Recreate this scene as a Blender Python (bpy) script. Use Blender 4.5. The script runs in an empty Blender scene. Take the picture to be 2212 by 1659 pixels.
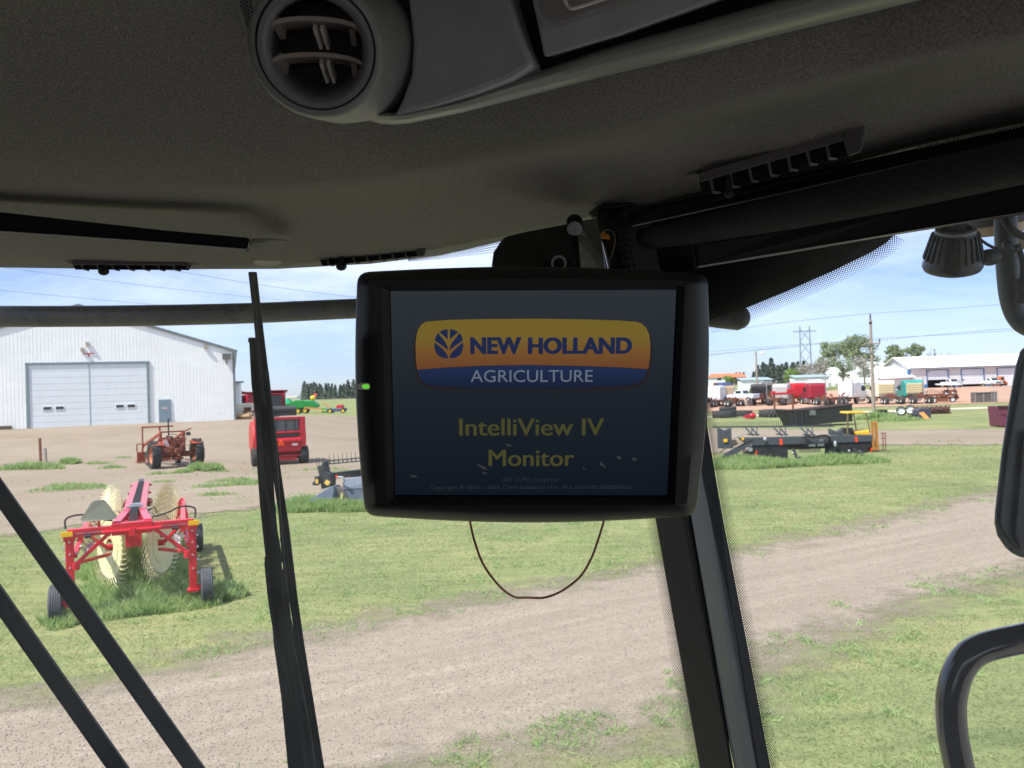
import bpy, bmesh, math, random
import numpy as np
from mathutils import Vector, Matrix, Euler, noise as mnoise
R = math.radians
random.seed(7)
rng = np.random.default_rng(7)
scene = bpy.context.scene
COL = scene.collection

# ------------------------------------------------------------------ camera, sky, sun, exposure
CW, CH, F = 2212.0, 1659.0, 1662.0          # picture units used for measuring
EYE = Vector((0, 0, 3.5))
PITCH, ROLL = 0.62, -1.8
CAMROT = (Matrix.Rotation(R(90 + PITCH), 3, 'X') @ Matrix.Rotation(R(ROLL), 3, 'Z'))
cd = bpy.data.cameras.new("camera")
cam = bpy.data.objects.new("camera", cd)
COL.objects.link(cam)
cam.matrix_world = Matrix.Translation(EYE) @ CAMROT.to_4x4()
cd.sensor_fit = 'HORIZONTAL'
cd.sensor_width = 36.0
cd.lens = 36.0 * F / CW
cd.clip_start = 0.02
cd.clip_end = 6000
cd.dof.use_dof = True
cd.dof.focus_distance = 0.72
cd.dof.aperture_fstop = 24
scene.camera = cam

SUN_EL, SUN_AZ = 57.0, -128.0                # sun high, to the left and a little behind the view
world = bpy.data.worlds.new("World")
scene.world = world
world.use_nodes = True
wt = world.node_tree
wt.nodes.clear()
def wn(t, **k):
    n = wt.nodes.new(t)
    for a, b in k.items(): setattr(n, a, b)
    return n
w_out = wn('ShaderNodeOutputWorld'); w_bg = wn('ShaderNodeBackground')
w_sky = wn('ShaderNodeTexSky', sky_type='NISHITA', sun_disc=False, sun_elevation=R(SUN_EL), sun_rotation=R(SUN_AZ),
           air_density=1.0, dust_density=0.6, ozone_density=2.0, altitude=800)
w_tc = wn('ShaderNodeTexCoord'); w_map = wn('ShaderNodeMapping')
w_map.inputs['Scale'].default_value = (1.0, 1.0, 4.2)
w_n = wn('ShaderNodeTexNoise'); w_n.inputs['Scale'].default_value = 2.3; w_n.inputs['Detail'].default_value = 9
w_n.inputs['Roughness'].default_value = 0.62; w_n.inputs['Distortion'].default_value = 0.5
w_r = wn('ShaderNodeValToRGB')
w_r.color_ramp.elements[0].position = 0.30; w_r.color_ramp.elements[0].color = (0, 0, 0, 1)
w_r.color_ramp.elements[1].position = 0.74; w_r.color_ramp.elements[1].color = (1, 1, 1, 1)
w_sx = wn('ShaderNodeSeparateXYZ'); w_hr = wn('ShaderNodeMapRange')
w_hr.inputs['From Min'].default_value = 0.0; w_hr.inputs['From Max'].default_value = 0.16
w_hr.inputs['To Min'].default_value = 0.25; w_hr.inputs['To Max'].default_value = 0.9
w_mul = wn('ShaderNodeMath', operation='MULTIPLY')
w_mix = wn('ShaderNodeMixRGB')
w_mix.inputs['Color2'].default_value = (7.4, 7.9, 9.4, 1)   # sunlit thin cloud
L = wt.links.new
w_tint = wn('ShaderNodeMixRGB', blend_type='MULTIPLY'); w_tint.inputs['Fac'].default_value = 1; w_tint.inputs['Color2'].default_value = (.66, .72, 1.02, 1)
L(w_tc.outputs['Generated'], w_map.inputs['Vector']); L(w_map.outputs['Vector'], w_n.inputs['Vector'])
L(w_n.outputs['Fac'], w_r.inputs['Fac']); L(w_tc.outputs['Generated'], w_sx.inputs['Vector'])
L(w_sx.outputs['Z'], w_hr.inputs['Value']); L(w_r.outputs['Color'], w_mul.inputs[0]); L(w_hr.outputs['Result'], w_mul.inputs[1])
L(w_mul.outputs['Value'], w_mix.inputs['Fac']); L(w_sky.outputs['Color'], w_tint.inputs['Color1']); L(w_tint.outputs['Color'], w_mix.inputs['Color1'])
L(w_mix.outputs['Color'], w_bg.inputs['Color']); L(w_bg.outputs['Background'], w_out.inputs['Surface'])
w_bg.inputs['Strength'].default_value = 0.085

sd = bpy.data.lights.new("sun", 'SUN')
sd.energy = 3.6; sd.angle = R(0.55); sd.color = (1.0, 0.955, 0.88)
sun = bpy.data.objects.new("sun", sd); COL.objects.link(sun)
_sdir = Vector((math.sin(R(SUN_AZ)) * math.cos(R(SUN_EL)), math.cos(R(SUN_AZ)) * math.cos(R(SUN_EL)), math.sin(R(SUN_EL))))
sun.rotation_euler = _sdir.to_track_quat('Z', 'Y').to_euler()
sun.location = (0, 0, 60)

scene.view_settings.view_transform = 'Standard'
scene.view_settings.look = 'None'
scene.view_settings.exposure = 1.05
scene.view_settings.gamma = 1.0
scene.view_settings.use_curve_mapping = False
scene.cycles.use_denoising = True
scene.cycles.max_bounces = 8
scene.cycles.diffuse_bounces = 4
scene.cycles.transparent_max_bounces = 24
scene.cycles.sample_clamp_indirect = 6.0

# ------------------------------------------------------------------ measuring helpers
def P(u, v, d):
    "point seen at picture position (u, v), d metres deep"
    return EYE + CAMROT @ Vector(((u - CW / 2) / F * d, (CH / 2 - v) / F * d, -d))
def ray(u, v):
    return CAMROT @ Vector(((u - CW / 2) / F, (CH / 2 - v) / F, -1.0))
def sm(x, a, b):
    t = np.clip((np.asarray(x, float) - a) / (b - a), 0, 1)
    return t * t * (3 - 2 * t)
def T(x, y):
    "height of the land"
    x = np.asarray(x, float); y = np.asarray(y, float)
    left = sm(-x, 8, 24)
    zl = 1.65 * sm(y, 46, 71) - 0.95 * sm(y, 84, 114) + 2.0 * sm(y, 150, 520)
    right = sm(x, -6, 14)
    zr = 1.5 * sm(y, 124, 170) + 2.2 * sm(y, 180, 290)
    return zl * left + zr * right * (1 - left) + 0.02 * np.sin(x * 0.7) * np.cos(y * 0.5)
def G(u, v):
    "point of the land seen at (u, v)"
    r = ray(u, v); t = 3.0
    lo = None
    for _ in range(900):
        p = EYE + r * t
        if p.z < float(T(p.x, p.y)): break
        lo = t; t *= 1.012
        if t > 1500: break
    a, b = (lo or 1.0), t
    for _ in range(24):
        m = (a + b) / 2; p = EYE + r * m
        if p.z < float(T(p.x, p.y)): b = m
        else: a = m
    return EYE + r * b
def Q(u, d, v=850):
    "ground point in the direction of picture column u, d metres away"
    p = P(u, v, d)
    return Vector((p.x, p.y, float(T(p.x, p.y))))

# ------------------------------------------------------------------ materials
def S(r, g, b):
    f = lambda c: (c / 255 / 12.92) if c / 255 <= 0.04045 else ((c / 255 + 0.055) / 1.055) ** 2.4
    return (f(r), f(g), f(b))
_m = {}
def mat(name, col, rough=0.5, metal=0.0, ns=6.0, na=0.18, bs=0.0, bst=0.2, col2=None, spec=0.5, emit=None, es=1.0, coat=0.0, stretch=None):
    if name in _m: return _m[name]
    m = bpy.data.materials.new(name); m.use_nodes = True
    nt = m.node_tree; b = nt.nodes['Principled BSDF']; lk = nt.links.new
    b.inputs['Roughness'].default_value = rough; b.inputs['Metallic'].default_value = metal
    b.inputs['Specular IOR Level'].default_value = spec
    if coat: b.inputs['Coat Weight'].default_value = coat; b.inputs['Coat Roughness'].default_value = 0.12
    tc = nt.nodes.new('ShaderNodeTexCoord'); vec = tc.outputs['Object']
    if stretch:
        mp = nt.nodes.new('ShaderNodeMapping'); mp.inputs['Scale'].default_value = stretch
        lk(vec, mp.inputs['Vector']); vec = mp.outputs['Vector']
    n = nt.nodes.new('ShaderNodeTexNoise'); n.inputs['Scale'].default_value = ns; n.inputs['Detail'].default_value = 6
    n.inputs['Roughness'].default_value = 0.65
    lk(vec, n.inputs['Vector'])
    rp = nt.nodes.new('ShaderNodeValToRGB')
    rp.color_ramp.elements[0].position = 0.3; rp.color_ramp.elements[1].position = 0.72
    c0 = [max(0, c * (1 - na)) for c in col]; c1 = [min(1, c * (1 + na)) for c in col] if col2 is None else col2
    rp.color_ramp.elements[0].color = (*c0, 1); rp.color_ramp.elements[1].color = (*c1, 1)
    lk(n.outputs['Fac'], rp.inputs['Fac']); lk(rp.outputs['Color'], b.inputs['Base Color'])
    if bs:
        n2 = nt.nodes.new('ShaderNodeTexNoise'); n2.inputs['Scale'].default_value = bs; n2.inputs['Detail'].default_value = 3
        lk(vec, n2.inputs['Vector'])
        bp = nt.nodes.new('ShaderNodeBump'); bp.inputs['Strength'].default_value = bst; bp.inputs['Distance'].default_value = 1.0 / bs
        lk(n2.outputs['Fac'], bp.inputs['Height']); lk(bp.outputs['Normal'], b.inputs['Normal'])
    if emit:
        b.inputs['Emission Color'].default_value = (*emit, 1); b.inputs['Emission Strength'].default_value = es
    _m[name] = m
    return m

# ------------------------------------------------------------------ mesh helpers
Z = Vector((0, 0, 1))
class MB:
    def __init__(s): s.v = []; s.f = []
    def add(s, vs, fs):
        o = len(s.v); s.v += [Vector(p) for p in vs]; s.f += [tuple(i + o for i in f) for f in fs]; return s
    def box(s, c, sz, rot=None):
        x, y, z = sz[0] / 2, sz[1] / 2, sz[2] / 2
        vs = [Vector((a * x, b * y, e * z)) for e in (-1, 1) for a, b in ((-1, -1), (1, -1), (1, 1), (-1, 1))]
        if rot is not None:
            m = Euler(rot).to_matrix(); vs = [m @ p for p in vs]
        c = Vector(c)
        return s.add([p + c for p in vs], [(3, 2, 1, 0), (4, 5, 6, 7), (0, 1, 5, 4), (1, 2, 6, 5), (2, 3, 7, 6), (3, 0, 4, 7)])
    def bar(s, p, q, w, h=None, up=Z):
        p, q = Vector(p), Vector(q); h = h or w
        d = (q - p).normalized()
        if abs(d.dot(up)) > 0.98: up = Vector((0, 1, 0)) if abs(d.y) < 0.9 else Vector((1, 0, 0))
        a = d.cross(up).normalized(); b = a.cross(d)
        vs = [e + a * (i * w / 2) + b * (j * h / 2) for e in (p, q) for i, j in ((-1, -1), (1, -1), (1, 1), (-1, 1))]
        return s.add(vs, [(3, 2, 1, 0), (4, 5, 6, 7), (0, 1, 5, 4), (1, 2, 6, 5), (2, 3, 7, 6), (3, 0, 4, 7)])
    def tube(s, pts, r, n=10, cap=True):
        pts = [Vector(p) for p in pts]; k = len(pts)
        rs = r if isinstance(r, (list, tuple)) else [r] * k
        vs = []; prev = None
        for i, p in enumerate(pts):
            d = (pts[min(i + 1, k - 1)] - pts[max(i - 1, 0)]).normalized()
            if prev is None:
                a = d.cross(Z if abs(d.z) < 0.95 else Vector((1, 0, 0))).normalized()
            else:
                a = (prev - d * prev.dot(d)).normalized()
            prev = a; b = d.cross(a)
            vs += [p + (a * math.cos(2 * math.pi * j / n) + b * math.sin(2 * math.pi * j / n)) * rs[i] for j in range(n)]
        fs = [(i * n + j, i * n + (j + 1) % n, (i + 1) * n + (j + 1) % n, (i + 1) * n + j) for i in range(k - 1) for j in range(n)]
        if cap: fs += [tuple(range(n - 1, -1, -1)), tuple((k - 1) * n + j for j in range(n))]
        return s.add(vs, fs)
    def cyl(s, p, q, r, r2=None, n=16):
        return s.tube([p, q], [r, r if r2 is None else r2], n)
    def lathe(s, prof, c, axis, n=24, closed=False):
        "prof: (radius, distance along axis)"
        ax = Vector(axis).normalized(); a = ax.cross(Z if abs(ax.z) < 0.9 else Vector((1, 0, 0))).normalized(); b = ax.cross(a); c = Vector(c)
        k = len(prof)
        vs = [c + ax * z + (a * math.cos(2 * math.pi * j / n) + b * math.sin(2 * math.pi * j / n)) * r for r, z in prof for j in range(n)]
        fs = [(i * n + j, i * n + (j + 1) % n, ((i + 1) % k) * n + (j + 1) % n, ((i + 1) % k) * n + j) for i in range(k if closed else k - 1) for j in range(n)]
        return s.add(vs, fs)
    def slab(s, pts, off):
        "polygon extruded along off (a vector, or one vector per point)"
        pts = [Vector(p) for p in pts]; k = len(pts)
        offs = off if isinstance(off, list) else [Vector(off)] * k
        vs = pts + [p + o for p, o in zip(pts, offs)]
        return s.add(vs, [tuple(range(k)), tuple(range(2 * k - 1, k - 1, -1))] + [(i, i + k, (i + 1) % k + k, (i + 1) % k) for i in range(k)])
    def pslab(s, uvd, th):
        "outline measured in the picture with its own depths, th metres thick, going away"
        pts = [P(*q) for q in uvd]
        return s.slab(pts, [(p - EYE).normalized() * th for p in pts])
    def grid(s, rows, closed=False):
        k = len(rows[0]); o = [p for r in rows for p in r]
        fs = [(i * k + j, i * k + (j + 1) % k, (i + 1) * k + (j + 1) % k, (i + 1) * k + j) for i in range(len(rows) - 1) for j in range(k if closed else k - 1)]
        return s.add(o, fs)
    def ell(s, c, rx, ry, rz, n=14, m=9):
        c = Vector(c)
        rows = [[c + Vector((rx * math.sin(math.pi * i / m) * math.cos(2 * math.pi * j / n), ry * math.sin(math.pi * i / m) * math.sin(2 * math.pi * j / n), rz * math.cos(math.pi * i / m))) for j in range(n)] for i in range(m + 1)]
        return s.grid(rows, True)
    def build(s, name, m, parent=None, smooth=None, bevel=0, seg=2, flip=False, world=False):
        me = bpy.data.meshes.new(name)
        if parent is not None and world:
            m_ = parent.matrix_basis.copy(); a_ = parent.parent
            while a_ is not None: m_ = a_.matrix_basis @ m_; a_ = a_.parent
            inv = m_.inverted()
        else: inv = None
        vs = [inv @ p for p in s.v] if inv is not None else s.v
        me.from_pydata([tuple(p) for p in vs], [], [f[::-1] for f in s.f] if flip else s.f)
        me.validate()
        if smooth is not None:
            me.polygons.foreach_set('use_smooth', [True] * len(me.polygons)); me.set_sharp_from_angle(angle=R(smooth))
        o = bpy.data.objects.new(name, me); COL.objects.link(o)
        if m: me.materials.append(m)
        if bevel:
            bv = o.modifiers.new('bevel', 'BEVEL'); bv.width = bevel; bv.segments = seg; bv.limit_method = 'ANGLE'; bv.angle_limit = R(35)
        if parent is not None:
            o.parent = parent
        return o
def fixn(o):
    bm = bmesh.new(); bm.from_mesh(o.data); bmesh.ops.recalc_face_normals(bm, faces=bm.faces); bm.to_mesh(o.data); bm.free(); return o
def tag(o, label=None, cat=None, group=None, kind=None):
    if label: o['label'] = label
    if cat: o['category'] = cat
    if group: o['group'] = group
    if kind: o['kind'] = kind
    return o
def thing(name, label, cat, loc=(0, 0, 0), rz=0.0, group=None, rot=None):
    o = bpy.data.objects.new(name, None); COL.objects.link(o)
    o.empty_display_size = 0.2
    m = rot.to_4x4() if rot is not None else Matrix.Rotation(rz, 4, 'Z')
    o.matrix_world = Matrix.Translation(Vector(loc)) @ m
    return tag(o, label, cat, group)
def dup(root, loc, rz, label=None, scale=None):
    r = root.copy(); COL.objects.link(r)
    s = scale or (1, 1, 1)
    r.matrix_world = Matrix.Translation(Vector(loc)) @ Matrix.Rotation(rz, 4, 'Z') @ Matrix.Diagonal((*s, 1))
    if label: r['label'] = label
    for ch in root.children:
        c = ch.copy(); COL.objects.link(c); c.parent = r
        for g in ch.children:
            e = g.copy(); COL.objects.link(e); e.parent = c
    return r
def catmull(pts, n):
    pts = [Vector(p) for p in pts]; out = []
    for i in range(len(pts) - 1):
        p0 = pts[max(i - 1, 0)]; p1 = pts[i]; p2 = pts[i + 1]; p3 = pts[min(i + 2, len(pts) - 1)]
        for j in range(n):
            t = j / n
            out.append(0.5 * ((2 * p1) + (p2 - p0) * t + (2 * p0 - 5 * p1 + 4 * p2 - p3) * t * t + (3 * p1 - p0 - 3 * p2 + p3) * t ** 3))
    out.append(pts[-1]); return out
def wheel(parent, c, r, w, rim_m, rim_r=0.55, tyre_m=None, lugs=0, name='wheel', axis=(1, 0, 0)):
    "a tyre mesh with its rim as a child"
    c = Vector(c); b = MB(); h = w / 2
    b.lathe([(r * rim_r, -h * .75), (r * .80, -h), (r * .94, -h * .92), (r, -h * .6), (r, h * .6), (r * .94, h * .92), (r * .80, h), (r * rim_r, h * .75)], c, axis, 26, True)
    ax = Vector(axis).normalized()
    if lugs:
        a = ax.cross(Z).normalized(); e = ax.cross(a)
        for i in range(lugs):
            th = 2 * math.pi * i / lugs; sgn = 1 if i % 2 else -1
            d0 = a * math.cos(th) + e * math.sin(th); th2 = th + 0.16; d1 = a * math.cos(th2) + e * math.sin(th2)
            b.bar(c + d0 * r * 1.0 + ax * sgn * h * .95, c + d1 * r * 1.01 + ax * sgn * h * .05, r * .07, r * .09, up=d0)
    o = b.build(name, tyre_m or M_TYRE, parent, smooth=40)
    g = MB()
    g.lathe([(0.001, -h * .35), (r * rim_r * .45, -h * .35), (r * rim_r * .6, -h * .1), (r * rim_r * .9, -h * .2), (r * rim_r * 1.03, -h * .78), (r * rim_r * 1.03, h * .78), (r * rim_r * .9, h * .2), (r * rim_r * .6, h * .1), (r * rim_r * .45, h * .35), (0.001, h * .35)], c, axis, 22)
    g.cyl(c - ax * h * .7, c + ax * h * .7, r * .1, n=10)
    g.build('rim', rim_m, o, smooth=35)
    return o
M_TYRE = mat('tyre_rubber', (0.03, 0.03, 0.032), 0.85, ns=9, na=.5, bs=40, bst=.3)
M_RED = mat('red_paint', S(178, 18, 40), 0.35, na=.15, coat=.3, bs=30, bst=.05)
M_CHROME = mat('zinc_metal', (0.6, 0.6, 0.6), 0.35, 0.9, na=.2)
M_BLACKSTEEL = mat('black_steel', (0.02, 0.021, 0.024), 0.5, na=.4, bs=60, bst=.1)
M_WHITE = mat('white_paint', (0.78, 0.79, 0.8), 0.45, ns=2, na=.06)
M_RUST = mat('rust', S(96, 48, 36), 0.85, ns=7, na=.5, col2=S(150, 92, 66), bs=30, bst=.5)
M_DGLASS = mat('dark_glass', (0.02, 0.025, 0.03), 0.08, na=.1, spec=.8)
# ------------------------------------------------------------------ land
def ground_mat(name, stops, scales, bump=(30, .4), edge=None, rough=0.95, streak=None):
    "stops: colour ramp list; edge: (noise scale, width) -> ragged see-through edge from the 'sd' attribute"
    m = bpy.data.materials.new(name); m.use_nodes = True
    nt = m.node_tree; b = nt.nodes['Principled BSDF']; lk = nt.links.new; N = nt.nodes.new
    b.inputs['Roughness'].default_value = rough; b.inputs['Specular IOR Level'].default_value = 0.15
    tc = N('ShaderNodeTexCoord'); vec = tc.outputs['Object']
    facs = []
    for i, (sc, wgt) in enumerate(scales):
        n = N('ShaderNodeTexNoise'); n.inputs['Scale'].default_value = sc; n.inputs['Detail'].default_value = 6; n.inputs['Roughness'].default_value = .62
        src = vec
        if streak and i == streak[0]:
            mp = N('ShaderNodeMapping'); mp.inputs['Rotation'].default_value = (0, 0, streak[1]); mp.inputs['Scale'].default_value = streak[2]
            if len(streak) > 3: mp.vector_type = 'TEXTURE'
            lk(vec, mp.inputs['Vector']); src = mp.outputs['Vector']
        lk(src, n.inputs['Vector'])
        mu = N('ShaderNodeMath'); mu.operation = 'MULTIPLY'; mu.inputs[1].default_value = wgt; lk(n.outputs['Fac'], mu.inputs[0]); facs.append(mu)
    cur = facs[0].outputs[0]
    for f in facs[1:]:
        ad = N('ShaderNodeMath'); ad.operation = 'ADD'; lk(cur, ad.inputs[0]); lk(f.outputs[0], ad.inputs[1]); cur = ad.outputs[0]
    rp = N('ShaderNodeValToRGB'); el = rp.color_ramp.elements
    while len(el) < len(stops): el.new(0.5)
    for e, (p, c) in zip(el, stops): e.position = p; e.color = (*c, 1)
    lk(cur, rp.inputs['Fac']); lk(rp.outputs['Color'], b.inputs['Base Color'])
    n2 = N('ShaderNodeTexNoise'); n2.inputs['Scale'].default_value = bump[0]; n2.inputs['Detail'].default_value = 4
    lk(vec, n2.inputs['Vector']); bp = N('ShaderNodeBump'); bp.inputs['Strength'].default_value = bump[1]; bp.inputs['Distance'].default_value = .6 / bump[0]
    lk(n2.outputs['Fac'], bp.inputs['Height']); lk(bp.outputs['Normal'], b.inputs['Normal'])
    if edge:
        at = N('ShaderNodeAttribute'); at.attribute_name = 'sd'
        n3 = N('ShaderNodeTexNoise'); n3.inputs['Scale'].default_value = edge[0]; n3.inputs['Detail'].default_value = 8; n3.inputs['Roughness'].default_value = .7
        lk(vec, n3.inputs['Vector'])
        ma = N('ShaderNodeMath'); ma.operation = 'MULTIPLY_ADD'; ma.inputs[1].default_value = edge[1] * 2; ma.inputs[2].default_value = -edge[1]
        lk(n3.outputs['Fac'], ma.inputs[0])
        ad = N('ShaderNodeMath'); ad.operation = 'ADD'; lk(at.outputs['Fac'], ad.inputs[0]); lk(ma.outputs[0], ad.inputs[1])
        mr = N('ShaderNodeMapRange'); mr.inputs['From Min'].default_value = -edge[2]; mr.inputs['From Max'].default_value = edge[2]
        lk(ad.outputs[0], mr.inputs['Value'])
        lk(mr.outputs['Result'], b.inputs['Alpha'])
    return m
YS = 3.0 * 1.0285 ** np.arange(0, 222)          # rows from 3 m to about 1500 m
SS = np.concatenate([np.linspace(-1.5, -0.8, 26)[:-1], np.linspace(-0.8, 0.8, 260), np.linspace(0.8, 1.5, 26)[1:]])
GX = YS[:, None] * SS[None, :]; GY = np.repeat(YS[:, None], len(SS), 1)
GZ = T(GX, GY)
def grid_obj(name, mask, dz, m, sd=None):
    nr, nc = GX.shape
    idx = -np.ones((nr, nc), int)
    cell = mask[:-1, :-1] | mask[1:, :-1] | mask[:-1, 1:] | mask[1:, 1:]
    need = np.zeros((nr, nc), bool)
    need[:-1, :-1] |= cell; need[1:, :-1] |= cell; need[:-1, 1:] |= cell; need[1:, 1:] |= cell
    idx[need] = np.arange(need.sum())
    vs = np.stack([GX[need], GY[need], GZ[need] + dz], 1)
    i, j = np.where(cell)
    fs = np.stack([idx[i, j], idx[i, j + 1], idx[i + 1, j + 1], idx[i + 1, j]], 1)
    me = bpy.data.meshes.new(name)
    me.vertices.add(len(vs)); me.vertices.foreach_set('co', vs.ravel())
    me.loops.add(fs.size); me.loops.foreach_set('vertex_index', fs.ravel())
    me.polygons.add(len(fs)); me.polygons.foreach_set('loop_start', np.arange(0, fs.size, 4))
    me.polygons.foreach_set('use_smooth', np.ones(len(fs), bool))
    me.update(); me.validate()
    if sd is not None:
        a = me.attributes.new('sd', 'FLOAT', 'POINT'); a.data.foreach_set('value', sd[need].astype(np.float32))
    o = bpy.data.objects.new(name, me); COL.objects.link(o); me.materials.append(m)
    return o
def sdf(poly, X, Y):
    "signed distance, inside positive"
    poly = np.array(poly, float); d = np.full(X.shape, 1e9); ins = np.zeros(X.shape, bool)
    for k in range(len(poly)):
        ax, ay = poly[k]; bx, by = poly[(k + 1) % len(poly)]
        ex, ey = bx - ax, by - ay; wx, wy = X - ax, Y - ay
        t = np.clip((wx * ex + wy * ey) / (ex * ex + ey * ey + 1e-12), 0, 1)
        d = np.minimum(d, np.hypot(wx - ex * t, wy - ey * t))
        c = ((ay > Y) != (by > Y)) & (X < (bx - ax) * (Y - ay) / (by - ay + 1e-12) + ax)
        ins ^= c
    return np.where(ins, d, -d)
def gpoly(uv): return [(p.x, p.y) for p in (G(*q) for q in uv)]

GR_D, GR_M, GR_L, GR_Y = (.085, .118, .048), (.155, .185, .078), (.225, .245, .105), (.31, .275, .135)
lawn_m = ground_mat('lawn', [(.34, GR_D), (.44, GR_M), (.53, GR_L), (.60, GR_Y), (.68, (.36, .29, .20))],
                    [(.22, .36), (1.3, .34), (22, .30)], (60, .9), streak=(1, R(-8), (.5, 2.6, 1)))
full = np.ones(GX.shape, bool)
lawn = tag(grid_obj('lawn', full, 0, lawn_m), kind='structure')
gravel_back = ground_mat('ground_behind', [(.3, (.14, .13, .10)), (.5, (.23, .215, .18)), (.7, (.33, .30, .27))], [(.2, .5), (3, .5)])
back = MB(); back.add([(-500, -300, -.02), (500, -300, -.02), (500, 3.1, -.02), (-500, 3.1, -.02)], [(0, 1, 2, 3)])
tag(back.build('ground', gravel_back), kind='structure')

PINK = [(.30, S(115, 103, 91)), (.45, S(138, 126, 112)), (.56, S(151, 139, 125)), (.69, S(184, 171, 156))]
gravel_m = ground_mat('gravel', PINK, [(1.0, .30), (5, .20), (40, .50)], (55, .8), edge=(1.5, 1.7, .65), streak=(0, R(28), (7, .42, 1), 1))
dirt_m = ground_mat('dirt', [(.30, S(111, 98, 86)), (.47, S(137, 124, 109)), (.60, S(149, 136, 121)), (.74, S(167, 154, 138))], [(.12, .42), (1.1, .33), (14, .25)], (12, .5), edge=(.9, 3.0, .5), streak=(1, R(6), (.35, 2.2, 1)))
far_m = ground_mat('pale_gravel', [(.3, S(178, 164, 146)), (.7, S(205, 194, 176))], [(.2, .5), (3, .5)], (5, .3), edge=(.4, 1.5, .5))
red_m = ground_mat('red_dirt', [(.3, S(162, 116, 94)), (.5, S(176, 140, 120)), (.7, S(182, 160, 144))], [(.06, .6), (.9, .4)], (3, .5), edge=(.2, 5.0, .8))

road_poly = gpoly([(-500, 1600), (0, 1512), (120, 1500), (250, 1478), (400, 1432), (520, 1392), (700, 1362), (850, 1330), (1000, 1303), (1150, 1275), (1300, 1246), (1430, 1216), (1600, 1190), (1750, 1160), (1900, 1122), (2050, 1085), (2160, 1062), (2300, 1022), (2600, 960),
                   (2600, 1120), (2320, 1205), (2212, 1241), (2091, 1268), (1975, 1303), (1859, 1352), (1743, 1396), (1640, 1425), (1570, 1500), (1417, 1568), (1300, 1602), (1150, 1628), (1000, 1648), (860, 1672), (500, 1760), (-300, 1990), (-900, 2000)])
SD_ROAD = sdf(road_poly, GX, GY)
tag(grid_obj('gravel_road', SD_ROAD > -1.2, .012, gravel_m, SD_ROAD), kind='structure')
lot_poly = gpoly([(-700, 1225), (0, 1157), (125, 1147), (417, 1113), (561, 1098), (640, 1089), (780, 1066), (1000, 1036), (1300, 1003), (1550, 978), (1890, 962), (2170, 962), (2500, 962), (2900, 955), (2900, 928), (2300, 926), (2000, 929), (1890, 930), (1550, 926)])
lot_poly += [(9, 68), (0, 80), (-9, 92), (-14, 104), (-30, 110), (-60, 116), (-90, 112), (-90, 90), (-110, 40)]
SD_LOT = sdf(lot_poly, GX, GY)
tag(grid_obj('dirt_yard', SD_LOT > -2.5, .02, dirt_m, SD_LOT), kind='structure')
lane_poly = [(-6, 84.5), (30, 84.5), (62, 86.5), (120, 90), (120, 95), (62, 91.5), (30, 89.5), (-6, 90)]
SD_LANE = sdf(lane_poly, GX, GY)
tag(grid_obj('gravel_lane', SD_LANE > -1.2, .03, far_m, SD_LANE), kind='structure')
red_poly = [(10, 103), (40, 104), (80, 104), (150, 103), (150, 180), (70, 182), (60, 150), (30, 150), (12, 160)]
SD_RED = sdf(red_poly, GX, GY)
tag(grid_obj('red_dirt_bank', SD_RED > -4, .04, red_m, SD_RED), kind='structure')
hw_poly = [(-420, 455), (60, 455), (60, 475), (-420, 475)]
SD_HW = sdf(hw_poly, GX, GY)
tag(grid_obj('far_highway', SD_HW > -2, .08, far_m, SD_HW), kind='structure')
hill_poly = [(70, 232), (150, 228), (150, 240), (70, 246)]
SD_HL = sdf(hill_poly, GX, GY)
tag(grid_obj('hill_road', SD_HL > -2, .08, far_m, SD_HL), kind='structure')

# ------------------------------------------------------------------ grass blades and weeds
def blade_mat(name, c0, c1, c2):
    m = bpy.data.materials.new(name); m.use_nodes = True; nt = m.node_tree; lk = nt.links.new; b = nt.nodes['Principled BSDF']
    tc = nt.nodes.new('ShaderNodeTexCoord'); n = nt.nodes.new('ShaderNodeTexNoise'); n.inputs['Scale'].default_value = 3.1; n.inputs['Detail'].default_value = 8; n.inputs['Roughness'].default_value = .8
    lk(tc.outputs['Object'], n.inputs['Vector']); rp = nt.nodes.new('ShaderNodeValToRGB'); e = rp.color_ramp.elements
    e.new(.5)
    for q, (p, c) in zip(e, ((.34, c0), (.5, c1), (.68, c2))): q.position = p; q.color = (*c, 1)
    lk(n.outputs['Fac'], rp.inputs['Fac']); lk(rp.outputs['Color'], b.inputs['Base Color']); b.inputs['Roughness'].default_value = .6
    b.inputs['Specular IOR Level'].default_value = .25
    tr = nt.nodes.new('ShaderNodeBsdfTranslucent'); lk(rp.outputs['Color'], tr.inputs['Color'])
    mx = nt.nodes.new('ShaderNodeMixShader'); mx.inputs[0].default_value = .5
    lk(b.outputs[0], mx.inputs[1]); lk(tr.outputs[0], mx.inputs[2]); lk(mx.outputs[0], nt.nodes['Material Output'].inputs['Surface'])
    return m
M_BLADE = blade_mat('lawn_blades', (.15, .21, .085), (.27, .31, .135), (.45, .42, .22))
M_TALL = blade_mat('tall_blades', (.24, .37, .13), (.37, .50, .20), (.55, .60, .33))
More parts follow.
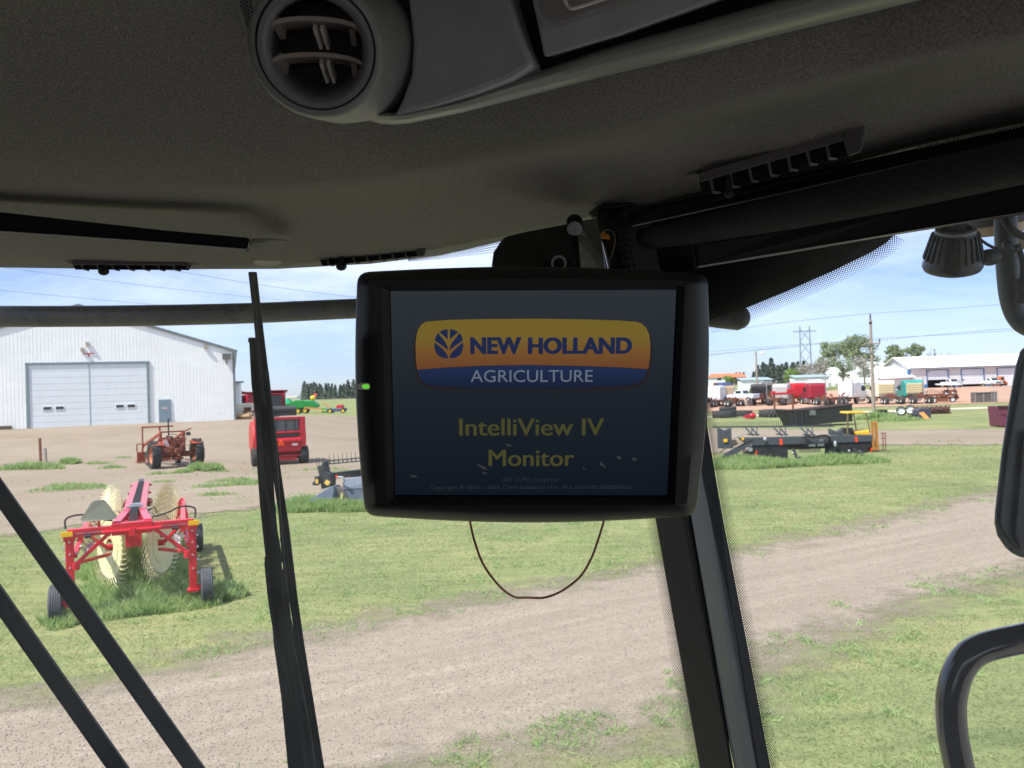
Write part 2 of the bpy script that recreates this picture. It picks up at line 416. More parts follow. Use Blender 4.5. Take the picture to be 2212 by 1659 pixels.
def blades(name, X, Y, h, w, m, lean=.5, parent=None, base=None):
    n = len(X); h = np.broadcast_to(h, (n,)) * rng.uniform(.55, 1.15, n); a = rng.uniform(0, 2 * np.pi, n); lx, ly = rng.normal(0, lean, n) * h, rng.normal(0, lean, n) * h
    z = T(X, Y) if base is None else np.full(n, base)
    ww = np.broadcast_to(w, (n,))
    v = np.empty((n, 4, 3))
    v[:, 0] = np.stack([X - np.cos(a) * ww / 2, Y - np.sin(a) * ww / 2, z], 1)
    v[:, 1] = np.stack([X + np.cos(a) * ww / 2, Y + np.sin(a) * ww / 2, z], 1)
    v[:, 2] = np.stack([X + lx * .45 + np.cos(a) * ww * .35, Y + ly * .45 + np.sin(a) * ww * .35, z + h * .62], 1)
    v[:, 3] = np.stack([X + lx, Y + ly, z + h], 1)
    base_i = np.arange(n)[:, None] * 4
    f = np.concatenate([base_i + np.array([[0, 1, 2]]), base_i + np.array([[0, 2, 3]])], 1).reshape(-1, 3)
    me = bpy.data.meshes.new(name)
    me.vertices.add(n * 4); me.vertices.foreach_set('co', v.reshape(-1)); me.loops.add(f.size); me.loops.foreach_set('vertex_index', f.ravel())
    me.polygons.add(len(f)); me.polygons.foreach_set('loop_start', np.arange(0, f.size, 3)); me.update(); me.validate()
    o = bpy.data.objects.new(name, me); COL.objects.link(o); me.materials.append(m)
    if parent is not None: o.parent = parent
    return o
def lawn_points(n, y0, y1, smin, smax, far_bias=1.0):
    y = y0 * (y1 / y0) ** rng.uniform(0, 1, n); s = rng.uniform(smin, smax, n); return y * s, y
def noise2(x, y, sc): return np.array([mnoise.noise(Vector((a * sc, b * sc, 3.3))) for a, b in zip(x, y)])
X, Y = lawn_points(210000, 5.5, 48, -.72, .72)
sr = sdf(road_poly, X, Y); sl = sdf(lot_poly, X, Y)
nn = noise2(X, Y, .9) + .5 * noise2(X, Y, 3)
keep = (sr < -.1 + nn * 1.0) & (sl < -.2 + nn) & (nn > -.45)
X, Y = X[keep], Y[keep]
tag(blades('lawn_grass', X, Y, .02 + .0007 * Y, .0035 + .0006 * Y, M_BLADE, 1.2), kind='stuff')
X, Y = lawn_points(150000, 5.6, 24, -.72, .72); sr = sdf(road_poly, X, Y); sl = sdf(lot_poly, X, Y); nn = noise2(X, Y, 1.3) + .6 * noise2(X, Y, 5)
kk = (sr < .3 + nn) & (sl < 0) & (nn > .42); X, Y = X[kk], Y[kk]
tag(blades('lawn_tufts', X, Y, .055 + .002 * Y, .004 + .0006 * Y, M_TALL, .8), kind='stuff')
# sparse weeds creeping over the road edge and the dirt yard
X, Y = lawn_points(26000, 6, 46, -.72, .72)
sr = sdf(road_poly, X, Y); sl = sdf(lot_poly, X, Y); nn = noise2(X, Y, .45) + .5 * noise2(X, Y, 1.7)
k1 = (sr > -.2) & (sr < 1.2) & (nn > .22 + sr * .35)
k2 = (sl > -.3) & (Y < 43) & (nn > .34 - .1 * (Y < 40)) & (Y > 22)
k3 = (sl > -.5) & (sl < 1.5) & (nn > .1)
kk = k1 | k2 | k3
X, Y = X[kk], Y[kk]
tag(blades('yard_weeds', X, Y, .05 + .0028 * Y, .009 + .001 * Y, M_TALL, .7), kind='stuff')

# loose stones of the gravel road
X, Y = lawn_points(52000, 5.6, 26, -.72, .72); sr = sdf(road_poly, X, Y); kk = (sr > .1) | ((sr > -.5) & (rng.uniform(0, 1, len(X)) < .12)); X, Y = X[kk], Y[kk]
n_ = len(X); sz = rng.uniform(.004, .012, n_) * (1 + Y * .02); ang = rng.uniform(0, 6.28, n_)
octa = np.array([(1, 0, 0), (0, 1, 0), (-1, 0, 0), (0, -1, 0), (0, 0, .7), (0, 0, -.7)], float)[None] * rng.uniform(.6, 1.3, (n_, 6, 1)) * sz[:, None, None]
ca, sa = np.cos(ang)[:, None], np.sin(ang)[:, None]
vv = np.stack([octa[..., 0] * ca - octa[..., 1] * sa + X[:, None], octa[..., 0] * sa + octa[..., 1] * ca + Y[:, None], octa[..., 2] + (T(X, Y) + .012 + sz * .3)[:, None]], 2)
ff = (np.arange(n_)[:, None, None] * 6 + np.array([(0, 1, 4), (1, 2, 4), (2, 3, 4), (3, 0, 4), (1, 0, 5), (2, 1, 5), (3, 2, 5), (0, 3, 5)])[None]).reshape(-1, 3)
me = bpy.data.meshes.new('gravel_stones'); me.vertices.add(n_ * 6); me.vertices.foreach_set('co', vv.ravel()); me.loops.add(ff.size); me.loops.foreach_set('vertex_index', ff.ravel().astype(np.int32)); me.polygons.add(len(ff)); me.polygons.foreach_set('loop_start', np.arange(0, ff.size, 3)); me.update(); me.validate()
go = bpy.data.objects.new('gravel_stones', me); COL.objects.link(go); me.materials.append(mat('stone_mix', S(110, 98, 88), .9, ns=37, na=.4, col2=S(198, 187, 172))); tag(go, kind='stuff')

def clump(name, label, cat, c, rx, ry, n, h, w, rz=0, m=None, group=None, lean=.3):
    a = rng.uniform(0, 2 * np.pi, n); r = np.sqrt(rng.uniform(0, 1, n)) * (1 + .25 * np.sin(a * 3 + rng.uniform(0, 6)))
    lx, ly = r * np.cos(a) * rx, r * np.sin(a) * ry
    X = c[0] + lx * math.cos(rz) - ly * math.sin(rz); Y = c[1] + lx * math.sin(rz) + ly * math.cos(rz)
    o = blades(name, X, Y, h * (1.1 - .5 * r), w, m or M_TALL, lean)
    if cat: tag(o, label, cat, group)
    else: tag(o, kind='stuff')
    return o
# ------------------------------------------------------------------ the cab the photograph is taken from
M_FELT = mat('headliner_felt', (.245, .235, .225), .98, ns=750, na=.5, bs=900, bst=.8, spec=.1)
M_PLAS = mat('cab_plastic', (.40, .42, .45), .5, ns=30, na=.1, bs=700, bst=.12)
M_PLASD = mat('dark_cab_plastic', (.022, .022, .024), .55, ns=30, na=.2, bs=600, bst=.15)
M_BROWN = mat('pillar_trim', (.032, .028, .03), .55, ns=20, na=.2, bs=500, bst=.15)
M_GREYT = mat('pillar_side_trim', (.075, .082, .088), .45, ns=14, na=.15, bs=400, bst=.1)
M_RUBBER = mat('rubber_seal', (.008, .008, .009), .7, ns=50, na=.3, bs=300, bst=.2)
M_FRIT = mat('black_glass_print', (.006, .007, .011), .35, ns=20, na=.1)
M_BEIGE = mat('beige_trim', (.34, .33, .29), .6, ns=40, na=.1)
M_FABRIC = mat('shade_mesh_fabric', (.036, .035, .042), .8, ns=500, na=.55, bs=800, bst=.8, stretch=(1, 1, 1))
M_STRIP = mat('pale_strip', (.78, .76, .73), .35, ns=60, na=.1)

cab = thing('machine_cab', 'dark interior of a farm machine cab around the windows', 'cab', (0, .6, 2.2))
us = [-500, 0, 300, 600, 800, 950, 1075, 1180, 1290, 1400, 1700, 2000, 2212, 2600]
ve = [572, 578, 582, 581, 570, 552, 524, 495, 462, 447, 383, 316, 268, 180]
de = [1.15, 1.12, 1.1, 1.08, 1.06, 1.02, .97, .91, .85, .79, .68, .62, .58, .52]
vc = [372, 378, 392, 396, 382, 352, 325, 303, 278, 255, 180, 110, 66, -20]
dc = [.66, .65, .635, .615, .60, .58, .565, .545, .525, .51, .465, .42, .40, .37]
UU = np.arange(-500, 2601, 50.0)
iv = lambda tab, u: float(np.interp(u, us, tab))
def hz(u): return 848 - (u - 1106) * .0314
rows = []
cols = []
for u in UU:
    e = (iv(ve, u), iv(de, u)); c = (iv(vc, u), iv(dc, u)); bk = (-380.0, .32 + .02 * (u > 1800))
    line = [P(u, e[0] - 26, e[1] + .10), P(u, e[0] - 12, e[1] + .035), P(u, e[0] - 1, e[1] + .010)]
    for t in np.linspace(0, 1, 12)[0:]:
        v = e[0] + (c[0] - e[0]) * t; d = 1 / ((1 / e[1]) + (1 / c[1] - 1 / e[1]) * t)
        bulge = math.sin(math.pi * t) ** 2 * .012
        line.append(P(u, v, d) + Vector((0, 0, bulge)))
    for t in np.linspace(0, 1, 14)[1:]:
        v = c[0] + (bk[0] - c[0]) * t; d = 1 / ((1 / c[1]) + (1 / bk[1] - 1 / c[1]) * t)
        line.append(P(u, v, d) + Vector((0, 0, .034 * float(sm(t, 0, .42)))))
    last = line[-1]
    line.append(Vector((last.x * 1.6, -.9, 3.78)))
    cols.append(line)
hl = MB(); hl.grid([[cols[i][j] for i in range(len(cols))] for j in range(len(cols[0]))])
hl.build('headliner', M_FELT, cab, smooth=60, world=True)
lt = MB()
for _ in range(150):
    i_ = random.randrange(8, len(cols) - 10); j_ = random.randrange(4, 26); p0 = cols[i_][j_].lerp(cols[i_ + 1][j_ + 1], random.random()) - Vector((0, 0, .0012)); a_ = random.uniform(0, 6.28); l_ = random.uniform(.0006, .0022)
    p1 = p0 + Vector((math.cos(a_), math.sin(a_), 0)) * l_; lt.tube([p0, (p0 + p1) / 2 - Vector((0, 0, .0004)), p1], .00022, 4)
lo_ = lt.build('lint', mat('lint_flecks', (.5, .46, .36), .9), cab, world=True); lo_['kind'] = 'stuff'
rf = MB(); rf.box((0, .425, 3.95), (2.3, 2.65, .16)); rf.box((.0, -.1, 3.83), (2.3, 1.6, .06)); rf.build('sun_block_roof', M_PLASD, cab, world=True)  # unseen roof, added to block sun and lengthened to shade the tube
rw = MB(); rw.box((0, -.92, 2.5), (1.9, .05, .9)); rw.box((0, -.92, 3.64), (1.9, .05, .44)); rw.box((-1.0, -.02, 2.95), (.05, 1.85, 1.8)); rw.box((.97, -.55, 2.95), (.05, .8, 1.8)); rw.build('light_block_walls', M_PLASD, cab, world=True)  # unseen walls added to darken the cab, left one extended forward
fl = MB(); fl.box((0, -.1, 2.05), (1.9, 1.7, .06)); fl.build('floor_panel', M_PLASD, cab, world=True)  # unseen floor, added dark to dim the cab

# pillar between windscreen and side window
pl = MB(); pl.pslab([(1291, 458, .80), (1345, 452, .79), (1492, 1123, .742), (1584, 1659, .72), (1640, 1950, .71), (1560, 1950, .76), (1512, 1659, .765), (1417, 1127, .79)], .05)
pl.build('pillar_trim', M_BROWN, cab, bevel=.002, world=True)
pl = MB(); pl.pslab([(1340, 452, .793), (1400, 452, .80), (1512, 1030, .80), (1534, 1115, .797), (1584, 1340, .785), (1634, 1659, .765), (1690, 1950, .75), (1642, 1950, .709), (1586, 1659, .719), (1494, 1123, .741)], .05)
pl.build('pillar_side_trim', M_GREYT, cab, bevel=.0015, world=True)
pl = MB(); pl.pslab([(1420, 640, .82), (1532, 640, .83), (1528, 921, .83), (1546, 1030, .825), (1565, 1138, .82), (1610, 1370, .81), (1665, 1659, .795), (1720, 1950, .78), (1690, 1950, .76), (1634, 1659, .775), (1584, 1340, .795), (1530, 1115, .807), (1512, 1030, .81)], .02)
pl.build('door_seal', M_RUBBER, cab, bevel=.001, world=True)
pl = MB(); pl.bar(P(1486, 1123, .7395), P(1580, 1659, .7175), .0022); pl.build('pillar_seam', M_RUBBER, cab, world=True)

# glass
def glass_mat(name, dust, refl=.05):
    m = bpy.data.materials.new(name); m.use_nodes = True; nt = m.node_tree; nt.nodes.clear(); N = nt.nodes.new; lk = nt.links.new
    out = N('ShaderNodeOutputMaterial'); tr = N('ShaderNodeBsdfTransparent'); gl = N('ShaderNodeBsdfGlossy'); df = N('ShaderNodeBsdfTranslucent')
    tr.inputs['Color'].default_value = (.96, .985, .97, 1); gl.inputs['Roughness'].default_value = .02; df.inputs['Color'].default_value = (.75, .73, .68, 1)
    lw = N('ShaderNodeLayerWeight'); lw.inputs['Blend'].default_value = .12
    mm = N('ShaderNodeMath'); mm.operation = 'MULTIPLY'; mm.inputs[1].default_value = .5; lk(lw.outputs['Fresnel'], mm.inputs[0])
    m1 = N('ShaderNodeMixShader'); lk(mm.outputs[0], m1.inputs[0]); lk(tr.outputs[0], m1.inputs[1]); lk(gl.outputs[0], m1.inputs[2])
    tc = N('ShaderNodeTexCoord'); n = N('ShaderNodeTexNoise'); n.inputs['Scale'].default_value = 5; n.inputs['Detail'].default_value = 10; n.inputs['Roughness'].default_value = .7
    lk(tc.outputs['Object'], n.inputs['Vector'])
    vo = N('ShaderNodeTexVoronoi'); vo.inputs['Scale'].default_value = 34; lk(tc.outputs['Object'], vo.inputs['Vector'])
    sp = N('ShaderNodeMapRange'); sp.inputs['From Min'].default_value = .03; sp.inputs['From Max'].default_value = .05; sp.inputs['To Min'].default_value = .3; sp.inputs['To Max'].default_value = 0
    lk(vo.outputs['Distance'], sp.inputs['Value'])
    gt = N('ShaderNodeMath'); gt.operation = 'GREATER_THAN'; gt.inputs[1].default_value = .58
    sc = N('ShaderNodeSeparateColor'); lk(vo.outputs['Color'], sc.inputs[0]); lk(sc.outputs[0], gt.inputs[0])
    m3 = N('ShaderNodeMath'); m3.operation = 'MULTIPLY'; lk(sp.outputs[0], m3.inputs[0]); lk(gt.outputs[0], m3.inputs[1])
    rp = N('ShaderNodeMapRange'); rp.inputs['From Min'].default_value = .4; rp.inputs['From Max'].default_value = .8; rp.inputs['To Min'].default_value = dust * .35; rp.inputs['To Max'].default_value = dust
    lk(n.outputs['Fac'], rp.inputs['Value'])
    ad = N('ShaderNodeMath'); ad.operation = 'MAXIMUM'; lk(m3.outputs[0], ad.inputs[0]); lk(rp.outputs[0], ad.inputs[1])
    m2 = N('ShaderNodeMixShader'); lk(ad.outputs[0], m2.inputs[0]); lk(m1.outputs[0], m2.inputs[1]); lk(df.outputs[0], m2.inputs[2]); lk(m2.outputs[0], out.inputs['Surface'])
    return m
M_GLASS = glass_mat('dusty_veil_glass', .11)  # dust on the panes, strengthened to hint at pale glare
def upil(v): return float(np.interp(v, [400, 640, 1127, 1659, 1950], [1290, 1330, 1430, 1530, 1580]))
g = MB(); rr = []
for v in np.linspace(400, 1950, 24):
    row = []
    for s in np.linspace(0, 1, 30):
        u = -700 + (upil(v) - (-700)) * s
        row.append(P(u, max(v, iv(ve, u) - 18), .86 + .29 * (1 - s ** 2.4)))
    rr.append(row)
g.grid(rr); g.build('windshield', M_GLASS, cab, smooth=60, world=True)
g = MB(); rr = []
for v in np.linspace(300, 1950, 12):
    u0 = float(np.interp(v, [300, 640, 1138, 1659, 1950], [1400, 1450, 1550, 1650, 1700]))
    rr.append([P(u0 + (2700 - u0) * s, v, .835 - .40 * s) for s in np.linspace(0, 1.65, 22)])
g.grid(rr); g.build('side_window', M_GLASS, cab, smooth=60, world=True)

# ceramic print of the glass: solid band and dots
def dot_band(name, inner, outer, pitch, rmax, rmin, nrow, dd=0.0):
    "inner / outer: polylines (u, v, d); dots shrink from inner to outer"
    b = MB()
    def samp(pl):
        pts = [P(u, v, d + dd) for u, v, d in pl]; L_ = [0]
        for p, q in zip(pts, pts[1:]): L_.append(L_[-1] + (q - p).length)
        return pts, L_
    pi, li = samp(inner); po, lo = samp(outer)
    def at(pts, L_, f):
        s = f * li[-1]
        for k in range(len(pts) - 1):
            if s <= li[k + 1] or k == len(pts) - 2:
                t = (s - li[k]) / max(li[k + 1] - li[k], 1e-9); return pts[k].lerp(pts[k + 1], t)
    n = int(li[-1] / pitch)
    for j in range(nrow):
        w = (j + .5) / nrow; r = rmax + (rmin - rmax) * w
        for i in range(n):
            f = (i + (.5 if j % 2 else 0)) / n
            a = at(pi, li, f); c = at(po, lo, f); p = a.lerp(c, w)
            x = (at(pi, li, min(1, f + .01)) - at(pi, li, max(0, f - .01))).normalized(); y = (c - a); y = (y - x * y.dot(x)).normalized()
            b.add([p + x * r * math.cos(q * math.pi / 4) + y * r * math.sin(q * math.pi / 4) for q in range(8)], [tuple(range(8))])
    return b.build(name, M_FRIT, cab, world=True)
dot_band('glass_print_dots', [(1528, 860, .832), (1530, 921, .832), (1566, 1138, .822), (1611, 1370, .812), (1666, 1659, .797), (1700, 1850, .79)],
         [(1538, 860, .832), (1549, 921, .832), (1587, 1138, .822), (1632, 1370, .812), (1687, 1659, .797), (1721, 1850, .79)], .0026, .00082, .00035, 8)
dot_band('glass_print_dots', [(1418, 1120, .80), (1466, 1400, .79), (1513, 1659, .775), (1550, 1850, .77)], [(1396, 1120, .80), (1444, 1400, .79), (1490, 1659, .775), (1525, 1850, .77)], .0026, .00082, .0004, 8)
fb = MB(); fb.pslab([(1440, 560, .84), (1935, 470, .74), (1931, 508, .74), (1915, 524, .742), (1880, 546, .745), (1800, 585, .76), (1700, 629, .78), (1610, 666, .80), (1526, 692, .825), (1440, 720, .84)], .003)
fb.build('glass_print_band', M_FRIT, cab, world=True)
dot_band('glass_print_dots', [(1931, 508, .741), (1915, 524, .743), (1880, 546, .746), (1800, 585, .761), (1700, 629, .781), (1610, 666, .801), (1526, 692, .826)],
         [(1956, 522, .741), (1934, 545, .743), (1897, 569, .746), (1812, 611, .761), (1711, 656, .781), (1621, 694, .801), (1537, 720, .826)], .0026, .00088, .0004, 10)
dot_band('glass_print_dots', [(1085, 514, 1.0), (1030, 530, 1.02), (950, 546, 1.045), (880, 557, 1.06)], [(1085, 546, 1.0), (1030, 551, 1.02), (950, 560, 1.045), (880, 565, 1.06)], .0034, .0013, .0008, 5)
b = MB(); b.pslab([(1222, 486, 1.1), (1330, 470, 1.1), (1350, 620, 1.08), (1222, 620, 1.08)], .03); b.build('visor_bracket', mat('dusty_olive_plastic', (.17, .185, .15), .7, ns=60, na=.25, bs=200, bst=.3), cab, world=True)
# black print over the windscreen's top corner behind the screen mount, with its dots
fb = MB(); fb.pslab([(1246, 478, .93), (1300, 470, .92), (1352, 580, .92), (1318, 580, .925), (1268, 512, .93)], .003); fb.build('glass_print_band', M_FRIT, cab, world=True)
dot_band('glass_print_dots', [(1250, 506, .928), (1268, 512, .928), (1318, 580, .923)], [(1242, 520, .928), (1252, 524, .928), (1296, 580, .923)], .0034, .0014, .001, 5)

# ------------------------------------------------------------------ slatted air vents in the headliner
M_VENT = mat('vent_plastic', (.15, .142, .15), .45, ns=30, na=.12, bs=500, bst=.1)
def slat_vent(label, A, B, hb, n, hf, kpos, cap, slope=0):
    A = tuple(A); B = tuple(B); L_ = lambda t, dv=0, dd=0: (A[0] + (B[0] - A[0]) * t, A[1] + (B[1] - A[1]) * t + dv, A[2] + (B[2] - A[2]) * t + dd)
    root = thing('air_vent', label, 'air vent', P(*L_(.5)), group='slatted air vents along the headliner edge')
    b = MB(); b.pslab([L_(0), L_(1), L_(1, hb), L_(0, hb)], .012); b.build('vent_bar', M_VENT, root, bevel=.001, world=True)
    b = MB(); b.pslab([L_(-.03, -2, .014), L_(1.06, -2, .014), L_(1.03, hb + hf * .95, .014), L_(.02, hb + hf * .95, .014)], .006); b.build('vent_recess', M_RUBBER, root, world=True)
    for i in range(n):
        t = (i + .6) / (n + .4); w = .022
        f = MB(); f.pslab([L_(t - w, hb - 2, .004), L_(t, hb - 2, .004), L_(t + w * .8, hb + hf * .8, .006), L_(t + w * 3.0, hb + hf, .012), L_(t + w * 2.6, hb + hf + 3, .012), L_(t + w * .1, hb + hf * .95, .006)], .012)
        f.build('slat', M_VENT, root, world=True)
    k = MB(); c = P(*L_(kpos, hb + hf * 1.25, .004)); r = .0055 * A[2]
    k.ell(c, r * 1.3, r, r); k.bar(P(*L_(kpos, hb, .006)), c, r * 1.1); k.build('vent_lever', M_PLASD, root, smooth=60, world=True)
    k = MB(); k.pslab([L_(1), L_(1 + cap * .5, -4 + slope * .5), L_(1 + cap, 4 + slope), L_(1 + cap * .8, hb + hf), L_(1 + cap * .2, hb + hf * 1.1), L_(1, hb)], .012); k.build('end_cap', M_VENT, root, bevel=.002, world=True)
    k = MB(); k.pslab([L_(-.1, 0, .012), L_(-.005, 2, .008), L_(-.005, hb, .008)], .006); k.build('trim_end', M_BEIGE, root, world=True)
    if cap < .1:
        k = MB(); k.pslab([L_(1 + cap, 0, .01), L_(1 + cap + .1, -2, .012), L_(1 + cap + .11, hb * .7, .012), L_(1 + cap, hb, .01)], .006); k.build('trim_end', M_BEIGE, root, world=True)
    return root
slat_vent('dark slatted air vent above the white barn, left of the white cap', (158, 560, 1.04), (402, 561, 1.035), 12, 7, 11, .27, .03)
slat_vent('dark slatted air vent just left above the monitor', (692, 546, 1.0), (898, 525, .965), 13, 7, 17, .22, .12, -2)
slat_vent('dark slatted air vent above the roller shade', (1513, 372, .66), (1822, 282, .585), 22, 7, 34, .2, .16, -6)
b = MB(); c = P(578, 567, 1.012); e1 = (P(600, 567, 1.012) - c); e2 = P(578, 557, 1.05) - c
capr = thing('oval_plug', 'pale oval plug in the headliner above the wiper tip', 'plug', c)
b.pslab([(578 + 31 * math.cos(t), 566.5 + 7.8 * math.sin(t), 1.018 + .010 * math.sin(t)) for t in np.linspace(0, 2 * math.pi, 33)[:-1]], .012)
b.build('plug_disc', mat('plug_plastic', (.5, .49, .44), .6, ns=40, na=.08), capr, bevel=.001, world=True)

# front roller blind cassette
sb = thing('front_sunblind', 'dark front sunblind cassette with a white lower strip in the headliner', 'sunblind', P(270, 500, .9))
b = MB(); b.pslab([(-300, 425, .745), (0, 458, .745), (180, 478, .745), (360, 498, .745), (532, 513, .745), (540, 516, .745), (533, 540, .745), (360, 526, .745), (180, 513, .745), (0, 501, .745), (-300, 478, .745)], .05); b.build('blind_cassette', mat('navy_fabric', (.006, .008, .014), .9, ns=300, na=.3), sb, bevel=.001, world=True)
b = MB(); b.pslab([(-300, 476, .744), (0, 499, .744), (180, 511, .744), (360, 524, .744), (533, 538, .744), (533, 543, .744), (360, 528, .744), (180, 515, .744), (0, 503, .744), (-300, 481, .744)], .01); b.build('pull_strip', M_STRIP, sb, world=True)
b = MB(); b.pslab([(533, 536, .743), (541, 538, .743), (541, 545, .743), (528, 546, .743)], .012); b.build('strip_end', M_PLAS, sb, bevel=.001, world=True)
b = MB(); b.pslab([(538, 515, .76), (585, 515, .79), (628, 520, .83), (600, 531, .83), (541, 539, .76)], .05); b.build('cassette_end', M_FELT, sb, bevel=.004, world=True)

# ------------------------------------------------------------------ roof console with round vent
con = thing('roof_console', 'grey roof console with a round air vent pod and switch panel', 'console', P(1100, 60, .42))
def edge(u): return float(np.interp(u, [790, 830, 880, 1000, 1301, 1484, 1726, 1938, 2400], [258, 271, 267, 243, 166, 123, 64, 13, -100]))
def dep(u): return float(np.interp(u, [700, 830, 1301, 1938, 2400], [.475, .462, .425, .372, .34]))
def lf(u): return float(np.interp(u, [800, 1000, 1301, 1938, 2400], [.42, .52, 1.0, 1.45, 1.6]))
rows = []
prof = [(-60, .14), (-20, .075), (-5, .03), (0, .012), (-9, .0), (-24, -.008), (-40, -.011)]
us2 = list(range(790, 2401, 30))
for dv, dd in prof: rows.append([P(u, edge(u) + dv * lf(u), dep(u) + dd) for u in us2])
lip = [(-52, -.010), (-60, -.002)]
for dv, dd in lip: rows.append([P(u, edge(u) + dv * lf(u), dep(u) + dd) for u in us2])
b = MB(); b.grid(rows); b.build('console_lip', mat('console_lip_plastic', (.30, .315, .295), .32, ns=30, na=.06, bs=500, bst=.06), con, smooth=70, world=True)
# recessed channel backing
b = MB(); b.grid([[P(u, edge(u) - 40 * lf(u), dep(u) + .022) for u in us2], [P(u, -420, dep(u) - .06) for u in us2]]); b.build('console_body', M_RUBBER, con, world=True)
def ppl(uv, q, th, lift=0.0):
    "flat plate: outline laid on the plane through three measured points"
    a_, b_, c_ = (P(*z) for z in q); n = (b_ - a_).cross(c_ - a_).normalized()
    if n.dot(EYE - a_) < 0: n = -n
    a_ = a_ + n * lift; o = MB(); pts = []
    for u, v in uv:
        r = ray(u, v); pts.append(EYE + r * ((a_ - EYE).dot(n) / r.dot(n)))
    return o.slab(pts, -n * th)
PL1 = ((870, -100, .430), (1104, 0, .415), (930, 231, .440)); PL2 = ((1150, 0, .41), (1525, 8, .385), (1174, 122, .419))
ppl([(846, 254), (868, 212), (886, 160), (890, 90), (880, 0), (850, -300), (1050, -300), (1104, 0), (1128, 80), (1152, 140), (1100, 172), (1020, 203), (930, 231)], PL1, .02).build('console_panel', M_PLAS, con, bevel=.003, world=True)
ppl([(1142, -300), (1150, 0), (1174, 122), (1180, 123), (1330, 78), (1525, 8), (1750, -80), (1750, -300)], PL2, .02).build('switch_panel', M_PLAS, con, bevel=.004, world=True)
ppl([(1143, -200), (1150, 8), (1158, 40), (1170, 56), (1190, 65), (1220, 62), (1380, 10), (1600, -80), (1600, -200)], PL2, .01, .0025).build('switch_bezel', mat('bezel_plastic', (.33, .335, .35), .5, ns=30, na=.1, bs=700, bst=.12), con, bevel=.0015, world=True)
ppl([(1160, -200), (1163, 0), (1170, 28), (1180, 42), (1200, 49), (1225, 45), (1330, 8), (1560, -80), (1560, -200)], PL2, .01, .0038).build('switch_pad', mat('switch_pad', (.26, .25, .26), .6, ns=30, na=.1, bs=700, bst=.1), con, bevel=.0008, world=True)
b = MB(); pts = [P(1217, -60, .394), P(1219, -10, .3965), P(1222, 5, .3975), P(1228, 15, .398), P(1238, 18, .3972), P(1260, 12, .3955), P(1320, -8, .391), P(1420, -45, .384)]
b.tube(catmull(pts, 4), .0010, 6); b.build('printed_outline', M_STRIP, con, smooth=60, world=True)
# pod with the round vent
pc = P(683, 106, .405); pn = (EYE - pc).normalized() * .97 + Vector((-.08, 0, -.10)); pn.normalize()
pod = MB(); rad = 148 / F * .405
ax_r = CAMROT @ Vector((1, 0, 0)); ax_d = CAMROT @ Vector((0, -1, 0)); pe1 = pn.cross(Z).normalized(); pe2 = pn.cross(pe1); pxm = .405 / F
rgs = []
for sc_, ox, oy, dz_ in ((.845, 0, 0, -.02), (.845, 0, 0, -.003), (.86, 0, 0, 0), (.93, 0, 0, 0), (.965, 0, 0, -.0015), (1.0, 3, 3, -.007), (1.02, 16, 12, -.018), (1.04, 42, 24, -.030), (1.05, 70, 30, -.045), (1.02, 82, 26, -.06), (.8, 84, 0, -.12)):
    cc_ = pc + ax_r * ox * pxm + ax_d * oy * pxm + pn * dz_
    rgs.append([cc_ + (pe1 * math.cos(2 * math.pi * j / 56) + pe2 * math.sin(2 * math.pi * j / 56)) * rad * sc_ for j in range(56)])
pod.grid(rgs, True)
pod.build('vent_pod', mat('pod_plastic', (.24, .245, .25), .42, ns=30, na=.08, bs=600, bst=.1), con, smooth=50, world=True)
vt = MB(); vt.lathe([(rad * .838, -.02), (rad * .838, -.002), (rad * .82, .002), (rad * .76, .0025), (rad * .70, .001), (rad * .665, -.004), (rad * .64, -.02), (rad * .62, -.034)], pc, pn, 56)
vent = vt.build('round_vent', mat('vent_ring_plastic', (.19, .185, .20), .4, ns=30, na=.08, bs=600, bst=.12), con, smooth=50, world=True)
bk = MB(); bk.lathe([(.0001, -.033), (rad * .635, -.033)], pc, pn, 40); bk.build('vent_throat', M_RUBBER, vent, world=True)
vx = pn.cross(Z).normalized() * -1; vy = vx.cross(pn) * -1
if vy.z < 0: vy = -vy
if vx.x < 0: vx = -vx
M_BLADEP = mat('vent_blade', (.3, .26, .24), .3, ns=20, na=.2)
for k, yy in enumerate((.30, -.18)):
    bl = MB(); rws = []
    for dz, dyy in ((-.003, 0), (-.011, -.003), (-.02, -.005)):
        rws.append([pc + vx * rad * .66 * math.cos(math.pi * i / 16) * math.sqrt(max(.05, 1 - yy * yy)) + vy * (rad * (yy + .13 * math.sin(math.pi * i / 16)) + dyy) + pn * dz for i in range(17)])
    bl.grid(rws); lo_ = [[p - vy * .0022 for p in rws[0]], [p - vy * .0022 for p in rws[-1]]]
    bl.grid([rws[0], lo_[0], lo_[1]])
    bl.build('vent_blade', M_BLADEP, vent, smooth=40, world=True)
for xx, yy in ((.03, .06), (.09, -.42)):
    pr = MB()
    for s in (-.05, .05):
        pr.bar(pc + vx * rad * (xx + s) + vy * rad * (yy + .24) - pn * .012, pc + vx * rad * (xx + s + .06) + vy * rad * (yy - .06) - pn * .02, .0018, .006)
    pr.build('blade_prong', M_STRIP, vent, world=True)
for yy in (.30, -.18):
    for q_ in (0, 1):
        pr = MB()
        if q_: pr.bar(pc + vx * rad * .52 + vy * rad * (yy - .02) - pn * .010, pc + vx * rad * .54 + vy * rad * (yy - .22) - pn * .016, .003, .006)
        else: pr.bar(pc - vx * rad * .56 + vy * rad * (yy + .02) - pn * .010, pc - vx * rad * .5 + vy * rad * (yy - .16) - pn * .016, .003, .006)
        pr.build('blade_link', M_BLADEP, vent, world=True)
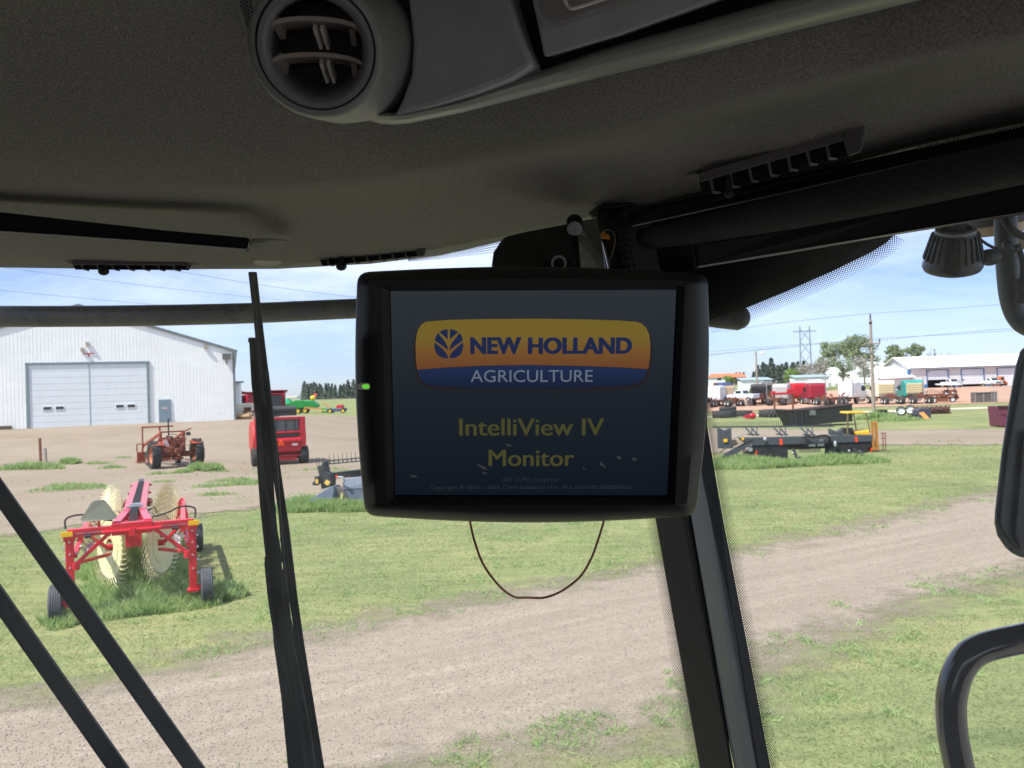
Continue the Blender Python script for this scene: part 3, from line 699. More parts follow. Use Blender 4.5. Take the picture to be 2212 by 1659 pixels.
# speaker grille left of the pod
sg = thing('speaker_grille', 'small honeycomb grille in the headliner beside the round vent', 'grille', P(515, 10, .43))
b = MB(); hx = 0
for i in range(-1, 14):
    for j in range(4):
        u = 513 + j * 7.2 + i * 1.1; v = -46 + i * 8.4 + (4.2 if j % 2 else 0)
        if v > 55 - (530 - u) * .5: continue
        c = P(u, v, .425); x = P(u + 4.3, v, .425) - c; y = P(u, v + 4.3, .425) - c
        o1 = [c + x * 1.0 * math.cos(q * math.pi / 3) + y * 1.0 * math.sin(q * math.pi / 3) for q in range(6)]; o2 = [c + x * .72 * math.cos(q * math.pi / 3) + y * .72 * math.sin(q * math.pi / 3) for q in range(6)]
        b.add(o1 + o2, [(q, (q + 1) % 6, 6 + (q + 1) % 6, 6 + q) for q in range(6)])
b.build('grille_mesh', M_PLAS, sg, world=True)
b = MB(); b.pslab([(508, -90, .428), (542, -90, .428), (546, 40, .428), (534, 60, .428), (520, 20, .428)], .003); b.build('grille_back', M_RUBBER, sg, world=True)

# ------------------------------------------------------------------ side roller shade
sh = thing('roller_shade', 'rolled dark mesh side sunshade with a pale edged pull bar', 'sunshade', P(1700, 440, .65))
top = [(1382, 495, .80), (1500, 467, .74), (1700, 419, .64), (1950, 360, .54), (2212, 297, .46), (2450, 240, .41), (3100, 85, .32)]
bot = [(1386, 540, .80), (1500, 527, .74), (1700, 497, .64), (1950, 452, .54), (2212, 397, .46), (2450, 350, .41), (3100, 220, .32)]
rows = []
for (u1, v1, d1), (u2, v2, d2) in zip(top, bot):
    a, c = P(u1, v1, d1), P(u2, v2, d2); mid = (a + c) / 2; up = (a - c) / 2; ax = (P(*top[-1]) - P(*top[0])).normalized(); fr = up.cross(ax).normalized() * up.length
    rows.append([mid + up * math.cos(t) + fr * math.sin(t) for t in np.linspace(0, 2 * math.pi, 29)[:-1]])
b = MB(); b.grid(rows, True); b.f.append(tuple(range(28))); b.build('shade_roll', M_FABRIC, sh, smooth=60, world=True)
b = MB(); b.pslab([(1497, 530, .76), (1700, 498, .662), (1950, 453, .562), (2212, 398, .482), (2450, 352, .43), (2450, 420, .43), (2212, 460, .482), (1950, 502, .562), (1700, 545, .662), (1505, 577, .76)], .012); b.build('pull_bar', mat('pull_bar_fabric', (.026, .025, .028), .75, ns=200, na=.2, bs=500, bst=.3), sh, bevel=.001, world=True)
b = MB(); b.pslab([(1507, 575, .757), (1700, 543, .659), (1950, 500, .559), (2212, 458, .479), (2450, 418, .428), (2450, 421, .428), (2212, 463, .479), (1950, 505, .559), (1700, 548, .659), (1507, 579, .757)], .010); b.build('bar_edge', M_STRIP, sh, world=True)
b = MB(); b.pslab([(1492, 528, .757), (1500, 528, .757), (1508, 582, .757), (1500, 583, .757)], .014); b.build('bar_end', M_PLASD, sh, bevel=.001, world=True)
b = MB(); b.cyl(P(1371, 521, .806), P(1388, 517, .80), .0095, n=18); b.cyl(P(1380, 521, .797), P(1390, 520, .792), .004, n=10); b.build('roll_end', M_PLAS, sh, smooth=40, world=True)
b = MB(); b.bar(P(1352, 452, .80), P(1352, 520, .80), .004, .012); b.bar(P(1352, 520, .80), P(1362, 548, .80), .004, .012); b.bar(P(1362, 548, .80), P(1382, 556, .80), .004, .012); b.bar(P(1338, 452, .80), P(1386, 442, .79), .004, .014); b.build('roll_bracket', M_PLASD, sh, world=True)
rl = MB(); rl.pslab([(1350, 430, .84), (1700, 350, .72), (2000, 285, .65), (2212, 235, .61), (2500, 160, .57), (2500, 240, .56), (2212, 292, .60), (1700, 400, .71), (1350, 480, .84)], .02); rl.build('roof_rail_filler', M_RUBBER, cab, world=True)
rl = MB(); rl.pslab([(1358, 463, .79), (1700, 388, .672), (2000, 322, .60), (2212, 276, .565), (2500, 210, .52), (2500, 262, .50), (2212, 303, .545), (1950, 358, .60), (1700, 414, .665), (1358, 486, .785)], .02)
rl.build('roof_rail', M_PLASD, cab, bevel=.002, world=True)
rl = MB(); rl.pslab([(1366, 487, .78), (1700, 414, .66), (1950, 357, .595), (2212, 297, .54), (2500, 235, .495), (2500, 238, .495), (2212, 300, .54), (1950, 360, .595), (1700, 417, .66), (1366, 490, .78)], .01); rl.build('rail_edge', M_PLAS, cab, world=True)
b = MB()
for i in range(40):
    u = 1985 + i * 8; b.ell(P(u, 318 - (u - 1985) * .213, .598 - (u - 1985) * .00017), .0012, .0012, .0016, 6, 4)
b.build('edge_beading', M_BEIGE, cab, smooth=60, world=True)

# ------------------------------------------------------------------ monitor
Ma, Mb_, Mc, Md = P(843, 630, .5665), P(1462, 627, .5665), P(1442, 1072, .5954), P(853, 1071, .5954)
mo = (Ma + Mb_ + Mc + Md) / 4
mx = ((Mb_ - Ma) + (Mc - Md)).normalized(); my = ((Ma - Md) + (Mb_ - Mc)); my = (my - mx * my.dot(mx)).normalized(); mz = mx.cross(my)
MR = Matrix((mx, my, mz)).transposed()
mon = thing('monitor', 'black cab display monitor showing a yellow and blue start screen', 'monitor', mo, rot=MR)
def LP(u, v, dz=0.0):
    "picture position -> point of the screen plane, in the monitor's own axes"
    r = ray(u, v); t = (mo - EYE).dot(mz) / r.dot(mz); p = EYE + r * t - mo
    return Vector((p.dot(mx), p.dot(my), dz))
def loop(cs, bul, rad_=1.0, n=16):
    "four corners joined by bulging sides, corners rounded by rad_"
    sides = []
    for k in range(4):
        a, c = Vector(cs[k]), Vector(cs[(k + 1) % 4]); L_ = (c - a).length; nrm = Vector(((c - a).y, -(c - a).x)).normalized(); f = rad_ / L_
        sides.append([a.lerp(c, f + (1 - 2 * f) * i / n) + nrm * bul[k] * math.sin(math.pi * (f + (1 - 2 * f) * i / n)) for i in range(n + 1)])
    out = []
    for k in range(4):
        out += sides[k]; p0, p2, m_ = sides[k][-1], sides[(k + 1) % 4][0], Vector(cs[(k + 1) % 4])
        for t in (.25, .5, .75): out.append(p0 * (1 - t) ** 2 + m_ * 2 * t * (1 - t) + p2 * t * t)
    return out
def mloop(cs, bul, z, rad_=1.0):
    res = []
    for q in loop(cs, bul, rad_):
        r = ray(q.x, q.y); o_ = mo + mz * z; t = (o_ - EYE).dot(mz) / r.dot(mz); p = EYE + r * t - mo; res.append(Vector((p.dot(mx), p.dot(my), z)))
    return res
outer = [(772, 588), (1529, 592), (1503, 1114), (789, 1114)]
L_back = mloop([(805, 615), (1490, 620), (1475, 1090), (820, 1090)], (6, 6, 6, 6), -.052, 30)
L_mid = mloop(outer, (14, 13, 15, 12), -.018, 26)
L_edge = mloop([(774, 592), (1527, 596), (1501, 1111), (791, 1111)], (13, 13, 15, 11), -.007, 26)
L_face = mloop([(796, 606), (1503, 607), (1483, 1099), (812, 1099)], (4, 8, 9, 5), .0035, 14)
L_rec = mloop([(824, 620), (1480, 619), (1458, 1091), (837, 1091)], (0, 0, 0, 0), .0045)
L_scr = mloop([(842, 629), (1463, 626), (1443, 1073), (852, 1072)], (0, 0, 0, 0), -.0035)
M_MON = mat('monitor_plastic', (.016, .0165, .019), .5, ns=40, na=.12, bs=1200, bst=.12)
b = MB(); b.grid([L_back, L_mid, L_edge, L_face, L_rec], True); b.f.append(tuple(range(len(L_back) - 1, -1, -1)))
fixn(b.build('housing', M_MON, mon, smooth=38))
b = MB(); b.grid([L_rec, [p + Vector((0, 0, 0)) for p in L_scr]], True); b.build('bezel', mat('bezel_dark_plastic', (.02, .02, .023), .38, ns=40, na=.1), mon, smooth=30, flip=False)
def scr_mat(name, col, es, grad=None, gloss=.06, rough=.25):
    m = bpy.data.materials.new(name); m.use_nodes = True; nt = m.node_tree; b = nt.nodes['Principled BSDF']; lk = nt.links.new
    b.inputs['Base Color'].default_value = (.01, .011, .013, 1); b.inputs['Roughness'].default_value = rough; b.inputs['Specular IOR Level'].default_value = .2
    b.inputs['Emission Strength'].default_value = es
    tc = nt.nodes.new('ShaderNodeTexCoord')
    n = nt.nodes.new('ShaderNodeTexNoise'); n.inputs['Scale'].default_value = 1500; n.inputs['Detail'].default_value = 1
    lk(tc.outputs['Object'], n.inputs['Vector'])
    mr = nt.nodes.new('ShaderNodeMapRange'); mr.inputs['To Min'].default_value = .8; mr.inputs['To Max'].default_value = 1.2; lk(n.outputs['Fac'], mr.inputs['Value'])
    vm = nt.nodes.new('ShaderNodeVectorMath'); vm.operation = 'SCALE'; lk(mr.outputs[0], vm.inputs['Scale'])
    if grad:
        sx = nt.nodes.new('ShaderNodeSeparateXYZ'); lk(tc.outputs['Object'], sx.inputs[0])
        mg = nt.nodes.new('ShaderNodeMapRange'); mg.inputs['From Min'].default_value = grad[0]; mg.inputs['From Max'].default_value = grad[1]; lk(sx.outputs['Y'], mg.inputs['Value'])
        rp = nt.nodes.new('ShaderNodeValToRGB'); e = rp.color_ramp.elements
        while len(e) < len(grad[2]): e.new(.5)
        for q, (p, c) in zip(e, grad[2]): q.position = p; q.color = (*c, 1)
        lk(mg.outputs[0], rp.inputs['Fac']); lk(rp.outputs['Color'], vm.inputs[0])
    else: vm.inputs[0].default_value = col
    lk(vm.outputs['Vector'], b.inputs['Emission Color'])
    return m
ES = .30
yb, yt = LP(1150, 1072).y, LP(1150, 628).y
scr = MB(); scr.add([Vector((*LP(*c).xy, -.0034)) for c in ((842, 629), (1463, 626), (1443, 1073), (852, 1072))], [(3, 2, 1, 0)])
screen = scr.build('screen', scr_mat('screen_glow', (0, 0, 0), ES, (yb, yt, [(0, S(19, 28, 40)), (.5, S(30, 41, 51)), (1, S(47, 55, 63))])), mon)
def flat(name, uvs, z, m, parent=screen):
    b = MB(); b.add([Vector((*LP(*q).xy, z)) for q in uvs], [tuple(range(len(uvs)))]); o = b.build(name, m, parent)
    if o.data.polygons[0].normal.z < 0: o.data.flip_normals()
    return o
zz = lambda x, y: (894.6 + x * .2451, 672.3 + y * .2451)
yellow = [(25, 520), (12, 450), (8, 300), (16, 220), (30, 165), (60, 122), (100, 95), (300, 80), (600, 72), (1100, 69), (1500, 75), (1800, 85), (1960, 96), (2010, 112), (2050, 150), (2078, 210), (2088, 300), (2086, 400), (2070, 516), (1800, 499), (1500, 488), (1000, 478), (600, 485), (300, 499)]
blue = [(25, 524), (300, 503), (600, 489), (1000, 482), (1500, 492), (1800, 503), (2060, 520), (2050, 560), (2030, 605), (2000, 632), (1900, 664), (1700, 680), (1400, 689), (1000, 692), (500, 688), (250, 678), (140, 664), (85, 640), (55, 610), (38, 575)]
flat('badge_shade', [(a + (4 if a > 1000 else -4), c + (5 if c > 300 else -5)) for a, c in (zz(*q) for q in yellow[:19] + blue[7:])], -.0031, scr_mat('badge_edge_glow', S(42, 34, 30), ES))
flat('badge_top', [zz(*q) for q in yellow], -.0028, scr_mat('badge_yellow', 0, ES, (LP(*zz(1000, 500)).y, LP(*zz(1000, 70)).y, [(0, S(128, 78, 46)), (.35, S(140, 98, 48)), (.65, S(138, 116, 48)), (1, S(136, 114, 38))])))
flat('badge_base', [zz(*q) for q in blue], -.0028, scr_mat('badge_blue', 0, ES, (LP(*zz(1000, 690)).y, LP(*zz(1000, 480)).y, [(0, S(22, 34, 62)), (1, S(31, 52, 96))])))
NAVY = scr_mat('navy_glow', S(27, 43, 84), ES)
leaf = [[(294, 161), (255, 168), (219, 186), (255, 218), (294, 251)], [(210, 194), (189, 222), (178, 260), (215, 288), (255, 315), (296, 347), (292, 315), (278, 285), (245, 240)], [(177, 276), (175, 315), (186, 365), (212, 398), (250, 416), (295, 421), (294, 400), (280, 372), (240, 330)]]
for lf in leaf:
    flat('emblem_leaf', [zz(*q) for q in lf], -.0025, NAVY)
    flat('emblem_leaf', [zz(607 - x, y) for x, y in lf], -.0025, NAVY)
def text(s, box, m, z=-.0025, bold=0.0, shear=0.0, fat=0.0, name='lettering'):
    cu = bpy.data.curves.new('lettering', 'FONT'); cu.body = s; cu.size = 1; cu.offset = bold; cu.shear = shear; cu.resolution_u = 4
    t = bpy.data.objects.new('tmp', cu); COL.objects.link(t); dg = bpy.context.evaluated_depsgraph_get(); dg.update()
    me = bpy.data.meshes.new_from_object(t.evaluated_get(dg)); bpy.data.objects.remove(t)
    co = np.array([v.co for v in me.vertices]); lo, hi = co.min(0), co.max(0)
    (u0, v0), (u1, v1) = box; A = LP(u0, v1); B = LP(u1, v0)
    for v in me.vertices:
        v.co = (A.x + (v.co.x - lo[0]) / (hi[0] - lo[0]) * (B.x - A.x), A.y + (v.co.y - lo[1]) / (hi[1] - lo[1]) * (B.y - A.y), z)
    if fat:
        bm = bmesh.new(); bm.from_mesh(me); base_ = bm.copy()
        for q_ in (1, 2):
            tmp_ = bpy.data.meshes.new('t'); base_.to_mesh(tmp_)
            for v in tmp_.vertices: v.co.x += fat * q_; v.co.z += 2e-5 * q_
            bm.from_mesh(tmp_); bpy.data.meshes.remove(tmp_)
        bm.to_mesh(me); bm.free()
    me.materials.clear(); me.materials.append(m)
    o = bpy.data.objects.new(name, me); COL.objects.link(o); o.parent = screen
    return o
text('NEW', (zz(493, 232), zz(938, 383)), NAVY, bold=.03, fat=.0004)
text('HOLLAND', (zz(1003, 232), zz(1919, 383)), NAVY, bold=.03, fat=.0004)
text('AGRICULTURE', (zz(497, 522), zz(1578, 630)), scr_mat('white_glow', S(122, 134, 152), ES))
z6 = lambda x, y: (748.2 + x * .36764, 542.2 + y * .36764)
YEL = scr_mat('yellow_glow', S(86, 85, 47), ES)
text('IntelliView IV', (z6(662, 988), z6(1512, 1090)), YEL, fat=.00035)
text('Monitor', (z6(835, 1172), z6(1337, 1270)), YEL, fat=.00035)
DIM = scr_mat('dim_glow', S(50, 58, 64), ES)
text('ISO 11783 compliant', (z6(915, 1336), z6(1248, 1368)), DIM, shear=.25)
text('Copyright \u00a9 2010 - 2023 CNH Industrial N.V. ALL RIGHTS RESERVED', (z6(490, 1382), z6(1675, 1412)), DIM, bold=.012)
SMU = scr_mat('smudge_glow', S(66, 68, 70), ES, rough=.8)
for cu_, cv_, ra_, rb_, an_ in ((1043, 1012, 13, 4, .5), (1046, 1024, 7, 3, .2), (1302, 1006, 11, 4, .7), (1338, 990, 8, 4, .4), (1372, 994, 7, 4, .3), (893, 1031, 9, 3, .2), (1100, 964, 10, 2.5, .2), (1262, 1015, 5, 2, .9)):
    flat('smudge', [(cu_ + ra_ * k_ * math.cos(t) * math.cos(an_) - rb_ * k_ * math.sin(t) * math.sin(an_), cv_ + ra_ * k_ * math.cos(t) * math.sin(an_) + rb_ * k_ * math.sin(t) * math.cos(an_)) for t, k_ in ((q_ * .524, random.uniform(.55, 1.1)) for q_ in range(12))], -.0024, SMU)
# status lamp, cable, mount
lm = MB(); cz = .0
pts = []
for t in np.linspace(0, 2 * math.pi, 25)[:-1]:
    uu = 788 + 15 * math.copysign(abs(math.cos(t)) ** .5, math.cos(t)); vv = 833 + 7.5 * math.copysign(abs(math.sin(t)) ** .7, math.sin(t)); pts.append(Vector((*LP(uu, vv).xy, .0)))
lm.slab([p + Vector((0, 0, -.006)) for p in pts], (0, 0, .0095)); lampo = fixn(lm.build('status_lamp', mat('lamp_lens', (.62, .66, .58), .3, na=.1), mon, bevel=.0006))
lm = MB(); lm.ell(Vector((*LP(792, 833).xy, .0035)), .0030, .0019, .0009); lm.build('lamp_glow', mat('green_lamp', (.1, .4, .05), .4, na=.05, emit=S(95, 190, 60), es=.5), lampo)
cb = [(1012, 1110), (1014, 1120), (1018, 1140), (1026, 1172), (1044, 1219), (1077, 1264), (1110, 1289), (1142, 1302 - 11), (1175, 1291), (1205, 1281), (1232, 1264), (1258, 1240), (1280, 1200), (1294, 1160), (1303, 1131), (1308, 1112)]
pts = [P(u, v, .615 + .01 * math.sin(i)) for i, (u, v) in enumerate(cb)]
b = MB(); b.tube(catmull(pts, 5), .00095, 8); tag(b.build('cable', mat('brown_cable', (.50, .20, .13), .5, ns=200, na=.2), None, smooth=60), 'thin brown cable looped below the monitor', 'cable')
mt = thing('monitor_mount', 'black bracket and bolt holding the monitor under the headliner', 'bracket', P(1190, 540, .72))
b = MB(); b.pslab([(1062, 575, .70), (1066, 545, .71), (1088, 512, .73), (1140, 500, .75), (1236, 482, .78), (1242, 590, .70), (1062, 590, .68)], .03); b.build('mount_plate', mat('mount_plate', (.03, .029, .028), .5, ns=20, na=.2, bs=400, bst=.2), mt, bevel=.004, world=True)
b = MB(); b.pslab([(1234, 470, .79), (1246, 468, .79), (1256, 600, .70), (1244, 600, .70)], .02); b.build('mount_arm', M_RUBBER, mt, bevel=.001, world=True)
b = MB(); b.cyl(P(1241, 478, .76), P(1241, 492, .75), .0078, n=18); b.build('bolt_collar', M_RUBBER, mt, smooth=40, world=True)
b = MB(); b.cyl(P(1241, 491, .75), P(1240.5, 496.5, .747), .0074, n=18); b.build('bolt_head', M_PLAS, mt, smooth=40, bevel=.001, world=True)
b = MB(); b.lathe([(.007, -.002), (.007, .002), (.005, .002), (.005, -.002)], P(1207, 569, .69), (0, -1, 0), 18, True); b.build('washer', M_PLAS, mt, smooth=40, world=True)
b = MB(); b.pslab([(1150, 590, .685), (1165, 565, .69), (1215, 556, .70), (1240, 562, .70), (1245, 590, .69)], .02); b.build('mount_knuckle', M_RUBBER, mt, bevel=.004, world=True)
hb = thing('cable_bundle', 'bundle of dark taped cables behind the monitor with orange taped connectors', 'cables', P(1325, 520, .76))
b = MB()
for i, (u0, u1, r) in enumerate(((1296, 1318, .005), (1306, 1328, .007), (1320, 1340, .006), (1334, 1352, .005))):
    b.tube(catmull([P(u0, 452, .80), P(u0 + 6, 490, .775 - .004 * i), P(u1 - 6, 540, .76), P(u1 + 2, 600, .74)], 5), r, 10)
b.build('taped_cables', mat('cable_tape', (.022, .017, .018), .45, ns=60, na=.4, bs=90, bst=.8), hb, smooth=60, world=True)
b = MB(); b.tube(catmull([P(1345, 500, .755), P(1352, 545, .745), P(1358, 600, .735)], 8), [.0045 + .0011 * (i % 2) for i in range(17)], 10); b.build('corrugated_sleeve', M_PLASD, hb, world=True)
b = MB(); b.bar(P(1302, 503, .752), P(1306, 514, .75), .0045, .004); b.bar(P(1311, 508, .75), P(1315, 516, .748), .003, .003); b.build('connector', mat('orange_plastic', (.75, .30, .03), .5), hb, bevel=.0006, world=True)
b = MB(); b.tube(catmull([P(1297, 512, .748), P(1306, 498, .745), P(1322, 500, .742), P(1329, 520, .74), P(1323, 545, .738), P(1314, 572, .735)], 6), .0004, 6); b.build('zip_tie', M_BEIGE, hb, world=True)
b = MB(); b.bar(P(1290, 470, .79), P(1318, 590, .73), .0018); b.build('metal_strip', M_CHROME, hb, world=True)
b = MB(); b.pslab([(1268, 462, .80), (1288, 446, .79), (1330, 438, .78), (1376, 440, .775), (1310, 456, .785), (1284, 476, .80)], .012); b.build('grommet_cover', M_PLASD, hb, bevel=.003, world=True)
dk = MB(); dk.pslab([(1345, 436, .88), (1700, 345, .76), (2212, 225, .65), (2500, 150, .6), (2500, 405, .6), (2212, 445, .65), (1700, 535, .75), (1510, 572, .86), (1345, 585, .88)], .01); dk.build('door_header', M_RUBBER, cab, world=True)
dk = MB(); dk.pslab([(1340, 470, .86), (1420, 462, .87), (1510, 540, .86), (1530, 600, .85), (1530, 640, .84), (1345, 640, .84)], .02); dk.build('corner_trim', M_RUBBER, cab, bevel=.003, world=True)

# ------------------------------------------------------------------ just outside the glass
M_TUBEB = mat('weathered_black_tube', (.016, .018, .024), .42, ns=22, na=.5, bs=160, bst=.35, col2=(.06, .055, .055))
tr = [(-500, 690, 1.62), (-60, 684, 1.62), (110, 683.5, 1.62), (290, 682, 1.6), (540, 676.5, 1.56), (759, 667, 1.5), (1000, 660, 1.42), (1250, 660, 1.35), (1450, 670, 1.28), (1560, 681, 1.24), (1598, 686, 1.22), (1610, 687, 1.22)]
b = MB(); pts = catmull([P(*q) for q in tr], 4); rr = list(np.interp(np.linspace(0, 11, len(pts)), range(12), [.0225, .0225, .0225, .0222, .021, .0195, .019, .0195, .020, .0215, .0205, .012])); b.tube(pts, rr, 20)
tag(b.build('rail_tube', M_TUBEB, None, smooth=60), 'weathered black horizontal tube across the top of the windshield', 'rail')
wp = thing('windshield_wiper', 'black windshield wiper standing upright left of the monitor', 'wiper', P(620, 1300, 1.15))
D = 1.175
Lw = [(535, 587), (537.6, 729), (543, 830), (552, 902), (555.5, 1010), (561, 1087), (570.6, 1178), (574, 1208), (584, 1295), (591, 1390), (607, 1504), (622, 1659), (640, 1860)]
Rw = [(555, 587), (566, 686), (579, 794), (590, 884), (608, 1027), (625.6, 1144), (641, 1276), (660, 1409), (679, 1523), (701, 1659), (735, 1860)]
lx = lambda v: float(np.interp(v, [p[1] for p in Lw], [p[0] for p in Lw])); rx = lambda v: float(np.interp(v, [p[1] for p in Rw], [p[0] for p in Rw]))
vs = [587, 660, 730, 830, 902, 1010, 1087, 1144, 1208, 1295, 1390, 1504, 1659, 1860]
b = MB(); b.pslab([(rx(v), v, D) for v in vs] + [(rx(v) - 19, v, D) for v in reversed(vs)], .02); b.build('wiper_blade', M_RUBBER, wp, bevel=.002, world=True)
b = MB(); b.pslab([(rx(v) - 9, v, D - .004) for v in vs] + [(rx(v) - 12, v, D - .004) for v in reversed(vs)], .004); b.build('blade_rib', M_PLASD, wp, world=True)
va = [729, 830, 902, 1010, 1087, 1178, 1208, 1295, 1390, 1504, 1659, 1860]
wa = [22, 25, 28, 34, 33, 32, 33, 36, 50, 52, 62, 76]
b = MB(); b.pslab([(lx(v), v, D + .004) for v in va] + [(lx(v) + w, v, D + .004) for v, w in reversed(list(zip(va, wa)))], .016); b.build('wiper_arm', M_BLACKSTEEL, wp, bevel=.002, world=True)
b = MB(); b.pslab([(lx(v), v, D - .006) for v in va[:6]] + [(lx(v) + 7, v, D - .006) for v in reversed(va[:6])], .012); b.build('arm_edge', M_PLASD, wp, bevel=.001, world=True)
rods = [[(557, 880), (563, 960), (570, 1040), (585, 1100), (597, 1150), (608, 1215)], [(577, 800), (588, 900), (597, 1000), (604, 1100), (612, 1200), (625, 1330)], [(574, 1215), (583, 1300), (598, 1385), (617, 1440), (640, 1530), (655, 1590), (662, 1659), (670, 1860)], [(628, 1350), (632, 1450), (645, 1530), (655, 1600), (664, 1659)], [(610, 1230), (622, 1350), (640, 1430), (660, 1530), (675, 1620), (682, 1680)], [(551, 690), (558, 760), (566, 830), (572, 880)]]
for rd in rods:
    b = MB(); b.tube(catmull([P(u, v, D - .012) for u, v in rd], 4), .0024, 8); b.build('linkage_rod', M_PLASD, wp, smooth=60, world=True)
for (u, v, w, h) in ((540, 735, 8, 10), (556, 880, 12, 16), (560, 905, 10, 14), (576, 1215, 9, 26), (593, 1100, 7, 12), (608, 1165, 7, 10), (624, 1295, 6, 10), (628, 1372, 8, 22), (646, 1545, 14, 18), (650, 1458, 6, 10), (674, 1622, 6, 10)):
    b = MB(); b.pslab([(u - w / 2, v - h / 2, D - .016), (u + w / 2, v - h / 2, D - .016), (u + w / 2, v + h / 2, D - .016), (u - w / 2, v + h / 2, D - .016)], .012); b.build('wiper_clip', M_PLASD, wp, bevel=.001, world=True)
for lab, q in (('upper of two parallel black diagonal bars crossing the lower left of the windshield', [(-300, 640), (0, 1074), (433, 1680), (540, 1830)]), ('lower of two parallel black diagonal bars crossing the lower left of the windshield', [(-300, 870), (0, 1296), (268, 1680), (375, 1830)])):
    t = thing('diagonal_bar', lab, 'bar', P(*q[1], 1.2), group='parallel diagonal bars outside the windshield')
    b = MB(); pts = [P(u, v, 1.18) for u, v in q]
    for p0, p1 in zip(pts[::3], pts[3::3]): b.bar(p0, p1, .0248, .012, up=(EYE - pts[1]).normalized())
    b.build('flat_bar', M_BLACKSTEEL, t, bevel=.0015, world=True)
    b = MB(); off = (P(20, 1060, 1.18) - P(0, 1074, 1.18)).normalized() * .0128
    b.bar(pts[0] + off, pts[3] + off, .0012, .010, up=(EYE - pts[1]).normalized()); b.build('bar_edge', M_PLAS, t, world=True)

hr = [(2500, 1320, .93), (2330, 1352, .945), (2212, 1378.6, .95), (2170, 1387, .952), (2126, 1399, .955), (2092, 1419, .957), (2068, 1455, .96), (2056, 1500, .96), (2054, 1540, .96), (2059, 1592, .958), (2072, 1659, .955), (2110, 1850, .95)]
b = MB(); b.tube(catmull([P(*q) for q in hr], 6), .0178, 22)
tag(b.build('grab_handle', mat('gloss_black_tube', (.018, .02, .023), .14, ns=15, na=.4, coat=.8), None, smooth=60), 'glossy black bent grab handle outside the side window, lower right', 'handrail')
mi = thing('side_mirror', 'dark rear view mirror housing at the right edge of the view', 'mirror', P(2250, 980, 1.55))
mo_pts = [(2212, 747), (2203, 760), (2194, 788), (2180, 868), (2163, 980), (2149, 1104), (2148, 1130), (2154, 1157), (2171, 1182), (2190, 1200), (2215, 1206), (2400, 1190), (2430, 1160), (2440, 800), (2400, 735), (2250, 735)]
b = MB(); b.pslab([(u, v, 1.52) for u, v in mo_pts], .07); b.build('mirror_housing', mat('mirror_plastic', (.035, .043, .046), .4, ns=6, na=.2, bs=200, bst=.1), mi, bevel=.012, seg=4, world=True)
b = MB(); b.pslab([(u + 14 + (v - 747) * -.002, v + (14 if v < 900 else -12 if v > 1150 else 0), 1.512) for u, v in mo_pts[:11]] + [(2390, 1175, 1.512), (2420, 1150, 1.512), (2425, 810, 1.512), (2390, 750, 1.512)], .012); b.build('mirror_back_panel', mat('mirror_panel', (.028, .036, .038), .45, ns=5, na=.25, bs=200, bst=.1), mi, bevel=.003, world=True)
b = MB(); b.pslab([(2212, 930, 1.50), (2206, 1000, 1.50), (2198, 1090, 1.50), (2192, 1150, 1.50), (2205, 1188, 1.50), (2260, 1190, 1.50), (2260, 930, 1.50)], .012); b.build('mirror_arm_cover', mat('arm_cover', (.016, .017, .016), .5, ns=12, na=.5), mi, bevel=.003, world=True)
ma = [(2172, 380, 1.66), (2172, 475, 1.66), (2174, 540, 1.66), (2178, 600, 1.66), (2184, 645, 1.66), (2196, 680, 1.66), (2218, 703, 1.65), (2260, 712, 1.63), (2320, 712, 1.6)]
b = MB(); b.tube(catmull([P(*q) for q in ma], 6), .0218, 20)
ar = thing('mirror_arm', 'bent dark tube carrying the mirror at the upper right', 'mirror arm', P(2178, 560, 1.66))
b.build('arm_tube', mat('dusty_green_black', (.035, .042, .036), .5, ns=14, na=.35, bs=120, bst=.15), ar, smooth=60, world=True)
b = MB(); b.tube(catmull([P(2170, 470, 1.62), P(2180, 490, 1.6), P(2205, 508, 1.6), P(2240, 512, 1.6)], 5), .008, 10); b.tube(catmull([P(2197, 528, 1.62), P(2208, 560, 1.62), P(2210, 590, 1.62), P(2207, 620, 1.62)], 5), .0065, 10); b.build('arm_hose', M_RUBBER, ar, smooth=60, world=True)
b = MB(); b.tube(catmull([P(2207, 602, 1.62), P(2207, 625, 1.62), P(2206, 655, 1.62)], 8), [.010 + .002 * (i % 2) for i in range(17)], 10); b.build('hose_sleeve', M_RUBBER, ar, world=True)
b = MB(); b.ell(P(2178, 529, 1.63), .012, .012, .012); b.build('arm_bolt', M_BLACKSTEEL, ar, smooth=60, world=True)
bc = thing('beacon_lamp', 'amber beacon with dark cover behind the mirror arm', 'beacon', P(2140, 490, 1.75))
b = MB(); b.lathe([(.058, -.022), (.062, 0), (.055, .006), (.001, .006)], P(2150, 484, 1.78), (-.15, -.2, .97), 26); b.build('beacon_lens', mat('amber_lens', (.34, .25, .14), .3), bc, smooth=40, world=True)
b = MB(); b.lathe([(.065, 0), (.064, .015), (.055, .04), (.03, .06), (.001, .062)], P(2151, 480, 1.78), (-.15, -.2, .97), 26); b.build('beacon_cover', M_PLASD, bc, smooth=40, world=True)
b = MB(); b.lathe([(.062, -.03), (.062, 0), (.001, .004)], P(2222, 505, 1.80), (-.1, -.2, .97), 26); b.build('beacon_base', mat('tan_base', (.26, .2, .13), .5), bc, smooth=40, world=True)
wl = thing('work_light', 'round finned black work light hanging in the upper right', 'work light', P(2055, 560, 1.63))
ax = (P(2040, 505, 1.63) - P(2056, 590, 1.63)).normalized() + Vector((0, -.5, 0)); ax.normalize(); c0 = P(2057, 574, 1.63)
M_WL = mat('dusty_black_cast', (.022, .024, .02), .32, ns=30, na=.6, bs=160, bst=.3, col2=(.035, .033, .028))
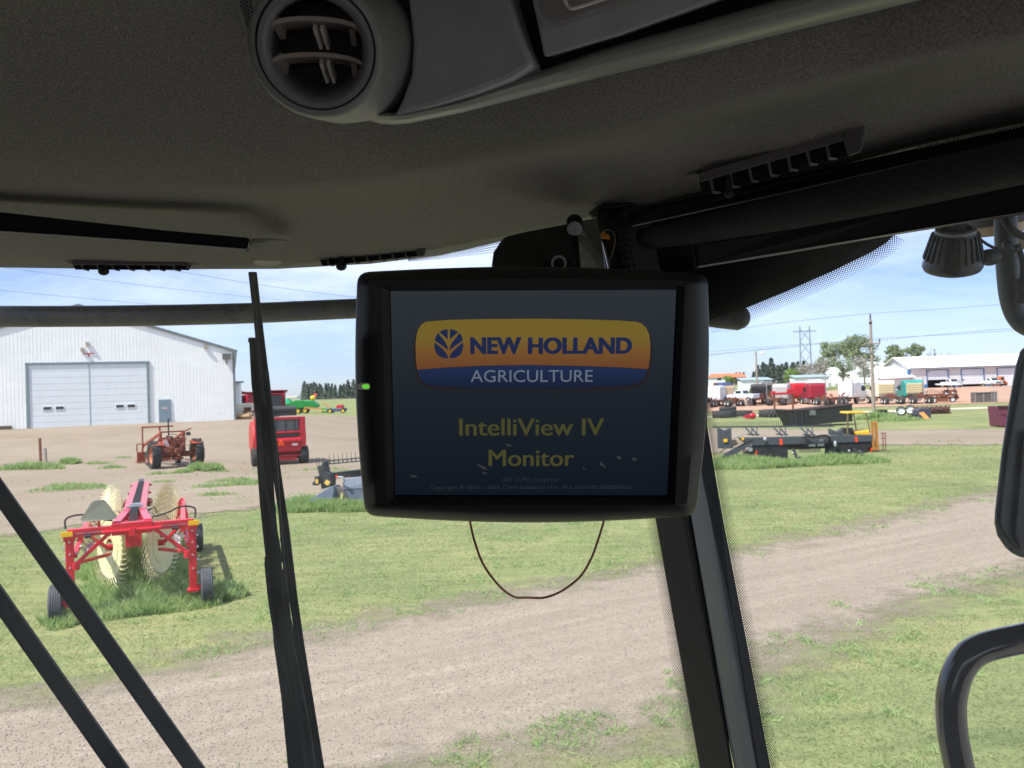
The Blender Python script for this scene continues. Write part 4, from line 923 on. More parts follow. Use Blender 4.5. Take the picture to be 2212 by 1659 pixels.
b = MB(); b.lathe([(.001, -.010), (.046, -.010), (.055, -.006), (.0575, .0), (.057, .006), (.053, .014), (.052, .022), (.044, .062), (.037, .076), (.030, .077), (.028, .060), (.001, .058)], c0, ax, 34); lb = b.build('lamp_body', M_WL, wl, smooth=45, world=True)
sx = ax.cross(Z).normalized(); sy = ax.cross(sx)
b = MB()
for i in range(24):
    d = sx * math.cos(i * math.pi / 12) + sy * math.sin(i * math.pi / 12); b.bar(c0 + d * .053 + ax * .018, c0 + d * .040 + ax * .070, .0022, .010, up=d)
b.build('cooling_fins', M_WL, lb, world=True)
b = MB(); b.lathe([(.031, .070), (.038, .074), (.038, .080), (.031, .082)], c0, ax, 30, True); b.build('rim_ring', mat('grey_ring', (.16, .17, .18), .35), lb, smooth=40, world=True)
b = MB(); b.tube([c0 + ax * .06, c0 + ax * .11, c0 + ax * .14], .017, 12); b.build('rubber_plug', M_RUBBER, wl, smooth=50, world=True)
for k in range(3):
    b = MB(); b.bar(c0 + ax * .066 + sx * (.012 * k - .012) - sy * .018, c0 + ax * .085 + sx * (.01 * k - .01) - sy * .012, .005); b.build('wire', mat('copper_wire', (.35, .16, .10), .5), wl, world=True)
b = MB(); b.pslab([(2082, 524, 1.585), (2116, 519, 1.59), (2122, 552, 1.60), (2116, 566, 1.60), (2086, 572, 1.59)], .03); b.ell(P(2137, 556, 1.62), .022, .018, .018); b.bar(P(2112, 552, 1.62), P(2160, 550, 1.64), .014); b.build('lamp_bracket', M_BLACKSTEEL, wl, bevel=.002, world=True)
b = MB(); b.pslab([(2103, 528, 1.583), (2115, 525, 1.583), (2116.5, 547, 1.583), (2106, 549, 1.583)], .002); b.build('label_plate', M_WHITE, wl, world=True)
b = MB()
for k in range(6): b.pslab([(2106, 531 + 2.6 * k, 1.582), (2111, 530 + 2.6 * k, 1.582), (2111, 531.2 + 2.6 * k, 1.582), (2106, 532.2 + 2.6 * k, 1.582)], .0008)
for k in range(4): b.pslab([(2089, 530 + 5 * k, 1.582), (2100, 528 + 5 * k, 1.582), (2100, 529.6 + 5 * k, 1.582), (2089, 531.6 + 5 * k, 1.582)], .0008)
b.build('label_print', M_PLAS, wl, world=True)
b = MB(); b.tube(catmull([P(2060, 487, 1.60), P(2078, 494, 1.58), P(2110, 512, 1.58), P(2140, 532, 1.6), P(2178, 545, 1.6), P(2196, 541, 1.6), P(2200, 533, 1.61)], 6), .0032, 8); b.tube([P(2056, 486, 1.6), P(2078, 496, 1.585)], .008, 10); b.build('lamp_cable', M_RUBBER, wl, smooth=60, world=True)
# ------------------------------------------------------------------ farm yard, left
def rel(root, m): return root
M_BWALL = mat('barn_siding', S(238, 241, 238), .5, ns=.6, na=.05, bs=2, bst=.03)
M_BDOOR = mat('barn_door_panel', S(216, 223, 226), .5, ns=.8, na=.05)
M_TRIMG = mat('grey_trim', (.16, .18, .18), .5, na=.2)
def at_px(u, v, d): return P(u, v, d)

BY = R(20); BC = P(508, 910, 75.0); bdir = Vector((-math.cos(BY), -math.sin(BY), 0)); hw = 13.25
bo_ = Vector((BC.x, BC.y, 0)) + bdir * hw; z0 = BC.z
def bx_(u):
    kk = (u - 1106) / F; return hw - (BC.x - BC.y * kk) / (math.cos(BY) - kk * math.sin(BY))
barn = thing('barn', 'large white metal barn with wide overhead double door', 'barn', (bo_.x, bo_.y, z0), BY)
eh, rh, dp = 6.8, 11.1, 38.0
dx0, dx1, dz = bx_(63), bx_(318), 5.78; wdx = bx_(355)
b = MB()
b.slab([(-hw, 0, -1), (hw, 0, -1), (hw, 0, eh), (0, 0, rh), (-hw, 0, eh)], (0, .12, 0))
b.box((hw - .06, dp / 2, eh / 2 - .5), (.12, dp - .3, eh + 1)); b.box((-hw + .06, dp / 2, eh / 2 - .5), (.12, dp - .3, eh + 1)); b.box((0, dp, eh / 2), (2 * hw, .12, eh))
for i in range(88):
    x = -hw + .15 + i * .302
    if not (dx0 - .3 < x < dx1 + .3) and not (wdx - .6 < x < wdx + .6):
        b.box((x, -.006, (-.4 + (eh + (rh - eh) * (1 - abs(x) / hw) - .1)) / 2), (.045, .008, eh + (rh - eh) * (1 - abs(x) / hw) + .3))
    else:
        zb = 6.0 if x < dx1 + .4 else 2.4; zt = eh + (rh - eh) * (1 - abs(x) / hw) - .1
        b.box((x, -.006, (zb + zt) / 2), (.045, .008, zt - zb))
b.build('wall', M_BWALL, barn)
for s in (-1, 1):
    b = MB(); b.slab([(s * (hw + .35), -.04, eh - .02), (s * (hw + .35), dp + .3, eh - .02), (0, dp + .3, rh + .08), (0, -.04, rh + .08)], (0, 0, .14)); b.build('roof', mat('barn_roof', (.55, .57, .58), .45, ns=.5, na=.1), barn)
    b = MB(); b.bar((s * (hw + .36), -.09, eh + .0), (0, -.09, rh + .1), .08, .26); b.build('roof_trim', M_TRIMG, barn)
b = MB(); b.box((hw + .02, -.05, eh / 2), (.22, .2, eh)); b.build('corner_trim', M_TRIMG, barn)
for i in range(2):
    xa, xb = (dx0, (dx0 + dx1) / 2 - .03) if i == 0 else ((dx0 + dx1) / 2 + .03, dx1)
    b = MB()
    n = 10
    for j in range(n): b.box(((xa + xb) / 2, -.02 - .0 * j, dz * (j + .5) / n), (xb - xa, .06, dz / n - .02))
    dr = b.build('overhead_door', M_BDOOR, barn)
    for wx in (((260 + 22) * .35954, (335 + 22) * .35954) if i == 0 else ((697 + 21) * .35954, (766 + 20) * .35954)):
        x = bx_(wx); b = MB(); b.box((x, -.07, 1.85 - .02 * i), (.74, .04, .36)); w = b.build('window', M_WHITE, dr); b = MB(); b.box((x, -.095, 1.85 - .02 * i), (.62, .02, .25)); b.build('pane', M_DGLASS, w)
b = MB(); b.box((dx0 - .12, -.06, dz / 2), (.24, .14, dz + .1)); b.box((dx1 + .1, -.06, dz / 2), (.2, .14, dz + .1)); b.box(((dx0 + dx1) / 2, -.06, dz + .1), (dx1 - dx0 + .5, .16, .2)); b.build('door_frame', mat('door_frame_grey', S(120, 136, 140), .5), barn)
b = MB(); b.box(((dx0 + dx1) / 2, -.055, dz / 2), (.05, .05, dz)); b.build('centre_post', mat('door_post', S(150, 170, 182), .5), barn)
x = wdx; b = MB(); b.box((x, -.05, 1.18), (1.05, .1, 2.3)); wd = b.build('walk_door', mat('walk_door_blue', S(118, 138, 150), .5, na=.12), barn)
b = MB(); b.box((x, -.11, 1.5), (.5, .02, .16)); b.box((x + .1, -.11, 1.3), (.45, .02, .05)); b.build('door_notice', mat('notice', (.5, .42, .4), .6), wd)
b = MB(); b.box((x + .38, -.13, 1.05), (.06, .08, .1)); b.build('handle', M_CHROME, wd)
for (u, v, s) in ((181, 756, .3), (192, 744, .3), (447, 753, .3)):
    b = MB(); b.box((bx_(u), -.12, (921 - v) * .0433), (s, .25, .4), (.5, 0, 0)); b.build('wall_lamp', M_CHROME, barn)
b = MB(); b.box((bx_(491), -.25, 6.4), (.75, .45, .6), (.4, 0, 0)); b.box((bx_(491), -.1, 5.9), (.1, .2, .6)); b.build('flood_lamp', mat('flood_grey', (.2, .21, .21), .5), barn)
b = MB(); b.box((bx_(193), -.06, 6.75), (.9, .03, .1)); b.box((bx_(194), -.06, 6.6), (.12, .03, .26)); b.build('logo_plate', mat('logo_red', S(190, 90, 100), .6), barn)
b = MB(); b.box((-hw / 2 - 2.6, -.2, .2), (7.5, .3, .4)); b.build('base_board', mat('base_board', S(92, 76, 62), .8), barn)
an = thing('annex', 'narrow white lean-to behind the right corner of the barn', 'shed', (Q(511, 88).x, 88, float(T(-31, 88))))
b = MB(); b.box((0, .3, 1.9), (.7, .6, 4.0)); b.build('wall', M_BWALL, an); b = MB(); b.slab([(-.5, -.4, 3.9), (.55, -.4, 3.9), (.55, .9, 4.0), (-.5, .9, 4.0)], (0, 0, .18)); b.build('roof', M_TRIMG, an)

# post, tall weeds
pp = G(88, 1000); ps = thing('steel_post', 'rusty brown post standing in a grass clump in front of the barn', 'post', pp)
b = MB(); b.bar((0, 0, -.1), (-.02, 0, 1.55), .14, .09); b.build('post_shaft', M_RUST, ps, bevel=.01); b = MB(); b.bar((.28, .05, -.1), (.25, .05, .9), .14); b.build('stub_post', mat('grey_wood', (.3, .27, .25), .9, ns=20, na=.4), ps)
clump('weed_clump', 'wide clump of weeds round the rusty post', 'weeds', G(70, 1014), 1.9, .6, 1800, .5, .045, group='weed clumps in the yard')
clump('weed_clump', 'small weed clump right of the rusty post', 'weeds', G(152, 1003), .6, .4, 700, .5, .05, group='weed clumps in the yard')
clump('weed_clump', 'leafy weed clump beside the right rear wheel of the old tractor', 'weeds', G(428, 1017), .55, .4, 800, .5, .045, group='weed clumps in the yard')
clump('weed_clump', 'leafy weed clump farther right of the old tractor', 'weeds', G(461, 1018), .5, .35, 700, .5, .045, group='weed clumps in the yard')
clump('weed_clump', 'low dark weed clump in front of the old tractor', 'weeds', G(396, 1022), .45, .3, 400, .28, .045, group='weed clumps in the yard')
for i, (u, v, rx, n, h) in enumerate(((210, 1003, .8, 250, .25), (242, 1012, .7, 250, .25), (345, 1025, .7, 200, .2), (505, 1040, 1.1, 350, .22), (535, 1047, 1.0, 450, .25), (455, 1052, .8, 300, .2), (478, 1020, .9, 120, .15), (170, 1056, 1.5, 600, .3), (140, 1050, .9, 200, .2), (265, 990, .5, 120, .2), (100, 1062, 1.2, 150, .15), (470, 1070, .7, 200, .2), (695, 1015, 1.2, 200, .18), (740, 1020, .9, 160, .18), (355, 1042, .6, 150, .15))):
    clump('ground_weeds', None, None, G(u, v), rx, rx * .5, n, h, .045)

# ------------------------------------------------------------------ old tractor with loader
a = Q(336, 41.4); c = Q(416, 42.4); tc = (a + c) / 2; yaw = math.atan2(c.y - a.y, c.x - a.x)
M_OR = mat('faded_orange_paint', S(152, 58, 40), .7, ns=5, na=.35, col2=S(172, 84, 62))
M_TRUST = mat('rusty_red_iron', S(112, 52, 42), .85, ns=6, na=.5, col2=S(150, 88, 68), bs=20, bst=.5)
tk = thing('old_tractor', 'rusty old red tractor with front loader, seen from behind', 'tractor', (tc.x, tc.y, 0), R(38))
RIMY = mat('cream_orange_rim', S(205, 150, 110), .7, ns=4, na=.3, col2=S(186, 82, 56))
for s in (-1, 1):
    wheel(tk, (s * 1.0, 0, .66), .68, .42, RIMY, .6, lugs=22); wheel(tk, (s * .72, 2.5, .36), .38, .2, RIMY, .55)
b = MB(); b.box((0, .1, .75), (.42, .7, .5)); b.cyl((-1.0, 0, .65), (1.0, 0, .65), .14); b.box((0, 2.3, .5), (1.3, .15, .12)); b.box((0, .75, .85), (.4, .9, .42)); b.box((0, 1.7, .85), (.34, 1.2, .5)); b.cyl((0, -.28, .8), (0, -.5, .8), .16); b.box((0, -.3, .45), (.5, .3, .12)); b.bar((-.35, -.3, .4), (-.42, -.9, .38), .07); b.bar((.35, -.3, .4), (.42, -.9, .38), .07); b.cyl((0, -.5, .62), (0, -.72, .62), .05); b.box((.25, -.2, .95), (.2, .3, .35)); b.build('chassis', M_TRUST, tk, bevel=.03)
b = MB(); b.box((0, 1.55, 1.2), (.5, 1.5, .42)); b.ell((0, 2.3, 1.15), .25, .12, .25); b.build('hood', M_OR, tk, bevel=.08)
b = MB(); b.cyl((0, .75, 1.2), (0, .45, 1.5), .03); b.lathe([(.2, -.02), (.22, 0), (.2, .02)], (0, .43, 1.52), (0, -.55, .8), 20, True); b.build('steering_wheel', M_BLACKSTEEL, tk, smooth=40)
b = MB(); b.box((0, -.05, 1.12), (.42, .35, .06)); b.box((0, -.22, 1.25), (.4, .06, .26)); b.build('seat', M_TRUST, tk, bevel=.03)
b = MB(); b.cyl((-.02, 1.2, 1.3), (-.02, 1.2, 2.35), .035); b.bar((-.02, 1.2, 2.3), (.06, 1.2, 2.4), .05); b.build('exhaust_stack', M_BLACKSTEEL, tk)
for s in (-1, 1):
    b = MB(); b.bar((s * .55, .55, .7), (s * .55, .55, 1.75), .1, .1); b.bar((s * .55, .55, 1.7), (s * .55, 1.3, .95), .08); b.bar((s * .55, .5, 1.72), (s * .62, 4.0, .95), .09, .12); b.bar((s * .62, 4.0, .97), (s * .62, 4.4, .35), .09, .1); b.bar((s * .5, .5, .95), (s * .6, 2.2, 1.12), .06); b.build('loader_arm', M_OR, tk, bevel=.01)
    b = MB(); b.bar((s * .55, -.05, 1.0), (s * .85, -.15, 1.30), .5, .04); b.bar((s * .86, -.15, 1.3), (s * .92, -.5, 1.15), .5, .04); b.build('fender', M_OR, tk)
b = MB(); b.bar((-.75, 3.6, 1.95), (.75, 3.3, 1.95), .08); b.bar((-.72, 3.6, .6), (-.72, 3.6, 1.95), .06); b.bar((.1, 3.5, 1.95), (.1, 3.2, 1.0), .07); b.bar((-.72, 3.7, 1.05), (.3, 3.7, 1.05), .07); b.bar((-.55, .55, 1.75), (.55, .55, 1.75), .07); b.bar((.5, .5, 1.72), (.85, .35, 1.88), .1, .06); b.build('loader_frame', M_OR, tk)
b = MB(); b.slab([(-.85, 4.3, .08), (-.85, 4.95, .05), (-.85, 4.45, .16), (-.85, 4.35, .62), (-.85, 4.28, .62)], (1.7, 0, 0)); b.bar((-.85, 4.32, .62), (-.85, 4.32, 1.05), .05); b.bar((.85, 4.32, .62), (.85, 4.32, 1.05), .05); b.bar((-.85, 4.32, 1.05), (.85, 4.32, 1.05), .05); b.build('bucket', M_OR, tk)
b = MB()
for i in range(40):
    q = Vector((random.uniform(-.45, .5), random.uniform(-.3, .6), random.uniform(.85, 1.5))); b.bar(q, q + Vector((random.uniform(-.2, .2), random.uniform(-.15, .15), random.uniform(-.2, .25))), random.uniform(.04, .1))
b.build('linkage', M_TRUST, tk)
b = MB(); b.slab([(-.72, -.28, 1.08), (-.34, -.28, 1.08), (-.48, -.28, 1.42), (-.58, -.28, 1.42)], (0, .02, 0)); b.build('slow_sign', mat('faded_pink_sign', S(226, 196, 196), .7, na=.1), tk)
b = MB(); b.cyl((.58, -.1, 1.55), (.58, -.1, 1.72), .12, .10); b.build('tank_cap', M_BLACKSTEEL, tk); tk.scale = (1.1, 1.1, 1.1)

# ------------------------------------------------------------------ red baler
bq = Q(603, 41.0); bl = thing('round_baler', 'bright red hay baler with grey rear panel and orange triangle', 'baler', (bq.x, bq.y, 0), R(24))
WHR = mat('white_rim', (.7, .7, .7), .5)
for s in (-1, 1): wheel(bl, (s * 1.22, .35, .5), .5, .48, WHR, .42)
b = MB()
sp = [(-.05, 1.05), (-.12, 1.25), (-.05, 1.42), (0, 1.6), (.1, 2.45), (.22, 2.55), (1.6, 2.5), (2.5, 2.1), (2.75, 1.5), (2.5, .8), (1.6, .45), (.3, .45), (.02, .7)]
b.slab([(-1.08, y, z) for y, z in sp], (2.16, 0, 0)); b.build('body', M_RED, bl, bevel=.04)
for s in (-1, 1):
    b = MB(); arc = [(1.35 + 1.2 * math.cos(t), 1.45 + .95 * math.sin(t)) for t in np.linspace(0, 2 * math.pi, 25)[:-1]]
    b.slab([(s * 1.08, y, z) for y, z in arc], (s * .3, 0, 0)); b.build('side_shield', mat('sunlit_red_shield', S(178, 58, 52), .5, ns=3, na=.12), bl, bevel=.08, seg=3)  # lighter red puts the sunlight on the shields into their colour
    b = MB(); b.box((s * 1.15, .12, 1.75), (.30, .5, 1.62)); b.build('rear_post', M_RED, bl, bevel=.015)
    b = MB(); b.box((s * .72, -.16, 1.09), (.3, .08, .12)); b.build('tail_lamp', mat('pale_lamp', (.8, .62, .62), .3), bl, bevel=.02)
b = MB(); b.box((0, .1, 2.50), (2.0, .5, .13)); b.build('top_bar', M_RED, bl, bevel=.015)
b = MB(); b.box((0, -.06, 2.12), (1.86, .14, .62)); b.build('rear_screen', mat('grey_screen', (.075, .08, .088), .6, ns=30, na=.5), bl, bevel=.02)
b = MB()
for i in range(4): b.box((-.93 + .47 + i * .47 - .23, -.14, 2.12), (.02, .03, .62))
b.build('screen_bar', M_BLACKSTEEL, bl)
b = MB(); b.box((0, -.04, 1.58), (1.86, .1, .2)); b.build('rear_slot', mat('slot_dark', (.045, .04, .043), .6, ns=30, na=.6), bl)
b = MB(); b.cyl((-1.06, -.06, 1.30), (1.06, -.06, 1.30), .17, n=20); b.cyl((-1.0, -.1, 1.75), (1.0, -.1, 1.75), .06, n=12); b.build('roller_lip', M_RED, bl, smooth=40)
b = MB(); b.box((0, .0, .88), (2.1, .12, .3)); b.build('lower_panel', M_RED, bl, bevel=.03)
b = MB(); b.box((0, .2, .64), (1.9, .2, .2)); b.box((0, .3, .36), (1.9, .3, .12)); b.build('lower_gap', M_BLACKSTEEL, bl)
b = MB(); b.box((0, -.02, .50), (2.0, .12, .09)); b.box((0, .1, .34), (1.7, .14, .2)); b.build('rear_bar', M_RED, bl, bevel=.02)
b = MB(); b.slab([(-.17, -.25, 1.07), (.17, -.25, 1.07), (.03, -.25, 1.39), (-.03, -.25, 1.39)], (0, .02, 0)); sg_ = b.build('slow_sign', mat('orange_triangle', S(255, 92, 10), .5, na=.05), bl)
b = MB(); b.slab([(-.11, -.255, 1.10), (.11, -.255, 1.10), (0, -.255, 1.31)], (0, .004, 0)); b.build('sign_centre', mat('red_orange', S(225, 60, 10), .5), sg_)
b = MB(); b.bar((0, 2.6, .55), (0, 4.2, .5), .14, .2); b.build('drawbar', M_RED, bl)

# ------------------------------------------------------------------ wheel rake
yaw = R(24.6); ro = Vector((-6.45, 12.95, 0)); rk = thing('hay_rake', 'red folded wheel rake with cream tined wheels in tall grass', 'hay rake', ro, yaw)
M_RK = mat('rake_red', S(200, 22, 44), .32, ns=4, na=.12, coat=.3)
M_TYG = mat('grey_ribbed_tyre', (.075, .08, .09), .8, ns=9, na=.25, bs=40, bst=.2)
def ribbed(c, r, w):
    c = Vector(c); b = MB(); h = w / 2; pr = [(r * .55, -h * .7), (r * .78, -h), (r * .92, -h * .95), (r * .985, -h * .8)]
    for i in range(5):
        x = -h * .66 + i * h * .33; pr += [(r, x - h * .12), (r, x + h * .12), (r * .955, x + h * .15), (r * .955, x + h * .18)]
    pr += [(r * .985, h * .8), (r * .92, h * .95), (r * .78, h), (r * .55, h * .7)]
    b.lathe(pr, c, (1, 0, 0), 30, True); w_ = b.build('wheel', M_TYG, rk, smooth=35)
    b = MB(); b.lathe([(.001, 0), (r * .56, -h * .1), (r * .58, -h * .7), (r * .58, h * .7), (r * .56, h * .1), (.001, .02)], c, (1, 0, 0), 20); b.build('rim', M_RK, w_, smooth=35)
for s in (-1, 1):
    ribbed((s * 1.13, 0, .31), .315, .2)
    b = MB(); b.box((s * .92, 0, .82), (.12, .12, 1.1)); b.box((s * .92, -.01, 1.36), (.17, .17, .1)); b.box((s * .92, 0, .27), (.19, .19, .05)); b.cyl((s * .92, 0, .31), (s * 1.05, 0, .31), .045); b.build('leg', M_RK, rk, bevel=.008)
    b = MB()
    for zz_ in (.55, .78, 1.0, 1.2): b.cyl((s * .99, -.0, zz_), (s * 1.02, 0, zz_), .022, n=8); b.cyl((s * .92, -.06, zz_ + .1), (s * .92, -.09, zz_ + .1), .016, n=8)
    b.build('leg_bolts', M_CHROME, rk)
    b = MB(); b.box((s * .95, -.105, 1.43), (.17, .02, .08)); b.build('reflector', mat('amber_reflector', S(235, 180, 20), .4, na=.05), rk, bevel=.004)
    b = MB(); b.bar((s * .86, -.02, .9), (s * .36, .0, 1.36), .06); b.bar((s * .80, .05, .93), (s * .40, .9, .87), .055); b.box((s * .36, -.02, 1.37), (.07, .1, .08)); b.cyl((s * .84, -.02, .83), (s * .84, -.02, .95), .06); b.build('brace', M_RK, rk, bevel=.006)
    b = MB(); b.cyl((s * .70, -.11, 1.37), (s * .60, -.11, 1.37), .028); b.build('hydraulic_ram', M_BLACKSTEEL, rk)
    # arm folded forward, carrying the rake wheels
    b = MB(); b.bar((s * .78, .1, 1.32), (s * .92, 5.6, 1.18), .09, .11); b.bar((s * .85, 0, 1.05), (s * .83, 1.2, 1.25), .07); b.build('side_arm', M_RK, rk, bevel=.006)
    b = MB()
    for i in range(5): b.bar((s * .80, .35 + .22 * i, 1.15 - .06 * (i % 2)), (s * .70, .45 + .22 * i, .98), .04); b.cyl((s * .74, .4 + .2 * i, 1.0), (s * .66, .45 + .2 * i, 1.05), .035, n=8)
    b.build('spring_links', M_CHROME, rk)
    for i in range(5):
        y = 1.55 + .96 * i; cx = s * (.43 + .04 * i); cc = Vector((cx, y, .88)); nrm = Vector((s * math.cos(R(24)), -math.sin(R(24)), .04)).normalized(); r = .75
        xx = nrm.cross(Z).normalized(); yy = nrm.cross(xx)
        b = MB(); b.lathe([(r * .70, -.012), (r * .74, -.018), (r * .76, 0), (r * .74, .018), (r * .70, .012)], cc, nrm, 36, True); b.lathe([(r * .50, -.004), (r * .70, -.004), (r * .70, .004), (r * .50, .004)], cc, nrm, 36, True); b.lathe([(r * .22, -.008), (r * .30, -.02), (r * .5, -.012), (r * .5, .012), (r * .30, .02), (r * .22, .008)], cc, nrm, 30, True)
        wr = b.build('rake_wheel', mat('cream_plastic', S(216, 208, 164), .5, ns=14, na=.12), rk, smooth=35)
        t = MB()
        for j in range(40):
            th = 2 * math.pi * j / 40; d0 = xx * math.cos(th) + yy * math.sin(th); tn = nrm.cross(d0)
            for q in (-1, 1):
                p1 = cc + d0 * r * .72 + nrm * .012 * q; p2 = cc + d0 * r * .90 + tn * r * .10 + nrm * .02 * q; p3 = cc + d0 * r * 1.02 + tn * r * .30 + nrm * .025 * q
                t.tube([p1, p2, p3], [.0075, .0065, .005], 4, cap=False)
        t.build('tines', mat('cream_tine', S(216, 208, 166), .5, ns=20, na=.2), wr)
        t = MB(); t.cyl(cc - nrm * .06, cc + nrm * .06, .06, n=12); t.bar(cc + nrm * .05, (s * (.80 + .02 * i), y - .5, 1.28), .05); t.build('wheel_hub', M_RK, rk)
b = MB(); b.bar((-.95, 0, 1.46), (.95, 0, 1.46), .12, .07); b.bar((-.95, 0, 1.385), (.95, 0, 1.385), .1, .05); b.build('cross_beam', M_RK, rk, bevel=.008)
b = MB(); b.box((0, -.005, 1.43), (.62, .15, .2)); b.cyl((-.45, -.07, 1.40), (.45, -.07, 1.40), .035); b.box((0, -.09, 1.37), (.1, .05, .14)); b.build('hinge_plate', M_RK, rk, bevel=.01)
for s in (-1, 1):
    b = MB(); b.bar((s * .24, .05, 1.50), (s * .13, 1.35, 1.52), .13, .1); b.bar((s * .13, 1.3, 1.52), (s * .12, 6.9, 1.50), .12, .12); b.build('main_rail', mat('rake_red_sheen', S(206, 60, 82), .3, ns=4, na=.1, coat=.4), rk, bevel=.01)  # pinker red, with the sky's sheen on the rails mixed in
b = MB(); b.box((0, 4.2, 1.50), (.12, 5.4, .06)); b.build('hose_tray', M_BLACKSTEEL, rk)
b = MB()
for y in (.35, .7, 1.05, 1.35, 3.2, 5.0, 6.8): b.bar((-.24, y, 1.48), (.24, y, 1.48), .05)
b.box((0, .6, 1.2), (.25, .5, .3)); b.build('cross_tie', M_RK, rk)
b = MB(); b.box((0, 1.42, 1.60), (.26, .12, .06)); b.box((.02, 1.75, 1.60), (.2, .2, .05)); b.box((0, 6.95, 1.58), (.12, .1, .12)); b.build('hose_clamp', M_CHROME, rk)
b = MB()
for k_ in range(4): b.tube(catmull([(-.05 + .035 * k_, .1, 1.52), (-.04 + .03 * k_, 1.2, 1.60), (-.04 + .03 * k_, 3, 1.58), (-.04 + .03 * k_, 6.8, 1.57)], 5), .014, 6)
for s in (-1, 1): b.tube(catmull([(s * .98, .05, 1.5), (s * .97, .1, 1.66), (s * .75, .12, 1.70), (s * .55, .1, 1.62), (s * .3, .12, 1.56)], 5), .016, 6); b.tube(catmull([(s * .2, 1.4, 1.5), (s * .34, 1.5, 1.55), (s * .36, 1.7, 1.35), (s * .3, 1.8, 1.2)], 4), .018, 6)
b.build('hoses', M_RUBBER, rk, smooth=60)
b = MB(); b.box((-.17, 2.2, 1.3), (.12, .5, .25)); b.box((.17, 2.2, 1.3), (.12, .5, .25)); b.cyl((-.22, 3.3, 1.42), (-.22, 3.9, 1.42), .06); b.cyl((.22, 3.3, 1.42), (.22, 3.9, 1.42), .06); b.build('rail_bracket', M_TRUST, rk)
b = MB(); b.slab([(-.72, -.06, 1.60), (-.26, -.06, 1.60), (-.22, -.04, 1.64), (-.38, .0, 1.90), (-.42, .0, 1.93), (-.55, .0, 1.93), (-.60, .0, 1.90), (-.76, -.04, 1.64)], (0, .012, 0)); sgn = b.build('slow_sign', mat('olive_sign_back', S(124, 124, 108), .5, ns=3, na=.1), rk); b = MB(); b.bar((-.49, .0, 1.45), (-.49, .0, 1.64), .04); b.build('sign_post', M_RK, sgn)
ribbed((1.22, 5.3, .31), .315, .2); b = MB(); b.bar((1.05, 5.3, .31), (.92, 5.4, 1.18), .08); b.build('front_leg', M_RK, rk)
def rk_w(x, y): return ro + Matrix.Rotation(yaw, 3, 'Z') @ Vector((x, y, 0))
for cx_, cy_, rx_, ry_, n_, h_ in ((-.05, 1.7, .95, 1.7, 7000, .33), (0, 4.2, 1.1, 2.4, 8000, .38), (.15, .0, 1.1, .5, 4200, .25), (1.32, .3, .42, .55, 2200, .30), (-1.0, -.15, .35, .35, 1200, .24), (0, 3.2, .25, 2.2, 2500, .62)):
    clump('tall_grass', None, None, rk_w(cx_, cy_), rx_, ry_, n_, h_, .011, yaw)

# ------------------------------------------------------------------ grey header, left of the monitor
hx = Q(727, 24.6); hd = thing('grain_header', 'grey harvester header with upright reel tines behind the wiper', 'header', (hx.x, hx.y, 0), 0)
M_HG = mat('header_blue_grey', S(104, 112, 128), .42, ns=3, na=.12)
M_HD = mat('header_dark', (.045, .048, .055), .5, ns=5, na=.4)
zt = lambda x, z: (((639.7 + x * .11437) - 727) * 24.6 / F, 0, (1097.5 - 240 * .0 - (948.8 + z * .11437)) * 24.6 / F + .0)
def zp(x, z, y=0): q = zt(x, z); return (q[0], y, q[2])
b = MB(); b.slab([zp(250, 1180, -.5), zp(262, 1110, -.5), zp(600, 890, -.1), zp(660, 900, -.1), zp(682, 970, -.1), zp(660, 1140, -.2), zp(560, 1215, -.4), zp(330, 1265, -.5), zp(270, 1230, -.5)], (.12, .5, 0)); b.build('divider_shield', M_HG, hd, bevel=.03)
b = MB(); b.slab([zp(345, 500), zp(385, 520), zp(430, 500), zp(445, 430), zp(485, 435), zp(512, 620), zp(570, 660), zp(620, 790), zp(610, 880), zp(420, 950), zp(408, 800), zp(385, 690)], (.1, .25, 0)); b.box(zp(360, 780), (.12, .3, .28)); b.box(zp(320, 830), (.16, .2, .12)); b.build('end_bracket', M_HD, hd, bevel=.02)
b = MB(); b.box(zp(373, 785, -.17), (.07, .04, .14)); b.box(zp(555, 820, -.1), (.15, .05, .13), (0, .6, 0)); b.build('warning_decal', mat('yellow_decal', S(232, 190, 90), .5), hd)
b = MB(); b.bar(zp(495, 432, .3), zp(1700, 340, -.2), .04); b.bar(zp(500, 492, .3), zp(1700, 400, -.2), .04)
for i in range(15): x = 560 + i * 83; b.bar(zp(x, 490 - (x - 500) * .077, .3), zp(x - 8, 428 - (x - 500) * .077, .3), .035)
b.build('reel_bat', M_HD, hd)
b = MB()
for i in range(15): x = 560 + i * 83; y = 425 - (x - 500) * .077; b.bar(zp(x - 5, y, .3), zp(x - 8, y - 110, .3), .014)
for x in (338, 382, 470): b.bar(zp(x, 500, .1), zp(x - 3, 350, .1), .016)
b.build('reel_tine', M_BLACKSTEEL, hd)
b = MB(); b.slab([zp(560, 670, .3), zp(1800, 560, .3), zp(1800, 700, .3), zp(560, 780, .3)], (0, .3, 0)); b.build('back_tube', mat('header_black', (.02, .021, .024), .5, ns=6, na=.4), hd)
b = MB(); b.slab([zp(810, 845, .1), zp(850, 775, .15), zp(1240, 738, .2), zp(1900, 680, .2), zp(1900, 960, .2), zp(830, 970, .1)], (0, .25, 0)); b.build('top_panel', mat('header_pale_grey', S(132, 140, 156), .42, ns=3, na=.08), hd, bevel=.01)
b = MB(); b.slab([zp(830, 972, .12), zp(1900, 955, .2), zp(1900, 1330, .2), zp(1000, 1335, .12)], (0, .25, 0)); b.build('rear_panel', M_HG, hd, bevel=.01)
